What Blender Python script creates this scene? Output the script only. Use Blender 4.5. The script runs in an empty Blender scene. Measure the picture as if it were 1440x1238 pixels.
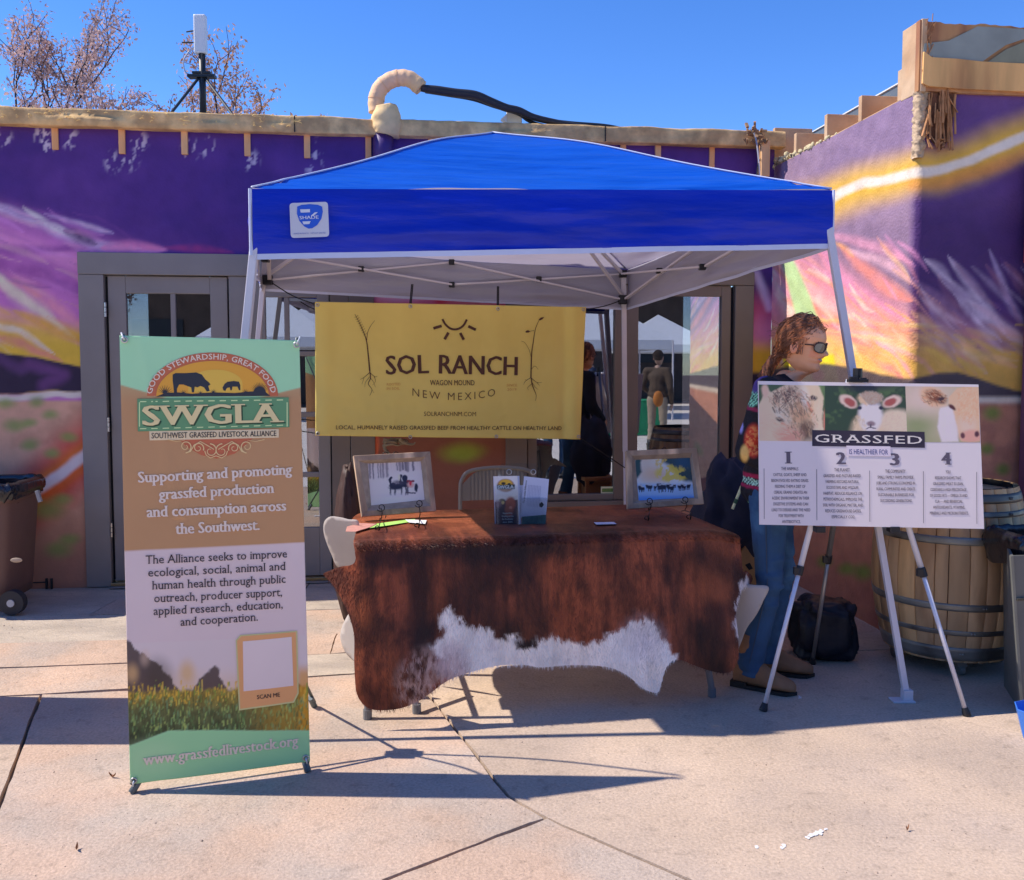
import bpy, bmesh, math, random
import numpy as np
from mathutils import Vector, Matrix, noise as mnoise
from mathutils.geometry import delaunay_2d_cdt
random.seed(7); rng = np.random.default_rng(11)
SC = bpy.context.scene
COL = SC.collection
# ---------------------------------------------------------------- camera
FPX, PPY, PITCH, EYE = 1300.0, 597.0, math.radians(3.6), 1.45
cd = bpy.data.cameras.new('camera'); cam = bpy.data.objects.new('camera', cd); COL.objects.link(cam)
cam.location = (0, 0, EYE); cam.rotation_euler = (math.radians(90) - PITCH, 0, 0)
cd.sensor_width = 36; cd.lens = FPX / 1440 * 36; cd.shift_y = (PPY - 619) / 1440
cd.clip_start = .05; cd.clip_end = 500
SC.camera = cam
# ---------------------------------------------------------------- sky and sun
SUNV = Vector((.87, -.045, -1.0))                      # the way the light travels
wd = bpy.data.worlds.new('World'); SC.world = wd; wd.use_nodes = True
nt = wd.node_tree; nt.nodes.clear()
sky = nt.nodes.new('ShaderNodeTexSky'); sky.sky_type = 'NISHITA'; sky.sun_disc = False
sky.sun_elevation = math.atan2(1, math.hypot(SUNV.x, SUNV.y)); sky.sun_rotation = math.atan2(-SUNV.x, -SUNV.y)
sky.altitude = 2000; sky.air_density = 1.0; sky.dust_density = .15; sky.ozone_density = 3.0
hsv = nt.nodes.new('ShaderNodeHueSaturation'); hsv.inputs['Saturation'].default_value = 1.28; hsv.inputs['Hue'].default_value = .513; hsv.inputs['Value'].default_value = .95
bg = nt.nodes.new('ShaderNodeBackground'); bg.inputs['Strength'].default_value = .15
ow = nt.nodes.new('ShaderNodeOutputWorld')
nt.links.new(sky.outputs[0], hsv.inputs['Color']); nt.links.new(hsv.outputs[0], bg.inputs[0]); nt.links.new(bg.outputs[0], ow.inputs[0])
sl = bpy.data.lights.new('sun', 'SUN'); sun = bpy.data.objects.new('sun', sl); COL.objects.link(sun)
sl.energy = 3.4; sl.angle = math.radians(.53); sl.color = (1, .93, .84)
sun.rotation_euler = SUNV.to_track_quat('-Z', 'Y').to_euler(); sun.location = (-6, 0, 8)
vs = SC.view_settings; vs.view_transform = 'Standard'; vs.look = 'None'; vs.gamma = 1; vs.use_curve_mapping = False
vs.exposure = .8
SC.cycles.max_bounces = 8
# ---------------------------------------------------------------- camera maths: a photo pixel as a ray
FW = np.array([0, math.cos(PITCH), -math.sin(PITCH)]); UPV = np.array([0, math.sin(PITCH), math.cos(PITCH)]); CAM = np.array([0, 0, EYE])
def ray(x, y): return np.array([1., 0, 0]) * (x - 720) / FPX + UPV * (PPY - y) / FPX + FW
def G(x, y, z=0.): r = ray(x, y); return CAM + r * (z - EYE) / r[2]          # point on the ground
def AY(x, y, Y): r = ray(x, y); return CAM + r * Y / r[1]                     # point at a given distance
def ONP(x, y, p0, n): r = ray(x, y); p0 = np.asarray(p0, float); return CAM + r * ((p0 - CAM) @ n) / (r @ n)
def proj(P):
    P = np.atleast_2d(np.asarray(P, float)); q = P - CAM; d = np.maximum(q @ FW, .05)
    return np.stack([720 + FPX * q[:, 0] / d, PPY - FPX * (q @ UPV) / d], 1)
class Frame:                                            # an upright or tilted plane with its own axes
    def __init__(s, o, u, v=None):
        s.o = np.asarray(o, float); s.u = np.asarray(u, float); s.u /= np.linalg.norm(s.u)
        v = np.array([0, 0, 1.]) if v is None else np.asarray(v, float)
        v = v - s.u * (v @ s.u); s.v = v / np.linalg.norm(v); s.n = np.cross(s.u, s.v)   # n points out of the face
    def P(s, a, b, c=0.): return s.o + s.u * a + s.v * b + s.n * c
    def px(s, x, y, c=0.): q = ONP(x, y, s.o + s.n * c, s.n) - s.o; return q @ s.u, q @ s.v
# ---------------------------------------------------------------- colour
def lin(c):
    c = np.asarray(c, float) / 255; return np.where(c <= .04045, c / 12.92, ((c + .055) / 1.055) ** 2.4)
KS = np.array([.37, .40, .58]); KL = np.array([1.25, 1.15, 1.1])
def fitc(a):
    a = np.asarray(a, float); m = a.max(); a = a * min(1, .88 / m) if m > 0 else a; return tuple(np.clip(a, .004, .88))
def sh(*c): return fitc(lin(c) / KS)       # paint colour of a thing photographed in shade
def li(*c): return fitc(lin(c) / KL)       # paint colour of a thing photographed in sun
MATS = {}
def pm(name, col, rough=.6, metal=0., var=.12, vscale=5., bump=0., bscale=60., stretch=(1, 1, 1), spec=.4, sheen=0., coat=0.,
       attr=False, col2=None, mixs=3., mixc=(.45, .6), back=None, spots=None, transl=0., bdist=.004):
    if name in MATS: return MATS[name]
    m = bpy.data.materials.new(name); m.use_nodes = True; N = m.node_tree.nodes; L = m.node_tree.links
    b = N['Principled BSDF']; out = N['Material Output']
    b.inputs['Roughness'].default_value = rough; b.inputs['Metallic'].default_value = metal
    b.inputs['Specular IOR Level'].default_value = spec
    if sheen: b.inputs['Sheen Weight'].default_value = sheen
    if coat: b.inputs['Coat Weight'].default_value = coat; b.inputs['Coat Roughness'].default_value = .08
    tc = N.new('ShaderNodeTexCoord'); mp = N.new('ShaderNodeMapping'); mp.inputs['Scale'].default_value = stretch
    L.new(tc.outputs['Object'], mp.inputs[0])
    def nz(scale, detail=5):
        n = N.new('ShaderNodeTexNoise'); n.inputs['Scale'].default_value = scale; n.inputs['Detail'].default_value = detail
        L.new(mp.outputs[0], n.inputs['Vector']); return n
    if attr:
        a = N.new('ShaderNodeAttribute'); a.attribute_name = 'Col'; c = a.outputs['Color']
    else:
        r = N.new('ShaderNodeRGB'); r.outputs[0].default_value = (*col[:3], 1); c = r.outputs[0]
    def ramp(src, lo, hi):
        q = N.new('ShaderNodeMapRange'); q.inputs[1].default_value = lo; q.inputs[2].default_value = hi; L.new(src, q.inputs[0]); return q.outputs[0]
    def mix(f, x, y):
        q = N.new('ShaderNodeMix'); q.data_type = 'RGBA'
        if isinstance(f, float): q.inputs[0].default_value = f
        else: L.new(f, q.inputs[0])
        for k, z in ((6, x), (7, y)):
            if isinstance(z, tuple): q.inputs[k].default_value = (*z[:3], 1)
            else: L.new(z, q.inputs[k])
        return q.outputs[2]
    if col2 is not None: c = mix(ramp(nz(mixs).outputs[0], *mixc), c, tuple(col2))
    if spots is not None: c = mix(ramp(nz(spots[0], 3).outputs[0], spots[1], spots[1] + .04), c, tuple(spots[2]))
    if var:
        q = N.new('ShaderNodeMapRange'); q.inputs[1].default_value = .25; q.inputs[2].default_value = .75
        q.inputs[3].default_value = 1 - var; q.inputs[4].default_value = 1 + var; L.new(nz(vscale, 8).outputs[0], q.inputs[0])
        w = N.new('ShaderNodeVectorMath'); w.operation = 'SCALE'; L.new(c, w.inputs[0]); L.new(q.outputs[0], w.inputs['Scale']); c = w.outputs[0]
        rr = N.new('ShaderNodeMapRange'); rr.inputs[3].default_value = max(.02, rough - .1); rr.inputs[4].default_value = min(1, rough + .1)
        L.new(nz(vscale * 3).outputs[0], rr.inputs[0]); L.new(rr.outputs[0], b.inputs['Roughness'])
    if back is not None:
        g = N.new('ShaderNodeNewGeometry'); c = mix(g.outputs['Backfacing'], c, tuple(back))
    L.new(c, b.inputs['Base Color'])
    if bump:
        bp = N.new('ShaderNodeBump'); bp.inputs['Strength'].default_value = min(1, bump); bp.inputs['Distance'].default_value = bdist
        L.new(nz(bscale, 6).outputs[0], bp.inputs['Height']); L.new(bp.outputs[0], b.inputs['Normal'])
    if transl:
        t = N.new('ShaderNodeBsdfTranslucent'); L.new(c, t.inputs[0]); ms = N.new('ShaderNodeMixShader'); ms.inputs[0].default_value = transl
        L.new(b.outputs[0], ms.inputs[1]); L.new(t.outputs[0], ms.inputs[2]); L.new(ms.outputs[0], out.inputs[0])
    MATS[name] = m; return m
def glass_mat(name, tint, refl, rough=0.):
    if name in MATS: return MATS[name]
    m = bpy.data.materials.new(name); m.use_nodes = True; N = m.node_tree.nodes; L = m.node_tree.links; N.remove(N['Principled BSDF'])
    t = N.new('ShaderNodeBsdfTransparent'); t.inputs[0].default_value = (*tint, 1)
    g = N.new('ShaderNodeBsdfGlossy'); g.inputs['Roughness'].default_value = rough; g.inputs[0].default_value = (.92, .95, 1, 1)
    lw = N.new('ShaderNodeLayerWeight'); lw.inputs[0].default_value = .35
    q = N.new('ShaderNodeMapRange'); q.inputs[3].default_value = refl; q.inputs[4].default_value = 1; L.new(lw.outputs['Fresnel'], q.inputs[0])
    ms = N.new('ShaderNodeMixShader'); L.new(q.outputs[0], ms.inputs[0]); L.new(t.outputs[0], ms.inputs[1]); L.new(g.outputs[0], ms.inputs[2])
    L.new(ms.outputs[0], N['Material Output'].inputs[0]); MATS[name] = m; return m
# ---------------------------------------------------------------- mesh helpers
WL = {}
def props(o, label=None, cat=None, group=None, kind=None):
    if label: o['label'] = label
    if cat: o['category'] = cat
    if group: o['group'] = group
    if kind: o['kind'] = kind
    return o
def thing(name, label, cat, loc, group=None):
    o = bpy.data.objects.new(name, None); COL.objects.link(o); o.location = loc; o.empty_display_size = .1
    WL[o.name] = np.asarray(loc, float); return props(o, label, cat, group)
def obj(name, verts, faces, mat, parent=None, smooth=False, bevel=0., col=None, origin=None, kind=None, label=None, solid=0.):
    V = np.asarray(verts, float).reshape(-1, 3)
    if parent is not None: o0 = WL[parent.name]
    elif origin is not None: o0 = np.asarray(origin, float)
    else: o0 = np.array([(V[:, 0].min() + V[:, 0].max()) / 2, (V[:, 1].min() + V[:, 1].max()) / 2, V[:, 2].min()])
    me = bpy.data.meshes.new(name); me.from_pydata((V - o0).tolist(), [], [tuple(int(i) for i in f) for f in faces]); me.update()
    if smooth: me.polygons.foreach_set('use_smooth', [True] * len(me.polygons))
    if col is not None:
        a = me.color_attributes.new('Col', 'FLOAT_COLOR', 'POINT'); c = np.ones((len(V), 4)); c[:, :3] = col; a.data.foreach_set('color', c.ravel())
    if mat is not None: me.materials.append(mat)
    o = bpy.data.objects.new(name, me); COL.objects.link(o)
    if parent is not None: o.parent = parent
    else: o.location = o0
    WL[o.name] = o0
    if bevel:
        bm = o.modifiers.new('bevel', 'BEVEL'); bm.width = bevel; bm.segments = 2; bm.limit_method = 'ANGLE'
    if solid:
        sm = o.modifiers.new('solid', 'SOLIDIFY'); sm.thickness = solid; sm.offset = -1
    return props(o, label=label, kind=kind)
class MB:
    def __init__(s): s.v = []; s.f = []; s.n = 0
    def add(s, v, f):
        v = np.asarray(v, float).reshape(-1, 3); s.v.append(v); s.f += [tuple(i + s.n for i in q) for q in f]; s.n += len(v); return s
    def box(s, c, size, R=None):                       # R: rows are the three axes
        h = np.array(size) / 2; R = np.eye(3) if R is None else np.asarray(R)
        p = [np.asarray(c, float) + (np.array([a * h[0], b * h[1], d * h[2]]) @ R) for a in (-1, 1) for b in (-1, 1) for d in (-1, 1)]
        return s.add(p, [(0, 1, 3, 2), (4, 6, 7, 5), (0, 4, 5, 1), (2, 3, 7, 6), (0, 2, 6, 4), (1, 5, 7, 3)])
    def fbox(s, F, a0, a1, b0, b1, c0, c1):            # box in a Frame's coordinates
        p = [F.P(a, b, c) for a in (a0, a1) for b in (b0, b1) for c in (c0, c1)]
        return s.add(p, [(0, 1, 3, 2), (4, 6, 7, 5), (0, 4, 5, 1), (2, 3, 7, 6), (0, 2, 6, 4), (1, 5, 7, 3)])
    def beam(s, p, q, w, h, up=(0, 0, 1)):             # square bar from p to q
        p = np.asarray(p, float); q = np.asarray(q, float); d = q - p; L = np.linalg.norm(d); d /= L
        x = np.cross(d, up); x = x / np.linalg.norm(x) if np.linalg.norm(x) > 1e-6 else np.array([1., 0, 0]); y = np.cross(x, d)
        return s.box((p + q) / 2, (L, w, h), [d, x, y])
    def tube(s, pts, r, n=8, cap=True, flat=None):
        P = np.asarray(pts, float); m = len(P); r = np.full(m, r, float) if np.isscalar(r) else np.asarray(r, float)
        T = np.gradient(P, axis=0); T /= np.linalg.norm(T, axis=1)[:, None] + 1e-12
        u = np.cross(T[0], (0, 0, 1.)); u = u if np.linalg.norm(u) > 1e-3 else np.array([1., 0, 0]); V = []
        for i in range(m):
            u = u - T[i] * (u @ T[i]); u /= np.linalg.norm(u); w = np.cross(T[i], u)
            ry = r[i] * (flat if flat else 1)
            for k in range(n):
                a = 2 * math.pi * k / n; V.append(P[i] + u * math.cos(a) * r[i] + w * math.sin(a) * ry)
        F = [(i * n + k, i * n + (k + 1) % n, (i + 1) * n + (k + 1) % n, (i + 1) * n + k) for i in range(m - 1) for k in range(n)]
        if cap: F += [tuple(range(n))[::-1], tuple(range((m - 1) * n, m * n))]
        return s.add(V, F)
    def lathe(s, prof, c=(0, 0, 0), n=32, closed=False):
        V = [(c[0] + r * math.cos(2 * math.pi * k / n), c[1] + r * math.sin(2 * math.pi * k / n), c[2] + z) for r, z in prof for k in range(n)]
        m = len(prof); F = [(i * n + k, i * n + (k + 1) % n, (i + 1) * n + (k + 1) % n, (i + 1) * n + k) for i in range(m - 1) for k in range(n)]
        if closed: F += [tuple(range(n))[::-1], tuple(range((m - 1) * n, m * n))]
        return s.add(V, F)
    def grid(s, A, close_u=False):                     # A: (nu, nv, 3)
        A = np.asarray(A, float); nu, nv = A.shape[:2]
        F = [(i * nv + j, ((i + 1) % nu) * nv + j, ((i + 1) % nu) * nv + j + 1, i * nv + j + 1) for i in range(nu if close_u else nu - 1) for j in range(nv - 1)]
        return s.add(A.reshape(-1, 3), F)
    def prism(s, poly, vec):
        P = np.asarray(poly, float); n = len(P); vec = np.asarray(vec, float)
        return s.add(np.vstack([P, P + vec]), [tuple(range(n))[::-1], tuple(range(n, 2 * n))] + [(i, (i + 1) % n, n + (i + 1) % n, n + i) for i in range(n)])
    def ball(s, c, r, n=12):
        r = np.array([r] * 3) if np.isscalar(r) else np.asarray(r); m = n // 2
        V = [np.asarray(c) + r * np.array([math.sin(math.pi * (i + .001) / m) * math.cos(2 * math.pi * k / n), math.sin(math.pi * (i + .001) / m) * math.sin(2 * math.pi * k / n), math.cos(math.pi * i / m)]) for i in range(m + 1) for k in range(n)]
        return s.add(V, [(i * n + k, (i + 1) * n + k, (i + 1) * n + (k + 1) % n, i * n + (k + 1) % n) for i in range(m) for k in range(n)])
    def V(s): return np.vstack(s.v)
    def build(s, name, mat, parent=None, **k): return obj(name, s.V(), s.f, mat, parent, **k)
def catmull(pts, n=8, closed=False):
    P = np.asarray(pts, float); m = len(P); out = []
    for i in range(m if closed else m - 1):
        p0, p1, p2, p3 = (P[(i - 1) % m] if closed or i > 0 else P[0]), P[i], P[(i + 1) % m], (P[(i + 2) % m] if closed or i + 2 < m else P[m - 1])
        for k in range(n):
            t = k / n; out.append(.5 * ((2 * p1) + (-p0 + p2) * t + (2 * p0 - 5 * p1 + 4 * p2 - p3) * t * t + (-p0 + 3 * p1 - 3 * p2 + p3) * t ** 3))
    if not closed: out.append(P[-1])
    return np.array(out)
def inpoly(P, poly):
    x, y = P[:, 0], P[:, 1]; r = np.zeros(len(P), bool); n = len(poly)
    for i in range(n):
        x1, y1 = poly[i]; x2, y2 = poly[(i + 1) % n]
        c = ((y1 > y) != (y2 > y)) & (x < (x2 - x1) * (y - y1) / ((y2 - y1) + 1e-12) + x1); r ^= c
    return r
def cdt_fill(poly, step):
    poly = np.asarray(poly, float); mn, mx = poly.min(0), poly.max(0)
    gx, gy = np.meshgrid(np.arange(mn[0] + step / 2, mx[0], step), np.arange(mn[1] + step / 2, mx[1], step))
    P = np.stack([gx.ravel(), gy.ravel()], 1) + rng.uniform(-.2, .2, (gx.size, 2)) * step; P = P[inpoly(P, poly)]
    if len(P): P = P[sdist(P, poly, True) > step * .35]
    n = len(poly); vv = [Vector(p) for p in np.vstack([poly, P])]
    r = delaunay_2d_cdt(vv, [(i, (i + 1) % n) for i in range(n)], [], 0, 1e-5)
    V = np.array([tuple(v) for v in r[0]]); F = [f for f in r[2]]
    cen = np.array([V[list(f)].mean(0) for f in F]); k = inpoly(cen, poly); F = [f for f, q in zip(F, k) if q]
    a = V[F[0][1]] - V[F[0][0]]; b = V[F[0][2]] - V[F[0][0]]
    if a[0] * b[1] - a[1] * b[0] < 0: F = [tuple(f)[::-1] for f in F]
    return V, F
def sdist(P, poly, closed=False):
    d = np.full(len(P), 1e9); n = len(poly)
    for i in range(n if closed else n - 1):
        a, b = np.asarray(poly[i][:2], float), np.asarray(poly[(i + 1) % n][:2], float); ab = b - a; t = np.clip(((P - a) @ ab) / (ab @ ab + 1e-12), 0, 1)
        d = np.minimum(d, np.linalg.norm(P - a - t[:, None] * ab, axis=1))
    return d
# ---------------------------------------------------------------- 2-D value noise and a small painting kit for flat print and the mural
_T = rng.random((256, 256))
def vn(x, y, oct=4, seed=0):
    r = 0; a = .5; tot = 0
    for o in range(oct):
        X = x * 2 ** o + seed * 17.3 + o * 31.7; Y = y * 2 ** o + seed * 9.1 + o * 11.9
        xi = np.floor(X).astype(int); yi = np.floor(Y).astype(int); fx = X - xi; fy = Y - yi; fx = fx * fx * (3 - 2 * fx); fy = fy * fy * (3 - 2 * fy)
        g = lambda i, j: _T[(xi + i) % 256, (yi + j) % 256]
        r = r + a * ((g(0, 0) * (1 - fx) + g(1, 0) * fx) * (1 - fy) + (g(0, 1) * (1 - fx) + g(1, 1) * fx) * fy); tot += a; a *= .5
    return r / tot
def ss(a, b, x): t = np.clip((x - a) / (b - a), 0, 1); return t * t * (3 - 2 * t)
class Paint:
    def __init__(s, P, base, K=sh, warp=0., wscale=.03):
        s.K = K; s.P0 = P; s.P = P.copy()
        if warp: s.P = P + warp * (np.stack([vn(P[:, 0] * wscale, P[:, 1] * wscale, 4, 1), vn(P[:, 0] * wscale, P[:, 1] * wscale, 4, 2)], 1) - .5) * 2
        s.C = np.tile(np.array(K(*base)), (len(P), 1))
    def lay(s, m, col):
        c = np.array(s.K(*col)) if not isinstance(col, np.ndarray) else col
        m = np.clip(m, 0, 1)[:, None]; s.C = s.C * (1 - m) + c * m; return s
    def ell(s, x, y, rx, ry, col, soft=.3, ang=0., a=1.):
        c, q = math.cos(math.radians(ang)), math.sin(math.radians(ang)); dx, dy = s.P[:, 0] - x, s.P[:, 1] - y
        r = np.hypot((dx * c + dy * q) / rx, (-dx * q + dy * c) / ry); return s.lay(a * (1 - ss(1 - soft, 1 + soft, r)), col)
    def poly(s, pts, col, soft=1., a=1.):
        i = inpoly(s.P, pts); d = sdist(s.P, pts, True) * np.where(i, 1, -1); return s.lay(a * ss(-soft, soft, d), col)
    def stroke(s, pts, w, col, soft=.5, a=1., w2=None, tp=False):
        if tp: pts = catmull(np.array(pts, float), 4)
        xs = [q[0] for q in pts]; ys = [q[1] for q in pts]; R = max(w, w2 or 0) * (1 + soft) + 1; k0 = (s.P[:, 0] > min(xs) - R) & (s.P[:, 0] < max(xs) + R) & (s.P[:, 1] > min(ys) - R) & (s.P[:, 1] < max(ys) + R)
        if not k0.any(): return s
        P_, C_ = s.P, s.C; s.P = P_[k0]; s.C = C_[k0]; s._stroke(pts, w, col, soft, a, w2, tp); C_[k0] = s.C; s.P, s.C = P_, C_; return s
    def _stroke(s, pts, w, col, soft, a, w2, tp):
        P = s.P; best = np.full(len(P), 1e9); bt = np.zeros(len(P)); n = len(pts)
        for i in range(n - 1):
            A, B = np.array(pts[i], float), np.array(pts[i + 1], float); ab = B - A; t = np.clip(((P - A) @ ab) / (ab @ ab), 0, 1); d = np.linalg.norm(P - A - t[:, None] * ab, axis=1)
            k = d < best; best = np.where(k, d, best); bt = np.where(k, (i + t) / (n - 1), bt)
        ww = w + ((w if w2 is None else w2) - w) * bt
        if tp: ww = ww * (.12 + .88 * np.sin(math.pi * np.clip(bt, .001, .999)) ** .8); a = a * (.55 + .9 * vn(P[:, 0] * .09, P[:, 1] * .09, 3, 77))
        return s.lay(a * (1 - ss(1 - soft, 1 + soft, best / (ww + 1e-6))), col)
    def rays(s, n, box, ang, L, w, cols, a=.4, sd=6., bend=.1):
        for k in range(n):
            x, y = random.uniform(box[0], box[1]), random.uniform(box[2], box[3]); t = math.radians(random.gauss(ang, sd)); l = random.uniform(.4, 1) * L; d = np.array([math.cos(t), math.sin(t)]); q = np.array([x, y]); nn = np.array([-d[1], d[0]]) * l * random.uniform(-bend, bend)
            s.stroke([q, q + d * l * .5 + nn, q + d * l], random.uniform(.4, 1) * w, random.choice(cols), soft=.9, a=a * random.uniform(.5, 1), tp=True)
        return s
    def vgrad(s, stops, soft_noise=0.):
        y = s.P[:, 1] + soft_noise * (vn(s.P[:, 0] * .02, s.P[:, 1] * .02, 4, 5) - .5) * 2; ys = [q[0] for q in stops]; cs = np.array([s.K(*q[1]) for q in stops])
        s.C = np.stack([np.interp(y, ys, cs[:, k]) for k in range(3)], 1); return s
# ---------------------------------------------------------------- lettering: Blender's own font, with slab feet added where wanted
_fc = bpy.data.curves.new('font', 'FONT'); _fo = bpy.data.objects.new('font', _fc); _fc.resolution_u = 2; _TC = {}
def glyphs(txt, bold=0., serif=0., space=1.):
    k = (txt, bold, serif, space)
    if k in _TC: return _TC[k]
    _fo.to_mesh_clear(); _fc.body = txt; _fc.offset = bold; _fc.space_character = space; me = _fo.to_mesh()
    V = np.array([v.co[:2] for v in me.vertices]); F = [tuple(p.vertices) for p in me.polygons]
    if serif and len(V):
        cnt = {}
        for f in F:
            for i in range(len(f)): e = tuple(sorted((f[i], f[(i + 1) % len(f)]))); cnt[e] = cnt.get(e, 0) + 1
        b = bold; lv = [(0 - b, 1), (.682 + b, -1), (.51 + b, -1), (-.23 - b, 1), (.72 + b, -1), (.449 + b, -1)]; extra = []
        for (i, j), c in cnt.items():
            if c != 1: continue
            p, q = V[i], V[j]
            if abs(p[1] - q[1]) > .004: continue
            w = abs(p[0] - q[0])
            if not (.03 + 2 * b * .5 < w < .16 + 2 * b + .1): continue
            for L, sg in lv:
                if abs(p[1] - L) < .012:
                    x0, x1 = min(p[0], q[0]) - serif, max(p[0], q[0]) + serif; th = .045 + b * .6; extra.append((x0, x1, p[1], p[1] + sg * th)); break
        for x0, x1, y0, y1 in extra:
            n = len(V); V = np.vstack([V, [(x0, y0), (x1, y0), (x1, y1), (x0, y1)]]); F.append((n, n + 1, n + 2, n + 3) if y1 > y0 else (n + 3, n + 2, n + 1, n))
    _TC[k] = (V, F); return V, F
class Letters:
    def __init__(s, fr, off=.0015): s.fr = fr; s.off = off; s.mb = MB(); s.d = 0
    def put(s, V2, F):
        fr = s.fr; P = fr.o + V2[:, :1] * fr.u + V2[:, 1:2] * fr.v + fr.n * s.off; s.mb.add(P, F)
    def line(s, txt, pl, pr, cap, bold=0., serif=0., space=1., arc=0.):
        if bold > .003:
            e = bold * cap * 1.4; o = s.off
            for i, k in enumerate((-1, 0, 1)): s.off = o + i * .00012; s.line(txt, (pl[0] + e * k, pl[1]), (pr[0] + e * k, pr[1]), cap, 0., serif + (bold * .5 if serif else 0), space, arc)
            s.off = o; return s
        """txt between photo points pl and pr (baseline ends); cap = capital height in photo pixels"""
        V, F = glyphs(txt, bold, serif, space)
        if not len(V): return s
        a = np.array(s.fr.px(*pl)); b = np.array(s.fr.px(*pr)); dx = b - a; W = np.linalg.norm(dx); e = dx / W; up = np.array([-e[1], e[0]])
        mid = ((pl[0] + pr[0]) / 2, (pl[1] + pr[1]) / 2); h = s.fr.px(mid[0], mid[1] - cap)[1] - s.fr.px(*mid)[1]
        x0, x1 = V[:, 0].min(), V[:, 0].max(); X = (V[:, 0] - x0) / (x1 - x0) * W; Y = V[:, 1] / .682 * h
        if arc: Y = Y - arc * 4 * (X / W) * (1 - X / W)
        s.put(a + X[:, None] * e + Y[:, None] * up, F); return s
    def poly(s, pts, lift=0.):
        P = np.array([s.fr.px(*p) for p in pts]); V, F = tri2(P)
        fr = s.fr; s.mb.add(fr.o + V[:, :1] * fr.u + V[:, 1:2] * fr.v + fr.n * (s.off + lift), F); return s
    def ribbon(s, pts, w, w2=None):
        P = np.array([s.fr.px(*p) for p in pts]); T = np.gradient(P, axis=0); T /= np.linalg.norm(T, axis=1)[:, None] + 1e-12; N = np.stack([-T[:, 1], T[:, 0]], 1)
        ww = np.linspace(w, w if w2 is None else w2, len(P))[:, None] / 2; n = len(P)
        s.put(np.vstack([P + N * ww, P - N * ww]), [(i + n, i + 1 + n, i + 1, i) for i in range(n - 1)]); return s
    def build(s, name, mat, parent): return s.mb.build(name, mat, parent)
def tri2(P):
    P = np.asarray(P, float); n = len(P); r = delaunay_2d_cdt([Vector(p) for p in P], [(i, (i + 1) % n) for i in range(n)], [], 1, 1e-7)
    V = np.array([tuple(v) for v in r[0]]); F = []
    for f in r[2]:
        f = list(f); a = V[f[1]] - V[f[0]]; b = V[f[2]] - V[f[0]]
        F.append(tuple(f) if a[0] * b[1] - a[1] * b[0] > 0 else tuple(f[::-1]))
    return V, F
def painted_panel(name, fr, px0, px1, py0, py1, step, K, parent, painter, mat, off=.0008, mask=None, quad=None):
    """a flat print painted vertex by vertex; quad: photo corners TL TR BR BL"""
    q = quad or [(px0, py0), (px1, py0), (px1, py1), (px0, py1)]
    w = max(abs(q[1][0] - q[0][0]), abs(q[2][0] - q[3][0])); h = max(abs(q[3][1] - q[0][1]), abs(q[2][1] - q[1][1])); nu = int(w / step) + 2; nv = int(h / step) + 2
    C = [np.array(fr.px(*p)) for p in q]; u = np.linspace(0, 1, nu)[:, None, None]; v = np.linspace(0, 1, nv)[None, :, None]
    A = (C[3] * (1 - u) + C[2] * u) * (1 - v) + (C[0] * (1 - u) + C[1] * u) * v
    P = fr.o + A[..., :1] * fr.u + A[..., 1:] * fr.v + fr.n * off
    Q = [np.array(p, float) for p in q]; PX = ((Q[3] * (1 - u) + Q[2] * u) * (1 - v) + (Q[0] * (1 - u) + Q[1] * u) * v).reshape(-1, 2)
    mb = MB().grid(P); c = painter(PX)
    return mb.build(name, mat, parent, col=c)
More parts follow.
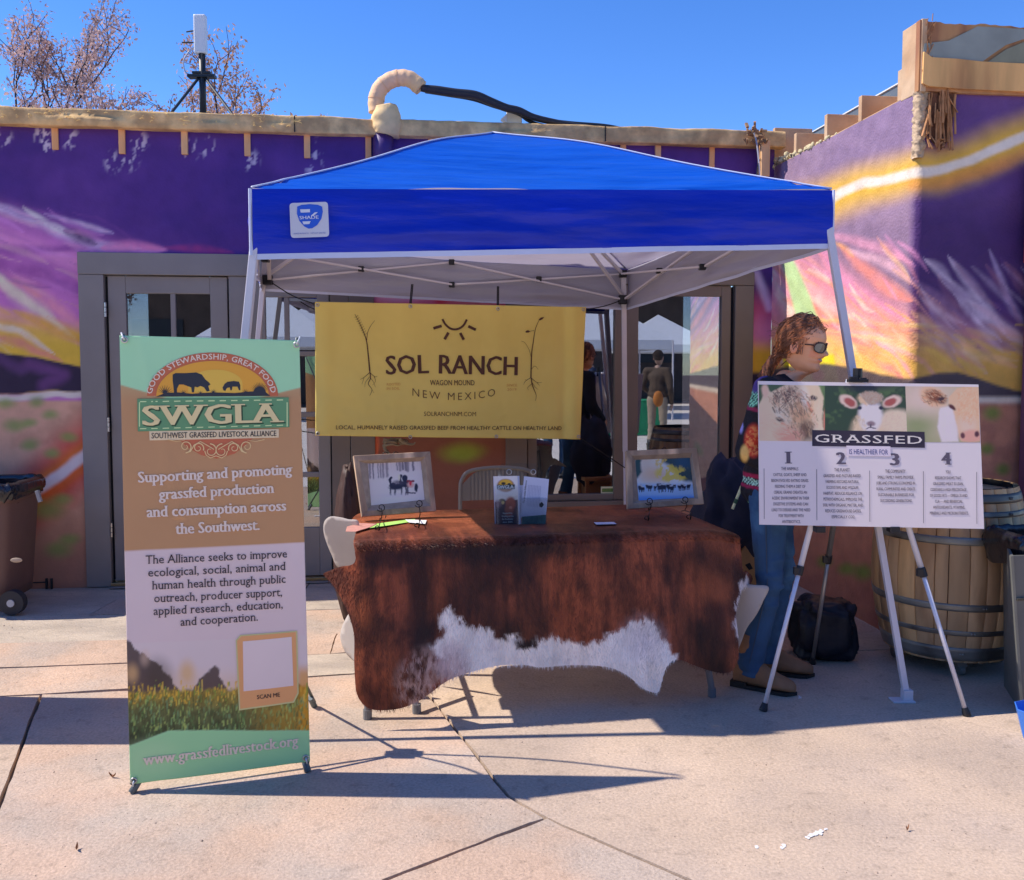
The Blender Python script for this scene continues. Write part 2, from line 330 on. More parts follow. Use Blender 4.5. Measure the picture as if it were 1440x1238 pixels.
# ================================================================ GROUND
ST = li(240, 207, 185); ST2 = li(226, 196, 180)
def stone_mat(name, c, c2, seed, bump=.7, stretch=(1, 1, 1), crack=.0, var=.16):
    m = pm(name, c, rough=.82, var=var, vscale=1.7 + seed * .1, bump=bump, bscale=38, col2=c2, mixs=2.2, mixc=(.42, .62), stretch=stretch, spec=.25)
    N = m.node_tree.nodes; L = m.node_tree.links; b = N['Principled BSDF']
    tc = N.new('ShaderNodeTexCoord'); mp = N.new('ShaderNodeMapping'); mp.inputs['Scale'].default_value = stretch; L.new(tc.outputs['Object'], mp.inputs[0])
    # fine speckle and small pits
    s1 = N.new('ShaderNodeTexNoise'); s1.inputs['Scale'].default_value = 95; s1.inputs['Detail'].default_value = 3; L.new(mp.outputs[0], s1.inputs[0])
    q = N.new('ShaderNodeMapRange'); q.inputs[1].default_value = .3; q.inputs[2].default_value = .7; q.inputs[3].default_value = .83; q.inputs[4].default_value = 1.13; L.new(s1.outputs[0], q.inputs[0])
    s2 = N.new('ShaderNodeTexNoise'); s2.inputs['Scale'].default_value = 14; s2.inputs['Detail'].default_value = 9; s2.inputs['Roughness'].default_value = .72; L.new(mp.outputs[0], s2.inputs[0])
    q2 = N.new('ShaderNodeMapRange'); q2.inputs[1].default_value = .33; q2.inputs[2].default_value = .46; q2.inputs[3].default_value = .76; q2.inputs[4].default_value = 1.0; L.new(s2.outputs[0], q2.inputs[0])
    mu = N.new('ShaderNodeMath'); mu.operation = 'MULTIPLY'; L.new(q.outputs[0], mu.inputs[0]); L.new(q2.outputs[0], mu.inputs[1])
    src = b.inputs['Base Color'].links[0].from_socket
    w = N.new('ShaderNodeVectorMath'); w.operation = 'SCALE'; L.new(src, w.inputs[0]); L.new(mu.outputs[0], w.inputs['Scale']); L.new(w.outputs[0], b.inputs['Base Color'])
    add = N.new('ShaderNodeMath'); add.operation = 'ADD'; L.new(s2.outputs[0], add.inputs[0])
    s3 = N.new('ShaderNodeMath'); s3.operation = 'MULTIPLY'; s3.inputs[1].default_value = .35; L.new(s1.outputs[0], s3.inputs[0]); L.new(s3.outputs[0], add.inputs[1])
    bp = [n for n in N if n.type == 'BUMP'][0]; L.new(add.outputs[0], bp.inputs['Height']); bp.inputs['Distance'].default_value = .012; bp.inputs['Strength'].default_value = bump
    if crack:
        v = N.new('ShaderNodeTexVoronoi'); v.feature = 'DISTANCE_TO_EDGE'; v.inputs['Scale'].default_value = crack
        wn = N.new('ShaderNodeVectorMath'); wn.operation = 'MULTIPLY_ADD'; wn.inputs[1].default_value = (.25, .25, .25); L.new(s2.outputs[1], wn.inputs[0]); L.new(mp.outputs[0], wn.inputs[2]); L.new(wn.outputs[0], v.inputs['Vector'])
        q3 = N.new('ShaderNodeMapRange'); q3.inputs[1].default_value = 0; q3.inputs[2].default_value = .02; q3.inputs[3].default_value = .72; q3.inputs[4].default_value = 1; L.new(v.outputs[0], q3.inputs[0])
        w2 = N.new('ShaderNodeVectorMath'); w2.operation = 'SCALE'; L.new(w.outputs[0], w2.inputs[0]); L.new(q3.outputs[0], w2.inputs['Scale']); L.new(w2.outputs[0], b.inputs['Base Color'])
    return m
M_far = stone_mat('pale plaza concrete', (.80, .72, .62), (.74, .66, .57), 5, bump=.4)
M_slab = stone_mat('pink concrete', (.56, .42, .305), (.49, .375, .285), 0, bump=.45)
M_slab2 = stone_mat('pink flagstone', (.57, .40, .285), (.50, .395, .31), 3, bump=.6, crack=0)
M_slab3 = stone_mat('pale sandstone', (.56, .46, .35), (.46, .38, .30), 6, bump=.7, stretch=(1, 2.2, 1))
M_joint = stone_mat('joint dirt', (.26, .19, .15), (.34, .26, .2), 2, bump=.8)
gr = obj('patio_ground', [(-150, -150, -.03), (150, -150, -.03), (150, 150, -.03), (-150, 150, -.03)], [(0, 1, 2, 3)], M_joint, origin=(0, 0, 0), kind='structure')
def slab(poly, mat, gap=.006, name='slab', z=0., seed=0, depth=.028):
    """poly: ground points (x, y) anticlockwise; edges made uneven, inset by half a joint"""
    P = np.asarray(poly, float)
    if sum(P[i][0] * P[(i + 1) % len(P)][1] - P[(i + 1) % len(P)][0] * P[i][1] for i in range(len(P))) < 0: P = P[::-1]
    Q = []
    for i in range(len(P)):
        a, b = P[i], P[(i + 1) % len(P)]; L = np.linalg.norm(b - a); d = (b - a) / L; n = np.array([-d[1], d[0]]); m = max(2, int(L / .06))
        for k in range(m):
            t = k / m; p = a + (b - a) * t; Q.append(p + n * (gap * (1 if 0 < k else 1.2) + (mnoise.noise(Vector((p[0] * 9, p[1] * 9, seed))) * .006)))
    Q = np.array(Q); V, F = tri2(Q); mb = MB(); n = len(Q)
    top = np.column_stack([V, np.full(len(V), z)]); mb.add(top, F)
    ring = np.column_stack([Q, np.full(n, z)]); bot = ring.copy(); bot[:, 2] = -depth
    mb.add(np.vstack([ring, bot]), [(i + n, (i + 1) % n + n, (i + 1) % n, i) for i in range(n)])
    return mb.build(name, mat, gr)
g2 = lambda x, y: tuple(G(x, y)[:2])
J1 = [g2(*p) for p in ((-160, 984), (0, 979), (57, 977), (180, 971), (435, 952), (576, 943), (720, 934), (1050, 921), (1300, 912), (1600, 903))]
B0, B1, B2 = g2(57, 977), g2(25, 1065), g2(-8, 1150)
BX = (B2[0] - .25, 1.2)
C0, C1, C2, C3 = g2(576, 943), g2(715, 1120), g2(767, 1150), g2(970, 1238); CX = (C3[0] + .62, 1.2)
D1 = g2(540, 1238); DX = (D1[0] - .75, 1.2)
slab([(-4.6, J1[0][1]), J1[0], J1[1], B0, B1, B2, BX, (-4.6, 1.2)], M_slab, .008, seed=1)
slab([B0, J1[3], J1[4], C0, C1, C2, D1, DX, BX, B2, B1], M_slab2, .007, seed=2)
slab([C2, C3, CX, DX, D1], M_slab2, .007, seed=3)
slab([C0, J1[6], J1[7], J1[8], J1[9], (4.6, J1[9][1]), (4.6, 1.2), CX, C3, C2, C1], M_slab, .006, seed=4)
# rows of flagstones between the long joint and the wall
def rowy(x, ya, yb): return ya + (yb - ya) * x
rows = [[g2(-300, 992), g2(0, 979), g2(435, 952), g2(720, 934), g2(1050, 921), g2(1300, 912), g2(1700, 902)]]
rows.append([g2(-300, 948), g2(0, 940), g2(435, 922), g2(720, 905), g2(1050, 893), g2(1300, 887), g2(1700, 880)])
rows.append([g2(-300, 912), g2(0, 905), g2(435, 893), g2(720, 880), g2(1050, 870), g2(1300, 864), g2(1700, 858)])
rows.append([g2(-300, 872), g2(0, 868), g2(435, 858), g2(720, 848), g2(1050, 842), g2(1300, 836), g2(1700, 830)])
rows.append([(-4.6, 7.2), (-3, 7.2), (-1, 7.2), (0, 7.2), (1, 7.2), (3, 7.2), (6, 7.2)])
def ry(k, x): r = rows[k]; return float(np.interp(x, [p[0] for p in r], [p[1] for p in r]))
R4 = random.Random(3)
for k in range(4):
    xs = [-4.6]; 
    while xs[-1] < 4.4: xs.append(xs[-1] + R4.uniform(.75, 1.5))
    xs[-1] = 4.6; tops = [x + R4.uniform(-.12, .12) for x in xs]
    if k: pass
    for i in range(len(xs) - 1):
        a, b = xs[i], xs[i + 1]; low = [(a + (b - a) * t, ry(k, a + (b - a) * t)) for t in (0, .33, .66, 1)]; ta, tb = tops[i], tops[i + 1]
        hi = [(tb + (ta - tb) * t, ry(k + 1, tb + (ta - tb) * t)) for t in (0, .5, 1)]
        slab(low + hi, (M_slab3, M_slab3, M_slab2)[R4.randrange(3)], .004, name='flagstone', seed=k * 20 + i, z=R4.uniform(-.002, .003))
# paving beyond the frame, behind the camera and to the sides
for ix in range(-7, 8):
    for iy in range(-9, 1):
        y1 = 1.2 - 2.4 * (-iy) + 2.4; 
        slab([(ix * 2.4 - 1.2, y1 - 2.4), (ix * 2.4 + 1.2, y1 - 2.4), (ix * 2.4 + 1.2, y1), (ix * 2.4 - 1.2, y1)], (M_slab if iy > -1 else M_far), .01, seed=ix + iy * 9) if y1 <= 1.21 else None
for sx in (-1, 1):
    for k in range(3):
        for j in range(3):
            x0 = 4.6 + j * 3; slab([(sx * x0, 1.2 + k * 2.2), (sx * (x0 + 3), 1.2 + k * 2.2), (sx * (x0 + 3), 3.4 + k * 2.2), (sx * x0, 3.4 + k * 2.2)], M_slab, .01, seed=50 + k)
# ================================================================ MURAL BUILDING (back wall)
YAW = math.radians(7); UX = np.array([math.cos(YAW), math.sin(YAW), 0])
WO = G(130, 826); WF = Frame(WO, UX)                     # wall plane: a along it, b up, c towards the camera
sx = lambda px, py=560: WF.px(px, py)[0]
M_mural = pm('mural paint', (1, 1, 1), rough=.62, var=.10, vscale=9, bump=.5, bscale=55, attr=True, spec=.3)
M_tan = pm('weathered foam board', sh(128, 106, 84), rough=.85, var=.3, vscale=9, bump=.9, bscale=40, col2=sh(156, 132, 104), mixs=6)
M_wood = pm('raw lumber', sh(176, 130, 100), rough=.75, var=.2, vscale=12, bump=.4, bscale=50, stretch=(1, 1, .25), col2=sh(205, 165, 135))
M_grey = pm('dark grey door paint', sh(90, 88, 98), rough=.5, var=.10, vscale=4, bump=.12, bscale=90, spec=.4)
M_grey2 = pm('dark brown grey window paint', sh(78, 72, 76), rough=.5, var=.10, vscale=4, bump=.12, bscale=90)
M_dark = pm('black gap', (.012, .012, .014), rough=.8, var=0)
M_brass = pm('brass', (.45, .33, .16), rough=.35, metal=1, var=.2)
M_steel = pm('worn steel', (.55, .53, .5), rough=.35, metal=1, var=.2)
bl = thing('mural_building', 'low stucco building painted with a purple sunset desert mural, raw boards along its roof edge', 'building', WO + UX * 2.2)
def paint_back(P):
    p = Paint(P, (54, 30, 100), sh, warp=6, wscale=.018)
    n = vn(P[:, 0] * .012, P[:, 1] * .012, 4, 3)
    p.lay(.55 * ss(.4, .75, n), (74, 44, 118)); p.lay(.5 * ss(.45, .8, vn(P[:, 0] * .01, P[:, 1] * .02, 3, 8)), (40, 24, 92))
    p.lay(.9 * ss(.48, .7, n) * ss(260, 190, P[:, 1]), (48, 28, 100))
    # pink and mauve cloud sweep down the left
    L = P[:, 0] < 2000
    p.lay(ss(285, 345, P[:, 1] + (P[:, 0] - 60) * -.30) * ss(330, 120, P[:, 0]) * .95, (138, 82, 150))
    for (pts, w, c, a) in [([( -160, 300), (0, 335), (118, 372), (230, 352)], 12, (186, 122, 190), .8), ([(-160, 350), (0, 368), (80, 392), (150, 420)], 15, (112, 60, 128), .8),
                           ([(-160, 380), (0, 396), (60, 420), (125, 462)], 12, (196, 128, 170), .8), ([(-160, 250), (20, 300), (120, 342), (200, 352)], 7, (170, 160, 205), .55),
                           ([(30, 290), (70, 318), (135, 345)], 5, (205, 200, 225), .6), ([(90, 325), (135, 345)], 7, (44, 28, 74), .8), ([(60, 300), (120, 318), (160, 330)], 4, (150, 140, 190), .5),
                           ([(-160, 335), (20, 352), (118, 350)], 7, (96, 48, 120), .7), ([(140, 350), (180, 350), (235, 352)], 8, (196, 116, 184), .8), ([(230, 348), (330, 356)], 6, (120, 40, 100), .5)]:
        p.stroke(pts, w, c, soft=.9, a=a, tp=True)
    p.rays(60, (-160, 110, 285, 400), 22, 110, 4, [(186, 130, 190), (90, 50, 120), (214, 170, 200), (120, 70, 140), (150, 100, 170)], .45)
    yl = ss(432, 462, P[:, 1] + (40 - P[:, 0]) * .22) * ss(560, 545, P[:, 1]) * ss(240, 150, P[:, 0]); p.lay(yl, (226, 180, 116))
    p.lay(yl * ss(445, 490, P[:, 1]), (240, 202, 84))
    for (pts, w, c, a) in [([(-160, 420), (0, 442), (60, 452), (125, 486)], 9, (204, 150, 150), .7), ([(-160, 360), (-20, 385), (10, 402), (60, 438), (108, 474)], 6.5, (246, 238, 240), .95), ([(0, 398), (40, 425), (80, 448)], 11, (236, 214, 226), .55),
                           ([(-160, 440), (0, 460), (40, 474), (78, 497)], 5, (244, 232, 236), .9), ([(-160, 470), (0, 478), (50, 492), (90, 508)], 6, (216, 140, 138), .8), ([(20, 436), (80, 462), (125, 478)], 8, (232, 180, 80), .7)]:
        p.stroke(pts, w, c, soft=.8, a=a, tp=True)
    p.rays(26, (-160, 90, 400, 480), 28, 80, 3, [(240, 210, 180), (226, 180, 90), (220, 150, 140), (240, 228, 220)], .4)
    p.lay(ss(561, 566, P[:, 1]), (150, 118, 112)); p.lay(.55 * ss(.45, .65, vn(P[:, 0] * .03, P[:, 1] * .03, 4, 6)) * ss(564, 575, P[:, 1]), (134, 98, 92))
    p.lay(ss(640, 820, P[:, 1]) * .75, (112, 76, 72))
    p.poly([(-300, 505), (-80, 492), (0, 497), (50, 501), (90, 511), (150, 522), (240, 540), (240, 552), (-300, 556)], (34, 26, 50), soft=2)
    p.stroke([(40, 512), (90, 530), (60, 545)], 9, (84, 50, 110), soft=.9, a=.6); p.stroke([(0, 505), (30, 520)], 7, (70, 44, 96), soft=.9, a=.6)
    p.stroke([(-300, 561), (60, 559), (118, 556), (230, 556)], 4, (222, 214, 232), soft=.5)
    q = [(-160, 850), (-20, 745), (40, 700), (122, 636), (170, 600)]
    p.stroke(q, 36, (142, 34, 38), soft=.7, a=.85); p.stroke([(x + 8, y - 10) for x, y in q], 14, (206, 116, 48), soft=.8, a=.85); p.stroke([(x + 4, y + 14) for x, y in q], 9, (200, 96, 44), soft=.8, a=.7); p.stroke(q, 7.5, (226, 212, 240), soft=.5)
    for x, y, r in [(8, 566, 9), (50, 566, 8), (20, 597, 11), (70, 584, 8), (42, 624, 9), (97, 614, 8), (74, 636, 8), (68, 716, 17), (88, 701, 10), (84, 775, 14), (655, 636, 15), (690, 690, 12), (630, 700, 10), (560, 660, 12), (100, 760, 10), (40, 594, 8)]:
        p.ell(x, y, r * 1.25, r * .75, (92, 112, 66), soft=.8, a=.75)
    # middle of the wall, above and below the gold banner
    m = ss(480, 500, P[:, 0]) * ss(750, 735, P[:, 0]); p.lay(m * ss(395, 415, P[:, 1]) * ss(520, 470, P[:, 1]), (172, 60, 96)); p.ell(560, 420, 40, 9, (214, 170, 214), soft=.8, a=.8); p.ell(618, 423, 9, 5, (240, 60, 90), soft=.6)
    p.ell(670, 424, 42, 7, (200, 120, 130), soft=.8, a=.7); p.lay(m * ss(560, 580, P[:, 1]), (96, 60, 54)); p.ell(650, 636, 26, 11, (104, 116, 48), soft=.8); p.lay(m * ss(650, 720, P[:, 1]) * .6, (84, 54, 50)); p.stroke([(527, 600), (527, 720)], 3, (160, 84, 74), soft=.6)
    # right end, between window and corner
    r = ss(1048, 1056, P[:, 0]); p.lay(r * ss(370, 400, P[:, 1]), (46, 30, 84)); p.lay(r * ss(395, 440, P[:, 1]), (122, 52, 92)); p.lay(r * ss(430, 470, P[:, 1]), (140, 84, 130)); p.lay(r * ss(470, 500, P[:, 1]), (150, 120, 40)); p.lay(r * ss(520, 528, P[:, 1]), (34, 26, 50)); p.lay(r * ss(556, 562, P[:, 1]), (120, 84, 76))
    p.stroke([(1062, 385), (1080, 430)], 5, (150, 140, 190), soft=.9, a=.6)
    # chipped plaster at the joist ends
    nn = vn(P[:, 0] * .22 + P[:, 1] * .05, P[:, 1] * .10, 5, 12)
    for x, y in ((66, 205), (98, 195), (160, 228), (182, 226), (196, 200), (268, 210), (290, 206), (352, 225), (440, 232), (446, 210), (60, 190), (4, 195)):
        d = np.hypot((P[:, 0] - x) / 15, (P[:, 1] - y) / 17); p.lay(.62 * ss(.54, .62, nn) * (1 - ss(.4, 1.2, d)), (176, 168, 204))
    return p.C
S_L0, S_L1 = sx(118), sx(525); S_R0, S_R1 = sx(713), sx(1056, 500); Z_L = WF.px(118, 356)[1]; Z_Rt = WF.px(1000, 383)[1]; Z_Rb = WF.px(900, 704)[1]; S_END = sx(1084, 500); ZT = WF.px(0, 177)[1]
def brk(*v, step=.0115):
    v = sorted(v); o = []
    for a, b in zip(v, v[1:]): o += list(np.linspace(a, b, max(1, int((b - a) / step)), endpoint=False))
    return np.array(o + [v[-1]])
ss_ = brk(-3.2, S_L0, S_L1, S_R0, S_R1, S_END); zz_ = brk(0, Z_Rb, Z_L, Z_Rt, ZT) if abs(Z_L - Z_Rt) > .01 else brk(0, Z_Rb, Z_L, ZT)
V = np.array([WF.P(a, b, .0) for a in ss_ for b in zz_]); nz_ = len(zz_); F = []
for i in range(len(ss_) - 1):
    for j in range(nz_ - 1):
        a, b = (ss_[i] + ss_[i + 1]) / 2, (zz_[j] + zz_[j + 1]) / 2
        if (S_L0 < a < S_L1 and b < Z_L) or (S_R0 < a < S_R1 and Z_Rb < b < Z_Rt): continue
        F.append((i * nz_ + j, (i + 1) * nz_ + j, (i + 1) * nz_ + j + 1, i * nz_ + j + 1))
obj('wall', V, F, M_mural, bl, smooth=True, col=paint_back(proj(V)))
mb = MB()                                               # opening reveals, wall thickness, roof slab
mb.fbox(WF, S_L0 - .02, S_L0, 0, Z_L, -.2, -.003); mb.fbox(WF, S_L1, S_L1 + .02, 0, Z_L, -.2, -.003); mb.fbox(WF, S_R0 - .02, S_R0, Z_Rb, Z_Rt, -.2, -.003); mb.fbox(WF, S_R1, S_R1 + .02, Z_Rb, Z_Rt, -.2, -.003)
mb.fbox(WF, -3.2, S_END + .3, 2.86, 2.96, -6, -.01); mb.fbox(WF, -3.25, -3.2, 0, 2.9, -6, 0)
mb.build('roof', pm('roof membrane', (.16, .16, .17), rough=.9, bump=.4), bl)
mb = MB(); mb.fbox(WF, S_L0 + .01, S_L1 - .01, .005, Z_L - .01, -1.6, -1.58); mb.fbox(WF, S_R0, S_R1, 0, Z_Rt, -1.6, -1.58); mb.fbox(WF, S_L0 + .01, S_R1, .003, .01, -1.58, -.2)
mb.build('interior_wall', pm('dark interior', (.055, .05, .05), rough=.7), bl)
# roof edge: rough tan board with fuzzy foam, uneven outline
ns = 260; prof = [(0, 0), (.066, -.001), (.071, .001), (.074, .006), (.076, .03), (.074, .055), (.073, .058), (.071, .085), (.069, .1), (.066, .106), (.06, .109), (0, .11)]
A = np.zeros((ns, len(prof), 3))
for i, a in enumerate(np.linspace(-3.2, S_END + .05, ns)):
    for j, (c, b) in enumerate(prof):
        w = mnoise.noise(Vector((a * 3, j * .3, 0))) * .007 + mnoise.noise(Vector((a * 23, j, 4))) * .0022
        A[i, j] = WF.P(a, ZT - .005 + b + w * (1.6 if j > 2 else .6), c + w)
MB().grid(A).build('roof_edge_board', M_tan, bl, smooth=True)
mb = MB()                                               # wisps of straw and foam along the board
for k in range(120):
    a = random.uniform(-1.2, 1.4) if k < 150 else random.uniform(-3, S_END); p = WF.P(a, ZT + random.uniform(.02, .11), .084); L = random.uniform(.01, .06); d = np.array([random.uniform(-1, 1), 0, random.uniform(-.35, .45)]) * L
    mb.tube([p, p + d * .5 + np.array([0, -.004, .003]), p + d], random.uniform(.001, .003), 4)
o = mb.build('straw_wisps', pm('pale straw', sh(190, 166, 120), rough=.8), bl); o['kind'] = 'stuff'
mb = MB()
for a in (-.9, 1.35, 3.4): mb.fbox(WF, a, a + .006, ZT - .002, ZT + .10, .07, .0795)
mb.build('board_joint', M_dark, bl)
# joist ends below the board
je = None
for i, px in enumerate((78, 172, 260, 348, 432, 518, 606, 876, 925, 1001, -20, -115)):
    a = sx(px + (0 if px > 500 else 0), 195); yb = (211, 217, 218, 220, 223, 228, 228, 232, 232, 240, 210, 208)[i]; b = WF.px(px, yb)[1]; w = .04 if px < 500 else .038
    MB().fbox(WF, a - w / 2, a + w / 2, b, ZT - .004, -.05, .012 + .004 * (i % 3)).build('joist_end', M_wood, bl, bevel=.003)
# ---- left storefront: double doors in a grey frame
def fb(name, a0, a1, b0, b1, c0, c1, mat, parent, bevel=.003): return MB().fbox(WF, a0, a1, b0, b1, c0, c1).build(name, mat, parent, bevel=bevel)
zx = lambda y, x=250: WF.px(x, y)[1]
ZH = zx(387, 200)
fb('door_frame_head', S_L0 - .01, S_L1 + .01, ZH, Z_L + .004, -.08, .024, M_grey, bl)
fb('door_frame_post', S_L0 - .01, sx(151), 0.004, ZH - .002, -.08, .02, M_grey, bl)
fb('door_frame_post', sx(325), sx(350), 0.004, ZH - .002, -.08, .012, M_grey, bl)
fb('door_frame_post', sx(466), sx(492), 0.004, ZH - .002, -.08, .012, M_grey2, bl); fb('door_frame_post', sx(493), S_L1 + .01, 0.004, ZH - .002, -.08, .02, M_grey2, bl)
fb('brass_threshold', sx(151) + .002, sx(466) - .002, .012, .034, -.09, .045, M_brass, bl); fb('threshold_step', sx(151), sx(466), .004, .011, -.1, .08, M_grey, bl)
M_glass = glass_mat('window glass', (.50, .52, .56), .30)
def leaf(x0, x1, cols, rws, mat, nm='door'):
    a0, a1 = sx(x0), sx(x1); b0, b1 = .036, ZH - .006; d = MB(); ys = [zx(y, (x0 + x1) / 2) for y in rws]; cs = [sx(c) for c in cols]
    # stiles, rails and glazing bars butt end to end
    d.fbox(WF, a0, cs[0], b0, b1, -.05, -.008)
    d.fbox(WF, cs[-1], a1, b0, b1, -.05, -.008)
    d.fbox(WF, cs[0], cs[-1], ys[0], b1, -.05, -.008); d.fbox(WF, cs[0], cs[-1], b0, ys[-1], -.05, -.008)
    for k in range(1, len(cs) - 2, 2): d.fbox(WF, cs[k], cs[k + 1], ys[-1], ys[0], -.045, -.012)
    for k in range(1, len(ys) - 2, 2):
        for q in range(0, len(cs) - 1, 2): d.fbox(WF, cs[q], cs[q + 1], ys[k + 1], ys[k], -.045, -.012)
    o = d.build(nm, mat, bl, bevel=.004); WL[o.name] = WL[bl.name]
    for q in range(0, len(cs) - 1, 2):
        for k in range(0, len(ys) - 1, 2): MB().fbox(WF, cs[q] + .001, cs[q + 1] - .001, ys[k + 1] + .001, ys[k] - .001, -.031, -.027).build('pane', M_glass, o)
    return o
d1 = leaf(155, 322, (180, 242, 249, 298), (413, 492, 500, 580, 587, 665, 672, 742), M_grey)
d2 = leaf(350, 464, (375, 401, 408, 447), (418, 494, 501, 580, 587, 665, 672, 743), M_grey)
for y in (436, 597, 745):
    m = MB(); z = zx(y, 153); p = WF.P(sx(153.2), z, .02)
    for k in (-1, 0, 1): m.tube([p + np.array([0, 0, k * .032 - .014]), p + np.array([0, 0, k * .032 + .014])], .0075, 8)
    m.build('hinge', M_steel, d1)
MB().fbox(WF, sx(151) + .001, sx(155) - .001, .04, ZH - .01, -.06, -.03).build('door_gap', M_dark, bl)
# ---- right storefront: two tall windows over a low wall
g = lambda y, x=900: WF.px(x, y)[1]
fb('window_frame_head', S_R0 - .01, S_R1 + .01, Z_Rt - .09, Z_Rt + .003, -.06, .02, M_grey2, bl)
fb('window_sill', S_R0 - .01, S_R1 + .01, Z_Rb - .03, Z_Rb + .004, -.06, .04, M_grey2, bl)
fb('window_frame_post', S_R0 - .01, sx(741), Z_Rb + .006, Z_Rt - .092, -.06, .016, M_grey2, bl); fb('window_frame_post', sx(1031), S_R1 + .01, Z_Rb + .006, Z_Rt - .092, -.06, .016, M_grey2, bl)
def window(x0, x1, p0, p1, ytop, ybot):
    a0, a1, c0, c1 = sx(x0), sx(x1), sx(p0), sx(p1); b0, b1 = Z_Rb + .008, Z_Rt - .094; t, bt = g(ytop), g(ybot); m = MB()
    m.fbox(WF, a0, c0, b0, b1, -.05, 0); m.fbox(WF, c1, a1, b0, b1, -.05, 0); m.fbox(WF, c0, c1, t, b1, -.05, 0); m.fbox(WF, c0, c1, b0, bt, -.05, 0)
    o = m.build('window', M_grey2, bl, bevel=.004); MB().fbox(WF, c0 + .001, c1 - .001, bt + .001, t - .001, -.034, -.029).build('pane', M_glass, o); return o
w1 = window(742, 878, 755, 864, 412, 694); w2 = window(879, 1026, 897, 1013, 416, 694)
st = MB().fbox(WF, sx(847), sx(867.5), g(697), g(684.5), -.028, -.026).build('window_sticker', pm('sticker white', sh(150, 150, 140), var=.05), w1)
MB().fbox(WF, sx(848.5), sx(866), g(692), g(687), -.0258, -.025).build('sticker_print', pm('sticker print', sh(70, 90, 50), var=.3, vscale=90), w1)
MB().fbox(WF, sx(1027), sx(1030), Z_Rb + .02, Z_Rt - .1, -.05, -.02).build('window_gap', M_dark, bl)
# ================================================================ SIDE WING
CO1 = WF.P(S_END, 0, 0); SD = np.array([math.sin(YAW), -math.cos(YAW), 0]); LW = 1.81; CO2 = CO1 + SD * LW
wg = thing('side_wing', 'stucco wing with a light streak mural on two faces, broken corner post and plywood parapet', 'building', CO2)
ZS = 2.86; ZS2 = AY(1283, 128, CO2[1])[2]
RC = .045; path = [CO1 + SD * t for t in np.linspace(0, LW - RC, 160)]
cc = CO2 - SD * RC + UX * RC
path += [cc + RC * (-UX * math.cos(a) + SD * math.sin(a)) for a in np.linspace(0, math.pi / 2, 9)[1:-1]]
path += [CO2 + UX * (RC + t) for t in np.linspace(0, 1.7, 230)]
path = np.array(path); zz = np.linspace(0, 1, 260); A = np.zeros((len(path), len(zz), 3))
corner_i = 160
for i, p in enumerate(path):
    for j, t in enumerate(zz):
        k = mnoise.noise(Vector((p[0] * 14, p[1] * 14, t * 40))) * .003
        A[i, j] = (p[0] - k, p[1] - k, t * ZS2)
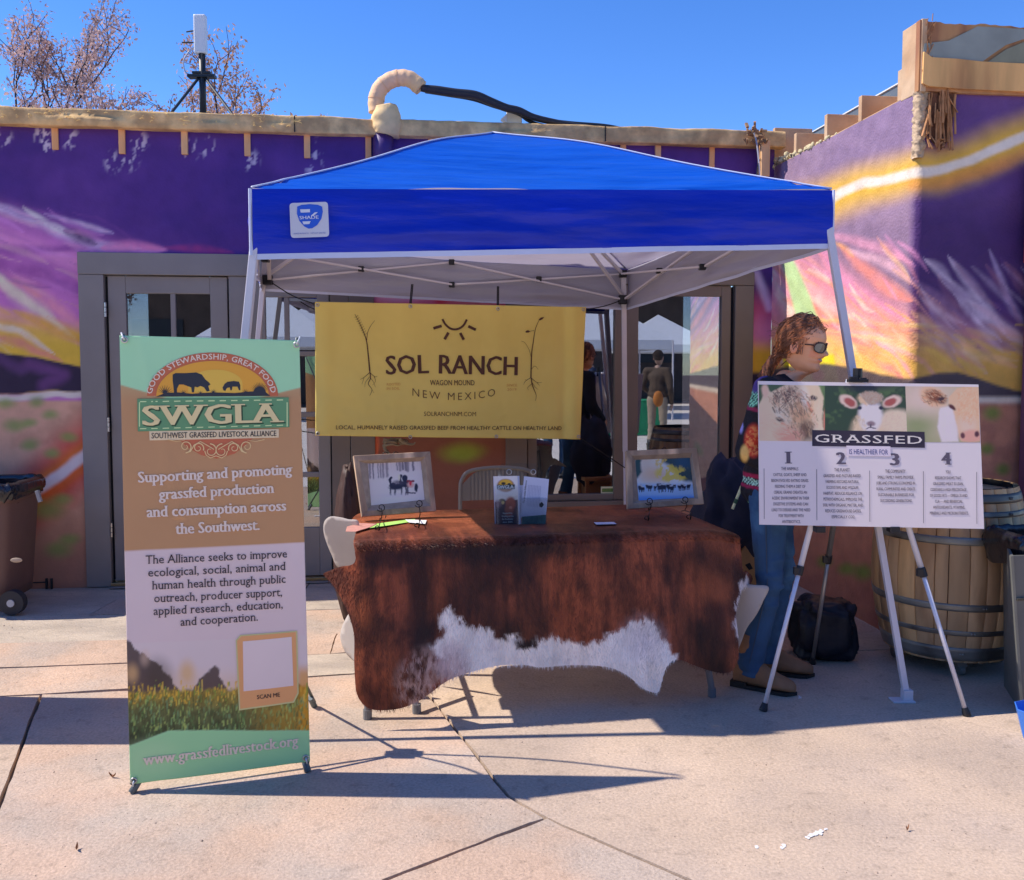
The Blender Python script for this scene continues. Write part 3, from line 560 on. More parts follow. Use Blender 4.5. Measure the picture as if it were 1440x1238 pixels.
def paint_wing(P, side):
    # side = 1 on the sunlit face, 0 on the shaded face
    K = sh
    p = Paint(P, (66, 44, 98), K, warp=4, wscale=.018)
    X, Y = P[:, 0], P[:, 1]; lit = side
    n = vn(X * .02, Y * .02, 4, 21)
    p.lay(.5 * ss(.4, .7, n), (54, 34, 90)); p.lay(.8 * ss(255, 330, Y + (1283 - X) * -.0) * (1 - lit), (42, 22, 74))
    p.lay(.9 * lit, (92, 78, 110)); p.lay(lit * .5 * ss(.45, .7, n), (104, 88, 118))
    def st(pts, w, c, a=1., soft=.8, w2=None, tp=False): p.stroke(pts, w, c, soft=soft, a=a, w2=w2, tp=tp)
    st([(1060, 320), (1110, 296), (1160, 285), (1215, 262), (1283, 241), (1320, 240), (1365, 226), (1400, 208), (1445, 190), (1600, 120)], 25, (172, 138, 40), .9, .85)
    st([(1283, 256), (1330, 256), (1380, 240), (1445, 212), (1600, 150)], 9, (156, 96, 46), .5, .8)
    st([(1060, 308), (1160, 285), (1215, 258), (1283, 242), (1320, 240), (1365, 226), (1400, 208), (1445, 188), (1600, 110)], 6.6, (236, 226, 240), .98, .5)
    # pink, white and violet rays fanning down to the right
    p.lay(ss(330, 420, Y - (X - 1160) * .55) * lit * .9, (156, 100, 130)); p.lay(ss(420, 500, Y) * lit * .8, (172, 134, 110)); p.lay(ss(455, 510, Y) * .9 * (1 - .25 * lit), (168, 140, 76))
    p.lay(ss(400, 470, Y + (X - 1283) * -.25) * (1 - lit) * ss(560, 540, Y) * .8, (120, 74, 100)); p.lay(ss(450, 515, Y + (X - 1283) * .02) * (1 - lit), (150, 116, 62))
    for (pts, w, c, a) in [([(1085, 352), (1120, 400), (1190, 470), (1270, 530)], 14, (190, 110, 130), .8), ([(1100, 350), (1150, 420), (1225, 470), (1283, 500)], 9, (212, 172, 196), .8), ([(1150, 345), (1200, 410), (1283, 452)], 10, (148, 96, 140), .7),
                           ([(1180, 345), (1240, 400), (1283, 425)], 9, (190, 118, 124), .8), ([(1190, 352), (1245, 372), (1283, 400)], 6, (176, 140, 176), .7), ([(1160, 330), (1220, 345), (1283, 372)], 7, (150, 104, 140), .6),
                           ([(1175, 430), (1230, 470), (1245, 475)], 3.2, (246, 238, 240), .95), ([(1180, 460), (1215, 510)], 3, (246, 238, 236), .95), ([(1195, 400), (1215, 432), (1232, 440)], 3, (236, 216, 230), .8), ([(1085, 380), (1110, 440), (1150, 500)], 9, (236, 220, 226), .7),
                           ([(1090, 480), (1150, 500), (1270, 505)], 14, (190, 158, 96), .7), ([(1100, 420), (1180, 450), (1283, 470)], 8, (220, 140, 120), .6),
                           ([(1283, 395), (1330, 430), (1380, 470), (1425, 495)], 9, (100, 74, 116), .7), ([(1300, 365), (1350, 410), (1400, 450), (1440, 480), (1560, 540)], 8, (150, 138, 172), .6), ([(1335, 360), (1380, 420), (1415, 470)], 7, (150, 138, 176), .55), ([(1290, 410), (1340, 450), (1420, 500)], 7, (130, 90, 110), .7),
                           ([(1390, 350), (1425, 430), (1450, 470)], 5, (120, 108, 156), .6), ([(1283, 440), (1330, 470), (1430, 520)], 8, (160, 120, 110), .7), ([(1283, 470), (1350, 495), (1430, 510)], 6, (190, 160, 130), .5)]:
        st(pts, w, c, a, .9, tp=True)
    p.rays(80, (1060, 1270, 330, 500), 42, 90, 3.5, [(214, 150, 160), (236, 214, 226), (150, 100, 150), (226, 170, 110), (190, 120, 150)], .55)
    p.rays(26, (1060, 1270, 440, 500), 12, 80, 4, [(206, 184, 110), (226, 206, 160), (200, 150, 110)], .45)
    p.rays(80, (1290, 1500, 360, 480), 46, 100, 6, [(120, 104, 150), (150, 138, 176), (70, 46, 100), (130, 88, 110), (60, 34, 84)], .32)
    p.rays(22, (1290, 1480, 455, 505), 22, 90, 6, [(176, 140, 90), (190, 160, 80), (150, 100, 96)], .45)
    # green beam and the yellow cloth it falls on
    p.poly([(1092, 352), (1108, 350), (1152, 452), (1170, 520), (1128, 522), (1118, 440)], (112, 146, 116), soft=3, a=.85)
    p.poly([(1100, 500), (1172, 500), (1182, 552), (1106, 560)], (214, 200, 44), soft=3, a=.95); p.ell(1150, 528, 9, 9, (206, 120, 40), soft=.4)
    p.poly([(1040, 530), (1110, 515), (1160, 512), (1200, 518), (1240, 526), (1283, 532), (1320, 524), (1345, 524), (1375, 532), (1400, 542), (1432, 552), (1600, 560), (1600, 566), (1040, 566)], (44, 40, 58), soft=2.5, a=.96)
    p.lay(ss(555, 562, Y) * ss(1050, 1080, X), (176, 166, 170)); p.lay(ss(563, 572, Y), (136, 92, 82)); p.lay(.6 * ss(.42, .62, vn(X * .03, Y * .03, 4, 9)) * ss(563, 572, Y), (118, 76, 72)); p.lay(ss(690, 860, Y) * .6, (92, 56, 58))
    for x, y, r in [(1395, 582, 11), (1388, 632, 9), (1190, 800, 10), (1213, 805, 13), (1160, 790, 9), (1410, 660, 9), (1235, 700, 14), (1300, 620, 12)]: p.ell(x, y, r, r * .8, (66, 96, 34), soft=.8, a=.75)
    return p.C
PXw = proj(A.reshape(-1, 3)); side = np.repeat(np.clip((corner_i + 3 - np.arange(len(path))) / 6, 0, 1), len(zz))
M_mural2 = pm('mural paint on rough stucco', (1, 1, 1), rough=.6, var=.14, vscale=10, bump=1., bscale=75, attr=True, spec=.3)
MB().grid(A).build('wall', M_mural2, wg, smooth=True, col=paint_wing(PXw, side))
S1 = Frame(CO1, SD)          # sunlit face; its n points left
if S1.n[0] > 0: S1.n = -S1.n
M_ply = pm('weathered plywood', sh(126, 94, 72), rough=.8, var=.4, vscale=5, bump=.6, bscale=30, stretch=(1, 1, .22), col2=sh(92, 62, 50), mixs=5)
M_block = pm('blocking lumber', li(215, 165, 120), rough=.75, var=.16, vscale=10, bump=.3, col2=li(228, 184, 140))
M_foam = pm('spray foam', li(225, 200, 150), rough=.9, var=.25, vscale=30, bump=1, bscale=60)
M_mem = pm('grey roofing felt', sh(92, 98, 108), rough=.8, var=.2, vscale=5, bump=.4)
def sidebox(name, t0, t1, b0, b1, c0, c1, mat): return MB().fbox(S1, t0, t1, b0, b1, c0, c1).build(name, mat, wg, bevel=.004)
def tcol(px, py):   # distance along the sunlit face
    return S1.px(px, py)[0]
for x0, x1, y0, y1 in ((1078, 1096, 175, 232), (1110, 1124, 184, 214), (1153, 1166, 158, 196), (1200, 1214, 132, 170), (1256, 1267, 97, 140)):
    t = tcol((x0 + x1) / 2, 200); b1 = S1.px(x1, y0)[1]; b0 = ZS - .02
    MB().fbox(S1, t - .019, t + .019, b0, b1, -.28, -.005).build('blocking', M_block, wg, bevel=.003)
sidebox('top_plate', 0, LW - .05, ZS2 - .02, ZS2 + .012, -.3, -.012, M_block)
MB().fbox(S1, -.2, LW, 3.03, 3.12, -.36, -.345).build('metal_flashing', pm('dark metal flashing', sh(74, 80, 92), rough=.4, metal=.4), wg)
MB().fbox(S1, -.2, LW, 3.121, 3.128, -.365, -.335).build('flashing_lip', pm('white metal lip', (.75, .76, .8), rough=.4), wg)
MB().fbox(S1, .05, LW, ZS2 + .013, 3.03, -.34, -.33).build('back_board', pm('pale boards', sh(190, 160, 130), rough=.8), wg)
mb = MB()
for k in range(260):
    t = random.uniform(0, .95) ** 1.3; mb.ball(S1.P(t, ZS2 + .006 + random.uniform(-.008, .05) * (1.05 - t) ** 2, random.uniform(-.14, .004)), rng.uniform(.4, 1.3, 3) * random.uniform(.008, .022), 8)
mb.build('spray_foam', M_foam, wg, smooth=True)
F2 = Frame(CO2 + UX * 0, UX)
# plywood parapet over the front face
ya = F2.px(1284, 29)[1]; yb = F2.px(1284, 129)[1]
pts = []
for x in np.arange(1291, 1700, 7.): q = F2.px(x, np.interp(x, [1291, 1320, 1360, 1400, 1440, 1520, 1700], [29, 34, 36, 37, 41, 46, 52])); pts.append((q[0], q[1] + random.uniform(-.006, .004)))
pts += [(1.75, yb), (F2.px(1345, 130)[0], yb - .005), (F2.px(1340, 126)[0], yb), (pts[0][0], yb)]
V2, Fq = tri2(np.array(pts)); mbp = MB(); P3 = np.array([F2.P(a, b, .02) for a, b in V2]); mbp.add(P3, Fq); R3 = np.array([F2.P(a, b, .02) for a, b in pts]); n = len(R3)
mbp.add(np.vstack([R3, R3 - F2.n * .035]), [(i, (i + 1) % n, n + (i + 1) % n, n + i)[::-1] for i in range(n)]); mbp.build('plywood_parapet', M_ply, wg)
def flat(name, fr, px, c, th, mat, parent):
    P = np.array([fr.px(*p) for p in px]); V2, Fq = tri2(P); m = MB(); m.add(np.array([fr.P(a, b, c + th) for a, b in V2]), Fq); R = np.array([fr.P(a, b, c + th) for a, b in P]); n = len(R)
    m.add(np.vstack([R, R - fr.n * th]), [(i, (i + 1) % n, n + (i + 1) % n, n + i) for i in range(n)]); return m.build(name, mat, parent)
flat('roofing_felt', F2, [(1296, 64), (1330, 60), (1370, 40), (1440, 44), (1520, 50), (1520, 60), (1440, 56), (1410, 66), (1384, 84), (1376, 90), (1340, 86), (1305, 84), (1294, 76)], .021, .006, M_mem, wg)
flat('roofing_felt', F2, [(1384, 90), (1410, 72), (1440, 60), (1520, 64), (1520, 96), (1440, 92)], .023, .008, pm('dark felt', sh(84, 86, 84), rough=.85, var=.3), wg)
flat('plywood_strip', F2, [(1294, 76), (1305, 84), (1340, 86), (1376, 90), (1440, 93), (1600, 97), (1600, 140), (1440, 132), (1345, 128), (1300, 124), (1292, 120)], .0205, .016, pm('pale plywood strip', sh(148, 116, 84), rough=.75, var=.35, vscale=7, stretch=(1, 1, .16), bump=.5, col2=sh(112, 80, 58)), wg)
MB().fbox(F2, -.004, .026, ZS2 - .01, ya + .004, -.16, .024).build('corner_stud', M_block, wg, bevel=.004)
mb = MB()
for k in range(26):                                     # fringe of splinters down the corner
    z = random.uniform(ZS2, ya); p = F2.P(.005 + random.uniform(0, .05), z, .028); mb.beam(p, p + np.array([random.uniform(-.01, .03), 0, random.uniform(.02, .07)]), .004, .003)
for k in range(46):
    x = random.uniform(1301, 1342); y = random.uniform(124, 165) if k < 34 else random.uniform(185, 205); l = random.uniform(18, 60) if k < 34 else random.uniform(8, 22); an = random.gauss(90, 6) if k < 30 else random.uniform(20, 160)
    a0, b0 = F2.px(x, y); L = min(l, 212 - y) / 1300 * 4.85; an = math.radians(an); p = F2.P(a0, b0, .008 + random.uniform(0, .02)); mb.beam(p, F2.P(a0 + math.cos(an) * L * .6, b0 - math.sin(an) * L, .012 + random.uniform(0, .03)), random.uniform(.004, .012), random.uniform(.003, .009))
mb.build('splintered_wood', pm('splintered wood', sh(112, 80, 60), rough=.8, var=.35, vscale=25), wg)
flat('broken_hollow', F2, [(1300, 132), (1342, 128), (1338, 190), (1322, 212), (1306, 196)], .003, .002, pm('dark rotten wood', sh(70, 46, 38), rough=.9, var=.4, vscale=30, bump=1), wg)
mb = MB()
cA = []
for t in np.linspace(0, 1, 60):
    z = F2.px(1284, 126 + 96 * t)[1]; ww = (.052 - .03 * t ** 2) * (1 + .5 * mnoise.noise(Vector((t * 9, 0, 1)))); r = []
    for q in np.linspace(0, 1, 14):
        a = q * 2 - .65; l = mnoise.noise(Vector((t * 13, q * 6, 3))) * .012 + mnoise.noise(Vector((t * 47, q * 21, 8))) * .009 + .008 * math.sin(q * math.pi)
        r.append(F2.P(max(a, 0) * ww, z, .002 + l - .0) if a > 0 else F2.P(-.002 - l, z, a * .07))
    cA.append(r)
mb.grid(np.array(cA))
mb.build('crumbled_plaster', pm('crumbled tan plaster', li(215, 178, 140), rough=.95, var=.3, vscale=40, bump=1), wg, smooth=True)
# red post at the far right
rp = thing('red_post', 'dark red painted post at the right end of the mural wall', 'post', F2.P(F2.px(1437, 600)[0], 0, .05))
a0 = F2.px(1432, 400)[0]
MB().fbox(F2, a0, a0 + .11, 1.98, 2.5, .03, .1).build('upper_board', pm('red paint', sh(120, 36, 56), rough=.6), rp, bevel=.004)
MB().fbox(F2, a0 + .015, a0 + .1, 0, 1.96, .03, .09).build('post', pm('plum paint', sh(84, 52, 78), rough=.6), rp, bevel=.004)
MB().fbox(F2, a0 + .045, a0 + .5, .8, 1.35, .095, .2).build('black_board', pm('black board', (.02, .02, .025), rough=.5), rp, bevel=.01)
# ================================================================ ON THE ROOF
def along(P): return [np.asarray(p) for p in P]
M_black = pm('matte black metal', (.02, .025, .03), rough=.45, var=.1)
M_white = pm('white plastic', (.78, .78, .76), rough=.4, var=.04)
Yr = 7.3
at = lambda x, y, Y=Yr: AY(x, y, Y)
mast = thing('antenna_mast', 'black tripod antenna mast with a tall white panel on the roof', 'antenna', at(286, 170))
mast_base = at(286, 178)
MB().tube([at(286, 178), at(284, 72)], .026, 12).build('pole', M_black, mast, smooth=True)
b = MB(); c = at(282, 49); b.box(c, (.095, .06, .295)); b.build('antenna_panel', M_white, mast, bevel=.012)
b = MB(); b.box(at(284, 108), (.21, .07, .022)); b.box(at(284, 103), (.14, .05, .018)); b.build('bracket', M_black, mast, bevel=.002)
for p, q, dy in (((280, 109), (240, 160), -.35), ((288, 109), (329, 164), -.3), ((284, 109), (289, 165), .5)):
    MB().tube([at(*p), at(q[0], q[1], Yr + dy)], .011, 8).build('tripod_leg', M_black, mast)
MB().tube([at(275, 43), at(262, 45)], .006, 6).build('antenna_rod', M_black, mast); MB().tube([at(275, 60), at(256, 60)], .006, 6).build('antenna_rod', M_black, mast)
MB().tube(catmull([at(274, 66), at(264, 75), at(258, 88), at(262, 103), at(276, 105), at(285, 96), at(287, 80)], 6), .006, 6).build('cable', pm('grey cable', (.45, .5, .6), rough=.5), mast, smooth=True)
# gooseneck pipe
Yp = 6.2
gp_ = thing('gooseneck_pipe', 'foam wrapped gooseneck pipe curling over the roof edge behind the canopy', 'pipe', AY(540, 215, Yp))
a_ = lambda x, y: AY(x, y, Yp)
MB().tube([a_(539, 232), a_(539, 188)], .066, 20).build('lower_pipe', pm('purple painted pipe', sh(44, 26, 84), rough=.5), gp_, smooth=True)
mb = MB(); R0 = catmull([a_(543, 192), a_(544, 180), a_(543, 165), a_(541, 150)], 5); mb.tube(R0, [.088, .09, .092, .094, .098, .1, .1, .1, .1, .098, .096, .094, .09, .084, .078, .07][:len(R0)], 20)
V = mb.V(); V += np.array([[mnoise.noise(Vector(p * 22)) * .012] * 3 for p in V]); mb.v = [V]
mb.build('pipe_boot', pm('tan foam wrap', sh(190, 166, 138), rough=.8, var=.15, vscale=14, bump=.6), gp_, smooth=True)
mb = MB(); R1 = catmull([a_(530, 158), a_(529, 142), a_(534, 126), a_(546, 115), a_(561, 110), a_(577, 112), a_(592, 124)], 8); rr = [.053 + .0012 * math.sin(i * 1.3) + (.0015 if i % 9 == 0 else 0) for i in range(len(R1))]
mb.tube(R1, rr, 20); mb.build('bent_pipe', pm('pink tan pipe wrap', sh(216, 178, 160), rough=.7, var=.14, vscale=12, bump=.5, col2=sh(190, 160, 130)), gp_, smooth=True)
mb = MB()
for i in (9, 20, 31): mb.tube([R1[i] - (R1[i + 1] - R1[i]) * .4, R1[i] + (R1[i + 1] - R1[i]) * .4], rr[i] + .002, 20, cap=False)
mb.build('wrap_seam', pm('wrap seam', sh(170, 138, 118), rough=.8), gp_, smooth=True)
# cables and their support
cb = thing('roof_cables', 'bundle of thick black cables sagging from the pipe along the roof edge', 'cables', AY(720, 170, 6.35))
def yy(x, t): return 6.2 + (x - 600) / 600 * .55 + t
c1 = [AY(x, y, yy(x, 0)) for x, y in ((592, 124), (612, 127), (640, 131), (668, 134), (690, 143), (712, 152), (730, 156), (750, 165), (780, 172), (815, 178), (860, 184), (898, 190))]
c2 = [AY(x, y, yy(x, .05)) for x, y in ((598, 129), (630, 134), (665, 140), (695, 150), (728, 160), (745, 171), (770, 178), (800, 182), (850, 188))]
c3 = [AY(x, y, yy(x, .03)) for x, y in ((730, 157), (760, 168), (800, 174), (850, 178), (880, 184), (897, 189), (1000, 192))]
R = catmull(c1, 5); MB().tube(R, np.interp(np.linspace(0, 1, len(R)), [0, .1, .5, 1], [.022, .03, .026, .014]), 10).build('cable', pm('black cable', (.03, .028, .03), rough=.5), cb, smooth=True)
MB().tube(catmull(c2, 5), .012, 8).build('cable', M_black, cb, smooth=True); MB().tube(catmull(c3, 5), .018, 8).build('cable', M_black, cb, smooth=True)
sb = thing('cable_support', 'small white box propping the black cables on the roof edge', 'support', AY(722, 180, 6.42))
MB().box(AY(723, 168, 6.42), (.105, .09, .115)).build('box', pm('dirty white metal', sh(190, 190, 196), rough=.5, var=.2), sb, bevel=.006)
MB().prism([AY(713, 160, 6.37), AY(704, 168, 6.37), AY(713, 172, 6.37)], (0, .05, 0)).build('flap', M_white, sb); MB().fbox(Frame(AY(722, 179, 6.42), UX), -.06, .1, -.02, .0, -.05, .05).build('foot_plate', M_black, sb)
ms = MB(); Fm = Frame(AY(890, 190, 6.9), UX); ms.fbox(Fm, -.9, .95, -.05, .035, -.2, 0); ms.build('roof_curb', pm('dark curb', sh(60, 62, 74), rough=.5), bl, bevel=.01)
# hanging loose wires at the inner corner
lw = thing('loose_wires', 'tangle of loose wires and broken wood at the inner roof corner', 'wires', AY(1068, 200, 6.45))
MB().tube(catmull([AY(x, y, 6.42) for x, y in ((1060, 186), (1064, 200), (1067, 225), (1069, 250))], 5), .006, 6).build('wire', pm('pale wire', (.5, .5, .55)), lw); MB().tube(catmull([AY(x, y, 6.42) for x, y in ((1064, 190), (1070, 205), (1073, 215), (1066, 232), (1064, 248))], 5), .004, 6).build('wire', M_black, lw)
mb = MB()
for k in range(34): p = AY(1050 + random.uniform(0, 26), 178 + random.uniform(0, 26), 6.42 + random.uniform(-.05, .1)); mb.beam(p, p + rng.normal(0, .024, 3) * (1, 1, .8), random.uniform(.008, .02), .014)
mb.build('broken_wood', pm('broken wood', sh(96, 76, 64), rough=.8, var=.3, vscale=20), lw)
MB().box(AY(1074, 225, 6.45), (.06, .1, .24)).build('wood_end', M_wood, lw, bevel=.005)
# ================================================================ TREES BEHIND THE ROOF
M_bark = pm('dark bark', (.06, .045, .05), rough=.9, var=.3, vscale=12, bump=.8)
M_leafA = pm('dry pink brown leaves', (.62, .42, .38), rough=.7, var=.35, vscale=1.6, transl=.35, col2=(.42, .26, .23), mixs=2.2)
M_leafB = pm('dry orange brown leaves', (.62, .38, .26), rough=.7, var=.35, vscale=1.6, transl=.35, col2=(.44, .26, .18), mixs=2.2)
def tree(label, base, H, spread, seed, leafmat, nleaf, density=1.):
    R = random.Random(seed); t = thing('bare_tree', label, 'tree', base, 'trees behind the roof'); wood = MB(); tips = []
    def grow(p, d, L, r, lvl):
        n = 5; pts = [p]; q = p; dd = d
        for i in range(n):
            dd = dd + np.array([R.gauss(0, .13), R.gauss(0, .13), R.gauss(.02, .08)]); dd /= np.linalg.norm(dd); q = q + dd * L / n; pts.append(q)
            if lvl >= 3: tips.append((q, dd))
        wood.tube(pts, np.linspace(r, r * .62, n + 1), 7 if lvl < 3 else 4, cap=False)
        if lvl == 5: return
        k = (3, 3, 3, 3, 3)[lvl]
        for j in range(k + (1 if R.random() < .5 * density else 0)):
            i = n if j == 0 else R.randint(2, n); a = R.uniform(0, 6.283); tilt = R.uniform(.3, .85) * (.5 if j == 0 else 1)
            x = np.cross(dd, (0, 0, 1.)); x = x / (np.linalg.norm(x) + 1e-6); y = np.cross(dd, x); nd = dd * math.cos(tilt) + (x * math.cos(a) + y * math.sin(a)) * math.sin(tilt) * spread; nd[2] += .12; nd /= np.linalg.norm(nd)
            grow(pts[i], nd, L * R.uniform(.62, .8), r * .56, lvl + 1)
    grow(np.asarray(base, float), np.array([R.gauss(0, .05), 0, 1.]), H * .34, H * .015, 0)
    wood.build('trunk', M_bark, t, smooth=True)
    V = []; F = []
    for k in range(nleaf):
        p, d = tips[R.randrange(len(tips))]; p = p + np.array([R.gauss(0, .05), R.gauss(0, .05), R.gauss(-.02, .045)])
        for s_ in range(2):
            c = p + np.array([R.gauss(0, .03)] * 3) ; u = np.array([R.gauss(0, 1), R.gauss(0, 1), R.gauss(-.5, 1)]); u /= np.linalg.norm(u); w = np.cross(u, (R.gauss(0, 1), R.gauss(0, 1), R.gauss(0, 1))); w /= np.linalg.norm(w) + 1e-6
            l, h = R.uniform(.03, .075), R.uniform(.008, .018); n = len(V); V += [c, c + u * l * .5 + w * h, c + u * l, c + u * l * .5 - w * h]; F.append((n, n + 1, n + 2, n + 3))
    o = obj('crown', V, F, leafmat, t); o['kind'] = 'stuff'; return t
def tb(px, Y): q = AY(px, 500, Y); return (q[0], q[1], 0.)
tree('bare branched tree with dry pinkish leaves rising above the roof at the left', tb(150, 13), 6.4, 1.15, 5, M_leafA, 19000)
tree('smaller leafier tree behind the antenna mast, its leaves orange brown', tb(300, 13.5), 5.7, 1.2, 9, M_leafB, 17000)
tree('thin tree cut off by the left edge, only twigs showing over the roof', tb(-30, 12.5), 5.1, 1.1, 14, M_leafA, 8000)
# ================================================================ POP-UP CANOPY
FL, FR, BR, BL = (np.array(p) for p in ((-1.012, 3.65, 1.881), (1.416, 4.15, 1.987), (.7586, 6.2, 1.839), (-1.541, 5.75, 1.929)))
HV = [.258, .240, .25, .245]; TFL, TFR, TBR, TBL = (p + np.array([0, 0, h]) for p, h in zip((FL, FR, BR, BL), HV)); PK = np.array([-.1, 4.94, 2.668])
cp = thing('popup_canopy', 'blue pop-up shade canopy on white slanted legs sheltering the cowhide table', 'canopy', (PK[0], PK[1], 0))
M_blue = pm('blue canopy fabric', (.006, .125, .72), rough=.34, var=.12, vscale=6, bump=.7, bscale=5, bdist=.03, stretch=(.5, .5, 5), spec=.5, back=(.58, .53, .64), transl=.34)
M_blue2 = pm('shaded blue valance fabric', (.003, .026, .47), rough=.42, var=.16, vscale=4, bump=.6, bscale=5, bdist=.02, stretch=(.6, .6, 3), spec=.35, back=(.40, .39, .46), transl=.04)  # same fabric as the roof panels, shade put into a darker blue
M_trim = pm('white trim tape', (.60, .64, .80), rough=.6, var=.05)
M_wp = pm('white powder coated tube', (.66, .62, .64), rough=.4, var=.06)
def roofpt(a, b, s, t):
    e = a * (1 - s) + b * s; p = e * (1 - t) + PK * t
    ridge = .036 * math.exp(-((t - .74) / .25) ** 2) * (1 - t ** 4) * min(1, t * 4)
    sag = -.055 * 4 * s * (1 - s) * math.sin(math.pi * min(1, t * .95 + .05)) * (1 - t * .5)
    p = p.copy(); p[2] += ridge + sag + .004
    w = mnoise.noise(Vector((p[0] * 1.6, p[1] * 3 + 3, p[2] * 26))) * .013 + mnoise.noise(Vector((p[0] * 5, p[1] * 5, p[2] * 60))) * .004
    w *= (math.sin(math.pi * s) ** .5 * (1 - t) ** .6 + .001) * 1.5
    edge = max(0, 1 - t / .14); w += edge * (1 - edge) * 4 * (.022 * mnoise.noise(Vector((s * 7, 2, t * 30))))
    p[2] += w; return p
for nm, a, b in (('front', TFL, TFR), ('right', TFR, TBR), ('back', TBR, TBL), ('left', TBL, TFL)):
    A = np.array([[roofpt(a, b, s, t) for t in np.linspace(0, 1, 90 if nm == 'front' else 50)] for s in np.linspace(0, 1, 100 if nm == 'front' else 50)])
    MB().grid(A).build('roof_panel', M_blue, cp, smooth=True)
for a in (TFL, TFR, TBR, TBL):
    P = [roofpt(a, a + 1e-6, 0, t) + np.array([0, 0, .004]) for t in np.linspace(0, 1, 30)]; MB().tube(P, .0085, 6, flat=.5).build('ridge_seam', M_trim, cp, smooth=True)
for nm, a, b, c, d in (('f', TFL, TFR, FL, FR), ('r', TFR, TBR, FR, BR), ('b', TBR, TBL, BR, BL), ('l', TBL, TFL, BL, FL)):
    out = np.cross(b - a, (0, 0, 1.)); out /= np.linalg.norm(out); A = []; nu = 120 if nm == 'f' else 60
    for s in np.linspace(0, 1, nu):
        r = []
        for t in np.linspace(0, 1, 16):
            top = a * (1 - s) + b * s; bot = c * (1 - s) + d * s; p = top * (1 - t) + bot * t
            w = (mnoise.noise(Vector((s * 5 + ord(nm), t * 5, 0))) * .022 + mnoise.noise(Vector((s * 9, t * 14, ord(nm)))) * .010 + mnoise.noise(Vector((s * 26, t * 22, ord(nm)))) * .004) * math.sin(math.pi * s) ** .4 * (.3 + t) + .012 * math.sin(t * 3.1)
            p = p + out * (w + .004); r.append(p)
        A.append(r)
    A = np.array(A); o = MB().grid(A[:, ::-1]).build('valance', M_blue2, cp, smooth=True)
    B = np.array([[A[i, -1] + np.array([0, 0, z]) + out * .0025 for z in (.006, -.016)] for i in range(nu)]); MB().grid(B).build('hem_tape', M_trim, cp)
MB().tube([TFL + (-.006, -.008, .0), FL + (-.006, -.008, 0)], .007, 6).build('corner_piping', M_trim, cp)
MB().tube([TFR + (.006, -.008, .0), FR + (.006, -.008, 0)], .006, 6).build('corner_piping', M_trim, cp)
# legs: square tubes splayed outwards, feet on the ground
ftR = G(1275, 986); feet = {'FL': np.array([FL[0] - .17, FL[1] - .17, 0]), 'FR': ftR, 'BR': np.array([.80, 6.4, 0]), 'BL': np.array([BL[0] - .26, BL[1] + .2, 0])}
for k, c in (('FL', TFL), ('FR', TFR), ('BR', TBR), ('BL', TBL)):
    inn = (PK - c) * np.array([1, 1, 0]); inn /= np.linalg.norm(inn); top = c + inn * .035 - (0, 0, .03); f = feet[k]; mid = f + (top - f) * .42
    m = MB().beam(mid, top, .032, .032, up=(1, 0, 0)); m.beam(f + (0, 0, .012), mid + (top - f) * .1, .026, .026, up=(1, 0, 0)); o = m.build('leg', M_wp, cp, bevel=.003); WL[o.name] = WL[cp.name]
    MB().box(f + (-.02, 0, .004), (.095, .06, .008)).box(f + (0, 0, .03), (.04, .04, .045)).build('foot_plate', M_wp, o, bevel=.002)
# folding truss: two scissor pairs a side, plus roof ribs
M_brk = pm('black plastic bracket', (.015, .015, .018), rough=.4)
cor = {'FL': (FL, TFL), 'FR': (FR, TFR), 'BR': (BR, TBR), 'BL': (BL, TBL)}
def node(k): c, t = cor[k]; inn = (PK - t) * np.array([1, 1, 0]); inn /= np.linalg.norm(inn); return t + inn * .045 - (0, 0, .03), c + inn * .045 + (0, 0, .05)
for ka, kb in (('FL', 'FR'), ('FR', 'BR'), ('BR', 'BL'), ('BL', 'FL')):
    ta, la = node(ka); tb_, lb = node(kb); tm, lm = (ta + tb_) / 2 + (0, 0, .01), (la + lb) / 2 + (0, 0, .035); off = np.cross(tb_ - ta, (0, 0, 1.)); off /= np.linalg.norm(off); off *= .011
    for p, q, s in ((ta, lm, 1), (la, tm, -1), (tm, lb, 1), (lm, tb_, -1)):
        MB().beam(p + off * s, q + off * s, .012, .024, up=off).build('truss_bar', M_wp, cp, bevel=.002)
    for p in (tm, lm, (ta + lm) / 2, (tb_ + lm) / 2): MB().box(p, (.036, .045, .034)).build('truss_joint', M_brk, cp, bevel=.004)
for k in cor:
    t, l = node(k); MB().box(t, (.05, .05, .05)).build('corner_bracket', M_brk, cp, bevel=.006); MB().box(l, (.055, .055, .06)).build('slider_bracket', M_brk, cp, bevel=.006)
    hub = PK + np.array([0, 0, -.32]); a = l + (hub - l) * .0; mid = t + (PK - t) * .52 + (0, 0, -.03)
    MB().beam(l + (0, 0, .03), mid, .014, .022).build('roof_rib', M_wp, cp, bevel=.002); MB().beam(t, t + (PK - t) * .97 - (0, 0, .03), .016, .02).build('roof_rib', M_wp, cp, bevel=.002)
MB().tube([PK - (0, 0, .02), PK - (0, 0, .34)], .02, 10).build('centre_post', M_wp, cp)
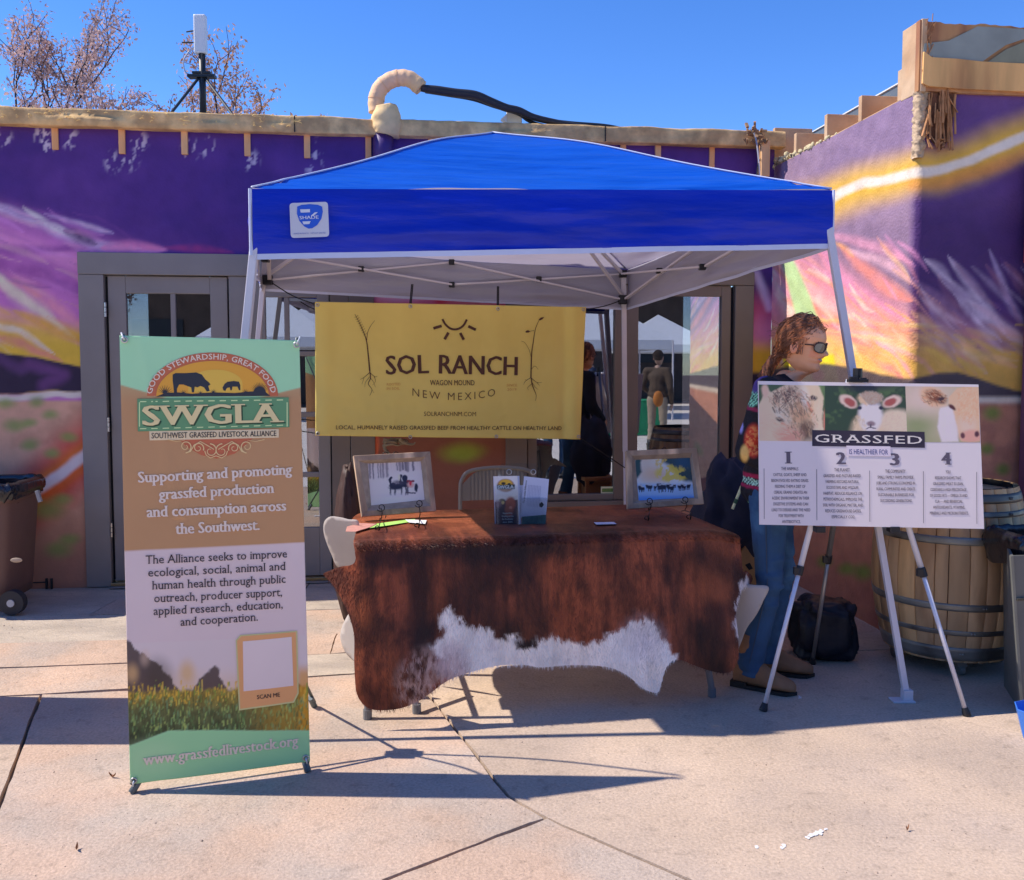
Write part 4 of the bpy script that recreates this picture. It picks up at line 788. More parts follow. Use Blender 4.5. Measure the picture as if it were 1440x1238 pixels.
# maker's patch on the valance
fo = np.cross(TFR - TFL, (0, 0, 1.)); fo /= np.linalg.norm(fo)
PF = Frame(FL + fo * .034, TFR - TFL, (0, 0, 1.))
def rquad(q, r=.12, n=5):
    q = np.array(q, float); o = []
    for i in range(4):
        p, a, b = q[i], q[i - 1], q[(i + 1) % 4]; s, e = p + (a - p) * r, p + (b - p) * r
        for k in range(n): t = k / (n - 1); o.append((1 - t) ** 2 * s + 2 * t * (1 - t) * p + t * t * e)
    return o
pq = rquad([(407, 286), (461, 284), (463, 333), (409, 335)], .1)
pat = flat('maker_patch', PF, pq, 0, .002, pm('patch white', (.62, .62, .68), rough=.5, var=.05), cp); WL[pat.name] = WL[cp.name]
Lp = Letters(PF, .0035); Lp.poly([(418, 291), (424, 288.5), (436, 287.5), (447, 288.5), (453, 291), (454, 298), (452, 308), (446, 317), (439, 321.5), (434, 322), (428, 319), (421, 311), (417.5, 301)]); Lp.build('shield_emblem', pm('emblem blue', (.02, .11, .62), rough=.5, var=.05), pat)
Lq = Letters(PF, .005); Lq.poly([(422, 295), (436, 294.5), (436, 299), (423, 299.5)]); Lq.poly([(425, 312), (437, 311.5), (435, 315.5), (427, 316)]); Lq.poly([(437, 304), (443, 299), (447, 299), (441, 304)])
Lq.line('SHADE', (421.5, 309), (448, 308), 4.6, bold=.03); Lq.build('emblem_lettering', pm('emblem white', (.7, .72, .8), rough=.5, var=0), pat)
Lq = Letters(PF, .004); Lq.line('SHADE PRODUCTS', (413, 330), (434, 329.5), 1.8, bold=.01); Lq.line('INSTANT SHELTER', (437, 329.3), (458, 328.8), 1.8, bold=.01); Lq.build('small_print', pm('small print blue', (.15, .2, .5), rough=.5, var=0), pat)
# ================================================================ TABLE
LG, RG = G(517, 1011), G(998, 980); tdir = RG - LG; tdir /= np.linalg.norm(tdir); mdir = np.array([tdir[1], -tdir[0], 0]); ZTOP = .74
TF = Frame(LG + mdir * .05, tdir); AL = TF.px(499, 775)[0]; AR = TF.px(1040, 790)[0]; TD = .74
Tb = lambda a, d, z: TF.o + TF.u * a - TF.n * d + np.array([0, 0, z])
tbl = thing('folding_table', 'grey legged folding table hidden beneath the brown and white cowhide', 'table', Tb((AL + AR) / 2, TD / 2, 0))
M_top = pm('off white table plastic', (.6, .6, .58), rough=.5); M_leg = pm('grey table leg', (.16, .16, .17), rough=.4, metal=.1)
mb = MB(); q = [Tb(AL + .09, .03, ZTOP - .045), Tb(AR - .18, .03, ZTOP - .045), Tb(AR - .18, TD - .05, ZTOP - .045), Tb(AL + .09, TD - .05, ZTOP - .045)]; mb.prism(q, (0, 0, .04)); mb.build('tabletop', M_top, tbl, bevel=.01)
gl = lambda x, y: G(x, y)
def leg(foot, top, r=.0145): MB().tube([np.array(foot) + (0, 0, .03), top], r, 12).tube([np.array(foot) + (0, 0, .001), np.array(foot) + (0, 0, .04)], r + .004, 12).build('leg', M_leg, tbl, smooth=False)
leg(G(517, 1011), Tb(.0, .10, ZTOP - .05)); leg(G(586, 1003), Tb(-.02, .34, .55)); leg(G(1001, 980), Tb(1.38, .09, ZTOP - .05)); leg(G(942, 931), Tb(1.42, .6, ZTOP - .05)); leg(Tb(.02, .62, 0) + (.02, 0, 0), Tb(.02, .62, ZTOP - .05))
MB().tube([Tb(0, .1, .52), Tb(0, .62, .52)], .011, 8).build('crossbar', M_leg, tbl); MB().tube([Tb(1.40, .1, .52), Tb(1.42, .6, .52)], .011, 8).build('crossbar', M_leg, tbl)
# ================================================================ COWHIDE
hd = thing('cowhide', 'brindle brown and white cowhide draped over the folding table, pale underside curling out', 'cowhide', Tb((AL + AR) / 2, .3, ZTOP - .4))
def hide_col(X):
    """X: (n,2) photo-like coordinates on the unrolled hide: below 768 the front, above it the table top"""
    p = Paint(X, (160, 83, 52), lambda *c: tuple(lin(c)), warp=5, wscale=.07); x, y = X[:, 0], X[:, 1]
    br = vn(x * .030 + 3, y * .017, 4, 31); br2 = vn(x * .12, y * .022, 3, 33); big = vn(x * .009, y * .012, 3, 35)
    dk = ss(.44, .60, br * .6 + br2 * .15 + big * .25); p.lay(.8 * dk, (52, 26, 20)); p.lay(.4 * ss(.5, .7, br2), (92, 40, 24)); p.lay(.5 * ss(.5, .62, vn(x * .5, y * .035, 3, 34)), (70, 32, 22))
    p.lay(.5 * ss(.56, .74, vn(x * .02, y * .01, 3, 39)), (172, 92, 54))
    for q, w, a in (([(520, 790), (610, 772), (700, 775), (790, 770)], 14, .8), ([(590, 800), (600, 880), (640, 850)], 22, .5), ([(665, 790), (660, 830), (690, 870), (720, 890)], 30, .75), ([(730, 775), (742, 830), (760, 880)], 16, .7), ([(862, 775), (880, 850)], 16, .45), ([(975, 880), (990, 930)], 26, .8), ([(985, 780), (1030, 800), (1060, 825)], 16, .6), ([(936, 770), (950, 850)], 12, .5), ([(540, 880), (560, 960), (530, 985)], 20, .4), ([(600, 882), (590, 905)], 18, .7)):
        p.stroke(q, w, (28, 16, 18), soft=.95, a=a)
    top = ss(765, 745, y); p.lay(top * .8 * ss(.3, .6, vn(x * .01, y * .05, 4, 44)), (168, 94, 60)); p.lay(.6 * ss(.5, .7, vn(x * .02, y * .12, 4, 47)) * top, (104, 48, 28))
    # white belly with a ragged border
    px = X.copy(); j = np.stack([vn(x * .25, y * .12, 3, 51), vn(x * .25, y * .12, 3, 52)], 1) - .5; s0 = p.P; p.P = X + j * np.array([9, 20])
    W = [(598, 907), (612, 900), (624, 886), (616, 868), (622, 856), (630, 850), (645, 869), (665, 879), (687, 884), (700, 895), (724, 893), (751, 902), (766, 897), (800, 903), (824, 905), (842, 898), (858, 886), (871, 880), (890, 870), (904, 868), (917, 875), (921, 890), (931, 903), (944, 916), (960, 1000), (820, 1010), (640, 1010), (640, 955), (632, 930), (618, 918)]
    p.poly(W, (252, 240, 228), soft=1.6); p.ell(738, 902, 16, 7, (40, 22, 20), soft=.35)
    p.P = s0; sp = vn(x * .35, y * .10, 3, 61); m = (1 - ss(.7, 1.25, np.hypot((x - 606) / 50, (y - 952) / 46))); p.lay(m * ss(.38, .56, sp), (196, 160, 146)); p.lay(m * .5 * ss(.5, .6, vn(x * .4, y * .15, 3, 66)), (120, 70, 44)); m = (1 - ss(.6, 1.2, np.hypot((x - 636) / 26, (y - 925) / 30))) ; p.lay(m * .6, (210, 190, 190))
    p.P = X + j * np.array([9, 14]); p.poly([(1042, 818), (1036, 836), (1026, 846), (1029, 866), (1021, 870), (1026, 885), (1033, 905), (1060, 905), (1060, 815)], (222, 210, 206), soft=1.2)
    p.ell(690, 905, 9, 6, (196, 186, 190), soft=.9, a=.5); p.ell(900, 895, 22, 24, (196, 188, 192), soft=.9, a=.6)
    return p.C
S_PX = FPX / 3.85                                        # photo pixels per metre on the front drop
XA = lambda a: 499 + (a - AL) / (AR - AL) * (1040 - 499)
# outline of the front drop in photo pixels
OUT = [(499, 790), (478, 800), (462, 811), (453, 820), (464, 827), (476, 840), (487, 858), (494, 875), (498, 893), (498, 925), (499, 948), (501, 966), (507, 978), (518, 987), (535, 990), (560, 987), (585, 977), (605, 966), (625, 953), (648, 943), (672, 936), (700, 932), (735, 932), (760, 937), (800, 938), (835, 934), (852, 934), (866, 938), (881, 947), (896, 960), (910, 966), (919, 964), (924, 945), (930, 929), (940, 921), (954, 923), (972, 931), (992, 937), (1008, 938), (1020, 932), (1028, 912), (1029, 886), (1028, 862), (1034, 842), (1048, 826), (1081, 826), (1066, 813), (1054, 805), (1046, 800)]
fp = np.array([TF.px(*p) for p in OUT]); fp[:, 1] = fp[:, 1] - ZTOP
half = len(fp); poly = [tuple(p) for p in fp]
back = [(AR + .01, .02), (AR + .0, .2), (AR - .02, .4), (AR - .05, .6), (AR - .1, .74), (AR - .35, .77), ((AL + AR) / 2 + .2, .75), ((AL + AR) / 2 - .2, .775), (AL + .35, .75), (AL + .12, .765), (AL + .02, .72), (AL - .015, .5), (AL + .005, .3), (AL - .0, .12), (AL - .005, .02)]
poly = np.array(poly + back); poly = poly[::-1]
poly = catmull(poly, 5, True)
V2, F2_ = cdt_fill(poly, .016)
RB = .03; ARC = RB * math.pi / 2
def hmap(a, t, lift=0.):
    """a along the table, t<0 hanging, t>0 on top"""
    if t > RB: d, z = t, ZTOP; n = np.array([0, 0, 1.])
    elif t > -RB: th = (RB - t) / (2 * RB) * math.pi / 2; d = RB * (1 - math.sin(th)); z = ZTOP - RB + RB * math.cos(th); n = TF.n * math.sin(th) + np.array([0, 0, 1.]) * math.cos(th)
    else: d, z = 0, ZTOP + t; n = TF.n
    out = 0
    if t < -RB:
        k = min(1, (-t - RB) / .5); out = k * (.04 + .036 * math.sin(a * 5.2 + .6) + .018 * math.sin(a * 12 + 1) + .010 * math.sin(a * 23 + t * 4) + mnoise.noise(Vector((a * 4, t * 3, 0))) * .02)
    if a < AL + .05 and t < 0: q = AL + .05 - a; d += q * q * 5.
    if a > AR - .06 and t < 0: q = a - AR + .06; d += q * q * 5.
    dr = .55 * max(0, a - AR + .16) ** 1.6 + .25 * max(0, AL + .08 - a) ** 1.6; z -= dr * ss(-.16, .0, t)
    if t > RB: z += .004 + mnoise.noise(Vector((a * 5, t * 5, 7))) * .004
    return Tb(a, d, 0) + np.array([0, 0, z]) + TF.n * out + n * (.004 + lift), n
pts = [hmap(a, t) for a, t in V2]; V3 = np.array([p[0] for p in pts])
def upx(V2):
    y = np.where(V2[:, 1] < 0, 0, 0.); X = np.zeros((len(V2), 2)); P = proj(np.array([TF.P(a, ZTOP + min(t, 0)) for a, t in V2])); X[:, 0] = P[:, 0]; X[:, 1] = P[:, 1] - np.maximum(V2[:, 1], 0) * 70
    return X
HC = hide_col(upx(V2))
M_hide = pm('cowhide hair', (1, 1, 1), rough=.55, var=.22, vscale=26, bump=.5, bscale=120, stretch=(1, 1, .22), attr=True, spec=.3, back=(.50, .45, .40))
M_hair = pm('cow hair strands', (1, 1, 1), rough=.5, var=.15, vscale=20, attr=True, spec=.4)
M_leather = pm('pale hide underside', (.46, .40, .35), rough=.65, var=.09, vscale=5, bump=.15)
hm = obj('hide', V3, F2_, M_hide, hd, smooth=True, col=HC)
# short hairs as real strands, lying down the drop and over the edge
def hairs(V2, mapf, colf, n, length, area_poly, seedk):
    mn, mx = V2.min(0), V2.max(0); C = rng.uniform(mn, mx, (n * 2, 2)); C = C[inpoly(C, area_poly)][:n]
    col = colf(upx(C)); vv = []; ff = []; cc = []
    for i, (a, t) in enumerate(C):
        p, nn = mapf(a, t); d = np.array([0, 0, -1.]) if t < -RB else (TF.n * .8 - np.array([0, 0, .2 if t < RB * 2 else 0]))
        d = d + TF.u * (random.gauss(0, .22) + .25 * math.sin(a * 7 + t * 9)) + nn * (random.uniform(.15, .32) if t < RB else random.uniform(.02, .08)); d /= np.linalg.norm(d); L = length * random.uniform(.6, 1.3) * (1 if t < RB else .8); w = np.cross(d, nn); w /= np.linalg.norm(w) + 1e-9
        k = len(vv); vv += [p - w * .0009, p + w * .0009, p + d * L]; ff.append((k, k + 1, k + 2)); c = col[i] * (random.uniform(.85, 1.35) if t < RB else random.uniform(.92, 1.12)); cc += [c * .85, c * .85, c * 1.15]
    return vv, ff, cc
vv, ff, cc = hairs(V2, hmap, hide_col, 80000, .018, poly, 1)
obj('hair', vv, ff, M_hair, hd, col=np.clip(cc, 0, .9), kind='stuff')
# flaps at both ends: sheets that flare outwards and show the pale skin side
def sheet(name, px, Yf, mat, parent, step=5., th=.003, smooth=True, kind=None, bulge=None):
    P = catmull(px, 4, True); V, F = cdt_fill(P, step); F = [f[::-1] for f in F]    # photo y runs down
    W = np.array([AY(x, y, Yf(x, y)) for x, y in V]); o = obj(name, W, F, mat, parent, smooth=smooth); m = o.modifiers.new('solid', 'SOLIDIFY'); m.thickness = th; m.offset = -1; return o
sheet('hide_flap', [(503, 733), (490, 731), (478, 728), (464, 727), (456, 734), (455, 748), (459, 763), (466, 780), (476, 799), (500, 800), (506, 780), (505, 750)], lambda x, y: 4.0 + (500 - x) * .002 + (y - 730) * .0012, M_leather, hd)
sheet('hide_flap', [(503, 850), (491, 862), (480, 884), (479, 900), (486, 918), (498, 930), (506, 930), (506, 870)], lambda x, y: 3.98 + (500 - x) * .003, M_leather, hd)
sheet('hide_flap', [(1036, 822), (1060, 823), (1081, 826), (1073, 846), (1063, 866), (1050, 884), (1042, 904), (1034, 922), (1022, 934), (1012, 930), (1018, 900), (1020, 860), (1026, 835)], lambda x, y: 4.03 - (x - 1020) * .0015, M_leather, hd)
# white rim of skin along the left edge
# ================================================================ PICTURE FRAMES
M_barn = pm('weathered barn wood', sh(108, 94, 92), rough=.85, var=.35, vscale=18, bump=.8, bscale=45, stretch=(1, 1, .3), col2=sh(142, 124, 118), mixs=10)
M_liner = pm('grey frame liner', sh(112, 102, 106), rough=.8, var=.2, vscale=30)
M_wire = pm('dark wire', (.03, .025, .02), rough=.35, metal=.6)
M_print = pm('printed photograph', (1, 1, 1), rough=.35, var=.03, attr=True, spec=.5)
def scroll(c, r, u, v, turns=1.2, a0=0, n=24): return [np.asarray(c) + (u * math.cos(a0 + 6.283 * turns * t) + v * math.sin(a0 + 6.283 * turns * t)) * r * (1 - .62 * t) for t in np.linspace(0, 1, n)]
def picture(label, quad, Yb, yaw, paint, inner, feet, back_tops):
    """quad TL TR BR BL in photo px; the frame leans back on a wire stand"""
    u = np.array([math.cos(yaw), math.sin(yaw), 0]); o = AY(*quad[3], Yb); nrm = np.array([math.sin(yaw), -math.cos(yaw), 0]); v = np.array([0, 0, 1.]) - nrm * .22
    fr = Frame(o, u, v); Q = [np.array(fr.px(*p)) for p in quad]; t = thing('picture_frame', label, 'picture frame', fr.P(*(Q[2] / 2)), 'barn wood picture frames on the table')
    w = .026; dp = .035; I = [Q[0] + (w, -w), Q[1] + (-w, -w), Q[2] + (-w, w), Q[3] + (w, w)]
    for k in range(4):
        a, b, c, d = Q[k], Q[(k + 1) % 4], I[(k + 1) % 4], I[k]; MB().prism([fr.P(*p, .0) for p in (a, b, c, d)], -fr.n * dp).build('frame_board', M_barn, t, bevel=.002)
    inn = [np.array(fr.px(*p, -.03)) for p in inner]; m = MB()
    for k in range(4): m.add([fr.P(*I[k], -.002), fr.P(*I[(k + 1) % 4], -.002), fr.P(*inn[(k + 1) % 4], -.028), fr.P(*inn[k], -.028)], [(0, 1, 2, 3)])
    m.build('liner', M_liner, t); f2 = Frame(fr.P(0, 0, -.03), u, v); painted_panel('photograph', f2, 0, 0, 0, 0, .55, sh, t, paint, M_print, off=.001, quad=inner)
    MB().prism([fr.P(*q, -.031) for q in Q], -fr.n * .004).build('backing', pm('kraft backing', (.3, .2, .12)), t)
    e = thing('wire_easel', 'black wire easel holding the ' + ('snowy carriage picture' if 'snowy' in label else 'misty cattle picture'), 'easel', G(*feet[0], ZTOP + .006) * (1, 1, 0) + (0, 0, ZTOP + .008), 'wire easels under the picture frames')
    z = np.array([0, 0, 1.])
    for (fx, fy), (hx, hy) in zip(feet, back_tops):
        g0 = G(fx, fy, ZTOP + .012); c = fr.P(*fr.px(hx, hy, .035), .035); s1 = scroll(g0 + (0, 0, .012), .014, u, z, 1.1, -1.57); lip = fr.P(*(np.array(fr.px(hx, quad[3][1] + 2, .006))), .012)
        MB().tube(catmull(s1[::-3] + [g0 + u * .012 + z * .03, lip - z * .0, lip + z * .02 - fr.n * (-.028), c], 4), .0022, 6).build('side_wire', M_wire, e, smooth=True)
        MB().tube(scroll(c + z * .004, .02, u, z, 1.1, 3.6), .0022, 6).build('scroll', M_wire, e, smooth=True)
        MB().tube([lip, lip - fr.n * .07 + z * .0], .0022, 6).build('shelf_wire', M_wire, e)
    p0 = G(*feet[0], ZTOP + .02); p1 = G(*feet[1], ZTOP + .02); mid = (p0 + p1) / 2; MB().tube([mid - nrm * .34 - z * .005, fr.P(Q[2][0] / 2, Q[0][1] * .75, -.05)], .0022, 6).build('back_wire', M_wire, e)
    top = fr.P((Q[0][0] + Q[1][0]) / 2, Q[0][1], -.05)
    for s in (-1, 1): MB().tube(scroll(top + u * .022 * s + z * .006, .017, u * s, z, .8, -.6), .0022, 6).build('top_scroll', M_wire, e, smooth=True)
    return t
def pic1(P):
    p = Paint(P, (196, 194, 222), sh, warp=.9, wscale=.35); x, y = P[:, 0], P[:, 1]
    p.lay(ss(672, 650, y) * .85, (150, 144, 166))
    for k in range(22):
        X = 516 + k * 3.8 + random.uniform(-1, 1); yb = 676 - (X - 516) * .10 + random.uniform(-4, 2) if X < 545 else 664 + random.uniform(-5, 2); p.stroke([(X, 648), (X + 1, yb)], random.uniform(.7, 1.9), random.choice([(96, 90, 108), (70, 64, 84), (180, 176, 200)]), soft=.7, a=.85)
    p.stroke([(515, 677), (545, 674), (560, 668), (592, 664)], 2.2, (210, 208, 236), soft=.9)
    D = (26, 24, 46)
    p.ell(552, 683, 5.6, 3.6, D, .2); p.ell(560, 684, 6, 3.4, D, .2); p.ell(569, 681, 7, 4.6, D, .2); p.stroke([(549, 682), (548, 675), (550, 672)], 1.7, D, .3); p.stroke([(563, 680), (562, 673), (564, 669)], 1.8, D, .3)
    for X in (548.5, 554.5, 564, 570, 573): p.stroke([(X, 684), (X + random.uniform(-1, 1.5), 690), (X + .3, 696)], 1.1, D, .6, a=.85)
    p.ell(556, 686, 9, 3.4, D, .4); p.ell(560, 679, 8, 3, (50, 44, 66), .8, a=.8); p.ell(558, 697, 22, 2.4, (150, 146, 176), .9, a=.6)
    p.ell(561, 672, 1.7, 4, (240, 240, 250), .4); p.ell(569, 673, 4, 5, D, .2); p.stroke([(573, 677), (581, 677)], 1.6, (90, 24, 40), .4); p.ell(577, 682, 5, 4, (150, 120, 130), .4); p.ell(585, 686, 2.6, 6, D, .3); p.stroke([(572, 693), (584, 694)], .9, (60, 50, 70), .4); p.ell(577, 680, 2, 3, (150, 30, 50), .4)
    return p.C
picture('barn wood frame with a snowy horse carriage picture, sunlit end of the table', [(497, 641), (605, 635), (613.5, 719), (509, 727)], 4.14, math.radians(16), pic1, [(517, 652), (592, 649), (597, 703), (522, 711)], [(530, 747), (586, 743)], [(536, 715), (589, 709)])
def pic2(P):
    p = Paint(P, (150, 160, 190), sh, warp=2, wscale=.1); x, y = P[:, 0], P[:, 1]
    p.lay(ss(660, 640, y), (206, 206, 220)); p.ell(908, 660, 14, 18, (236, 226, 236), .7, a=.9); p.ell(925, 668, 18, 10, (200, 170, 150), .9, a=.8)
    n = vn(x * .18, y * .18, 4, 70); p.poly([(893, 640), (903, 642), (900, 652), (903, 664), (895, 674), (890, 676)], (30, 54, 62), 2); p.poly([(930, 640), (980, 640), (980, 680), (962, 676), (948, 664), (940, 654), (930, 650)], (34, 52, 66), 3)
    p.lay(.9 * ss(.45, .55, n) * (1 - ss(.7, 1.1, np.hypot((x - 945) / 26, (y - 666) / 14))), (178, 164, 70)); p.lay(.8 * ss(.5, .6, n) * (1 - ss(.7, 1.1, np.hypot((x - 930) / 12, (y - 650) / 8))), (180, 160, 90)); p.ell(962, 650, 12, 8, (30, 60, 100), .8, a=.8)
    p.lay(ss(678, 684, y), (130, 160, 220)); p.lay(ss(694, 702, y), (70, 120, 206)); D = (14, 16, 44)
    for k in range(15):
        X = 900 + k * 4.9 + random.uniform(-2, 2); Y = 685 + random.uniform(-3, 2.5); r = random.uniform(1.8, 4.4); p.ell(X, Y, r, r * 1.15, D, .3); p.ell(X, Y - r * .9, r * .8, 1., (190, 200, 235), .5, a=.8)
        for q in (-1, 1): p.stroke([(X + q * r * .5, Y + 2), (X + q * r * .4, Y + r * 1.9)], .7, D, .6, a=.8)
    return p.C
picture('barn wood frame with dark cattle on a misty road, shaded end of the table', [(881, 634), (980, 630), (990, 709), (883, 716)], 4.30, math.radians(6), pic2, [(893, 647), (970, 644), (976, 700), (898, 704)], [(909, 733), (968, 731)], [(913, 706), (963, 704)])
# ================================================================ SMALL THINGS ON THE TABLE
M_acr = glass_mat('clear acrylic', (.95, .97, .99), .03, .02)
Yh = 4.08
hf = Frame(AY(694, 742, Yh), (1, .03, 0), (0, .10, 1.)); bh = thing('brochure_holder', 'clear acrylic holder with two pockets of leaflets at the middle of the hide table', 'brochure holder', AY(732, 742, Yh))
def quadbox(fr, q, c, th): return MB().prism([fr.P(*fr.px(x, y, c), c) for x, y in q], -fr.n * th)
quadbox(hf, rquad([(702, 652), (762, 652), (770, 742), (694, 742)], .12), -.03, .003).build('back_plate', M_acr, bh)
quadbox(hf, [(694, 684), (733, 684), (732, 742), (695, 742)], .012, .002).build('front_pocket', M_acr, bh); quadbox(hf, [(733, 700), (770, 700), (769, 742), (733, 742)], .012, .002).build('front_pocket', M_acr, bh)
MB().box(AY(732, 741, Yh) + (0, .03, .004), (.235, .085, .005)).build('base', M_acr, bh)
for x in (716, 750):
    c = hf.P(*hf.px(x, 664, -.028), -.028); MB().tube([c + (hf.u * math.cos(a) + hf.v * math.sin(a)) * .011 for a in np.linspace(0, 6.283, 20)], .0022, 6).build('grommet', M_steel, bh)
br1 = thing('leaflet', 'white folded leaflet with cow head and logo in the left pocket of the acrylic holder', 'leaflet', hf.P(.05, .01))
M_paper = pm('white paper', (.66, .66, .76), rough=.6, var=.02)
for k in range(3): quadbox(hf, [(693.5 + k, 670), (728 + k * 1.2, 669.5), (731 + k, 738), (696 + k, 740)], -.002 - k * .004, .003).build('sheet', M_paper, br1)
def bro(P):
    p = Paint(P, (212, 212, 240), sh); x, y = P[:, 0], P[:, 1]
    p.ell(711, 683, 12, 9.2, (110, 76, 50), .15); p.ell(711, 680, 9, 5.5, (226, 180, 60), .2); p.ell(708, 680, 3, 1.8, (20, 20, 20), .3); p.ell(716, 681, 2.4, 1.4, (20, 20, 20), .3); p.poly([(699, 682), (724, 681.5), (724, 688), (699, 688.5)], (30, 36, 34), .5)
    p.poly([(696, 706), (728, 703), (730, 740), (697, 742)], (44, 26, 46), .8); p.ell(718, 708, 7, 9, (118, 58, 52), .3); p.ell(716, 718, 6, 9, (104, 50, 46), .4); p.ell(706, 704, 4.4, 2.4, (30, 24, 28), .4); p.ell(707, 707, 2.3, 2.4, (200, 180, 130), .4); p.ell(700, 709, 5, 5, (90, 70, 90), .6); p.ell(718, 714, 2.4, 2, (140, 90, 90), .5)
    return p.C
fb1 = Frame(hf.P(0, 0, .0005), hf.u, hf.v); o = painted_panel('front_cover', fb1, 0, 0, 0, 0, .5, sh, br1, bro, M_print, quad=[(694, 670), (727.5, 669.5), (730, 738), (697, 740)])
Lb = Letters(fb1, .003); Lb.line('SWGLA', (700, 687.5), (722.5, 687), 4.6, bold=.03, serif=.05)
for k, (s, w) in enumerate((('Supporting', 13), ('Grazing across', 16), ('the Southwest', 15), ('since 2004', 13))): Lb.line(s, (714 - w / 2 - .5, 723 + k * 4.2), (714 + w / 2, 722.6 + k * 4.2), 2.4, bold=.02)
Lb.build('lettering', pm('ivory ink', (.7, .7, .62), rough=.6, var=0), br1)
br2 = thing('leaflet', 'text covered white papers leaning in the right pocket of the acrylic holder', 'leaflet', hf.P(.17, .01))
quadbox(hf, [(731, 683), (738, 682), (745, 728), (733, 729)], -.010, .002).build('sheet', M_paper, br2); quadbox(hf, [(737, 670), (772, 674), (768, 724), (732, 727)], .004, .002).build('sheet', M_paper, br2); quadbox(hf, [(734, 724), (768, 722), (767, 740), (733, 741)], -.001, .003).build('dark_leaflet', pm('dark leaflet', sh(44, 74, 84), rough=.5, var=.3, vscale=60), br2)
fb2 = Frame(hf.P(0, 0, .0045), hf.u, hf.v); Lb = Letters(fb2, .001)
for k in range(9): x = 743.5 + k * 2.1; Lb.line('grassfed meat from healthy land and well kept herds', (x - 1.8, 712 + k * .2), (x + .2, 682 + k * .2), 1.2)
Lb.build('lettering', pm('blue grey ink', (.2, .22, .38), rough=.6, var=0), br2)
Lb = Letters(fb2, .001); Lb.line('The Grassfed Difference', (737.5, 708), (741, 676), 2.2, bold=.02); Lb.poly([(758, 709), (762, 706), (765, 710), (762, 714), (759, 713)]); Lb.build('heading', pm('black ink', (.03, .03, .04), rough=.6, var=0), br2)
cs = thing('card_stack', 'short stack of white business cards on the shaded hide', 'cards', G(852, 737, ZTOP + .004))
for k in range(7):
    c = G(851, 736, ZTOP + .008 + k * .0014); a = .12 + random.uniform(-.06, .06); MB().box(c, (.09, .052, .001), [(math.cos(a), math.sin(a), 0), (-math.sin(a), math.cos(a), 0), (0, 0, 1)]).build('card', M_paper, cs)
gs = thing('paper_strips', 'green and white paper strips lying under the snowy picture', 'paper', G(548, 736, ZTOP + .004))
zt = ZTOP + .012
MB().prism([G(x, y, zt) for x, y in ((515, 739), (540, 735.5), (583, 730), (585, 733), (548, 739), (520, 743))], (0, 0, .0012)).build('green_strip', pm('lime paper', li(190, 235, 110), rough=.7, var=.08), gs)
MB().prism([G(x, y, zt + .003) for x, y in ((570, 731), (600, 732), (598, 737), (575, 735))], (0, 0, .001)).build('white_strip', pm('bright paper', (.8, .8, .76), rough=.7, var=.03), gs)
MB().prism([G(x, y, zt + .002) for x, y in ((488, 741), (505, 736), (530, 737), (520, 742), (500, 748), (486, 748))], (0, 0, .001)).build('pink_strip', pm('pink paper', li(220, 150, 130), rough=.7, var=.2, vscale=30), gs)
# ================================================================ CHAIRS AND BAGS BEHIND THE TABLE
M_chair = pm('grey metal chair', sh(88, 84, 88), rough=.45, metal=.1, var=.1)
def chair(label, c, yaw):
    """metal folding chair, seat 0.44 m up, facing the table"""
    t = thing('folding_chair', label, 'chair', c); u = np.array([math.cos(yaw), math.sin(yaw), 0]); f = np.array([math.sin(yaw), -math.cos(yaw), 0]); z = np.array([0, 0, 1.]); P = lambda a, b, h: np.asarray(c, float) + u * a + f * b + z * h
    w = .215; m = MB(); A = []
    for a in np.linspace(-1, 1, 41):
        hh = .87 - .055 * max(0, abs(a) - .45) ** 1.5 * 4.2
        A.append([P(a * w, -.0 - .02 * (1 - a * a) + (.003 if int((a + 1) * 20) % 2 else -.001), h) for h in np.linspace(.70, hh, 6)])
    # back panel faces the camera side: ribbed sheet
    bm_ = MB().grid(np.array(A)); V = bm_.V(); o = bm_.build('backrest', M_chair, t); sm = o.modifiers.new('solid', 'SOLIDIFY'); sm.thickness = .004
    MB().tube(catmull([P(-w, -.0, .0), P(-w, -.0, .45), P(-w, -.0, .74), P(-w + .01, 0, .82), P(-w + .06, 0, .868), P(0, -.02, .882), P(w - .06, 0, .868), P(w - .01, 0, .82), P(w, 0, .74), P(w, 0, .45), P(w, 0, 0)], 6), .011, 8).build('tube_frame', M_chair, t, smooth=True)
    for s in (-1, 1): MB().tube([P(s * (w - .02), -.42, .01), P(s * (w - .02), -.02, .47)], .010, 8).build('leg', M_chair, t)
    MB().fbox(Frame(P(0, 0, .43), u, f), -w + .02, w - .02, -.38, 0, -.01, .012).build('seat', M_chair, t, bevel=.008); MB().tube([P(-w, -.38, .2), P(w, -.38, .2)], .007, 6).build('stretcher', M_chair, t); return t
q = AY(701, 700, 5.15); chair('grey ribbed metal folding chair behind the brochure holder', (q[0], q[1], 0), math.radians(8))
def blob(name, c, r, mat, label=None, cat=None, seed=0, amp=.05, parent=None, n=40, squash=None, freq=3.):
    m = MB().ball((0, 0, 0), 1., n); V = m.V(); V = np.array([v * (1 + mnoise.noise(Vector(v * freq) + Vector((seed, 0, 0))) * amp * 3 + mnoise.noise(Vector(v * freq * 2.7) + Vector((seed, 5, 0))) * amp * 1.4) for v in V])
    if squash: V = squash(V)
    V = V * np.array(r) + np.asarray(c); V[:, 2] = np.maximum(V[:, 2], .003); m.v = [V]; o = m.build(name, mat, parent, smooth=True)
    if label: props(o, label, cat)
    return o
blob('leather_bag', AY(491, 697, 5.12) * (1, 1, 0) + (0, 0, .45), (.085, .12, .45), pm('dark brown leather', sh(40, 26, 26), rough=.6, var=.2, bump=.3), 'tall dark brown bag standing behind the left end of the table', 'bag', 3, .05)
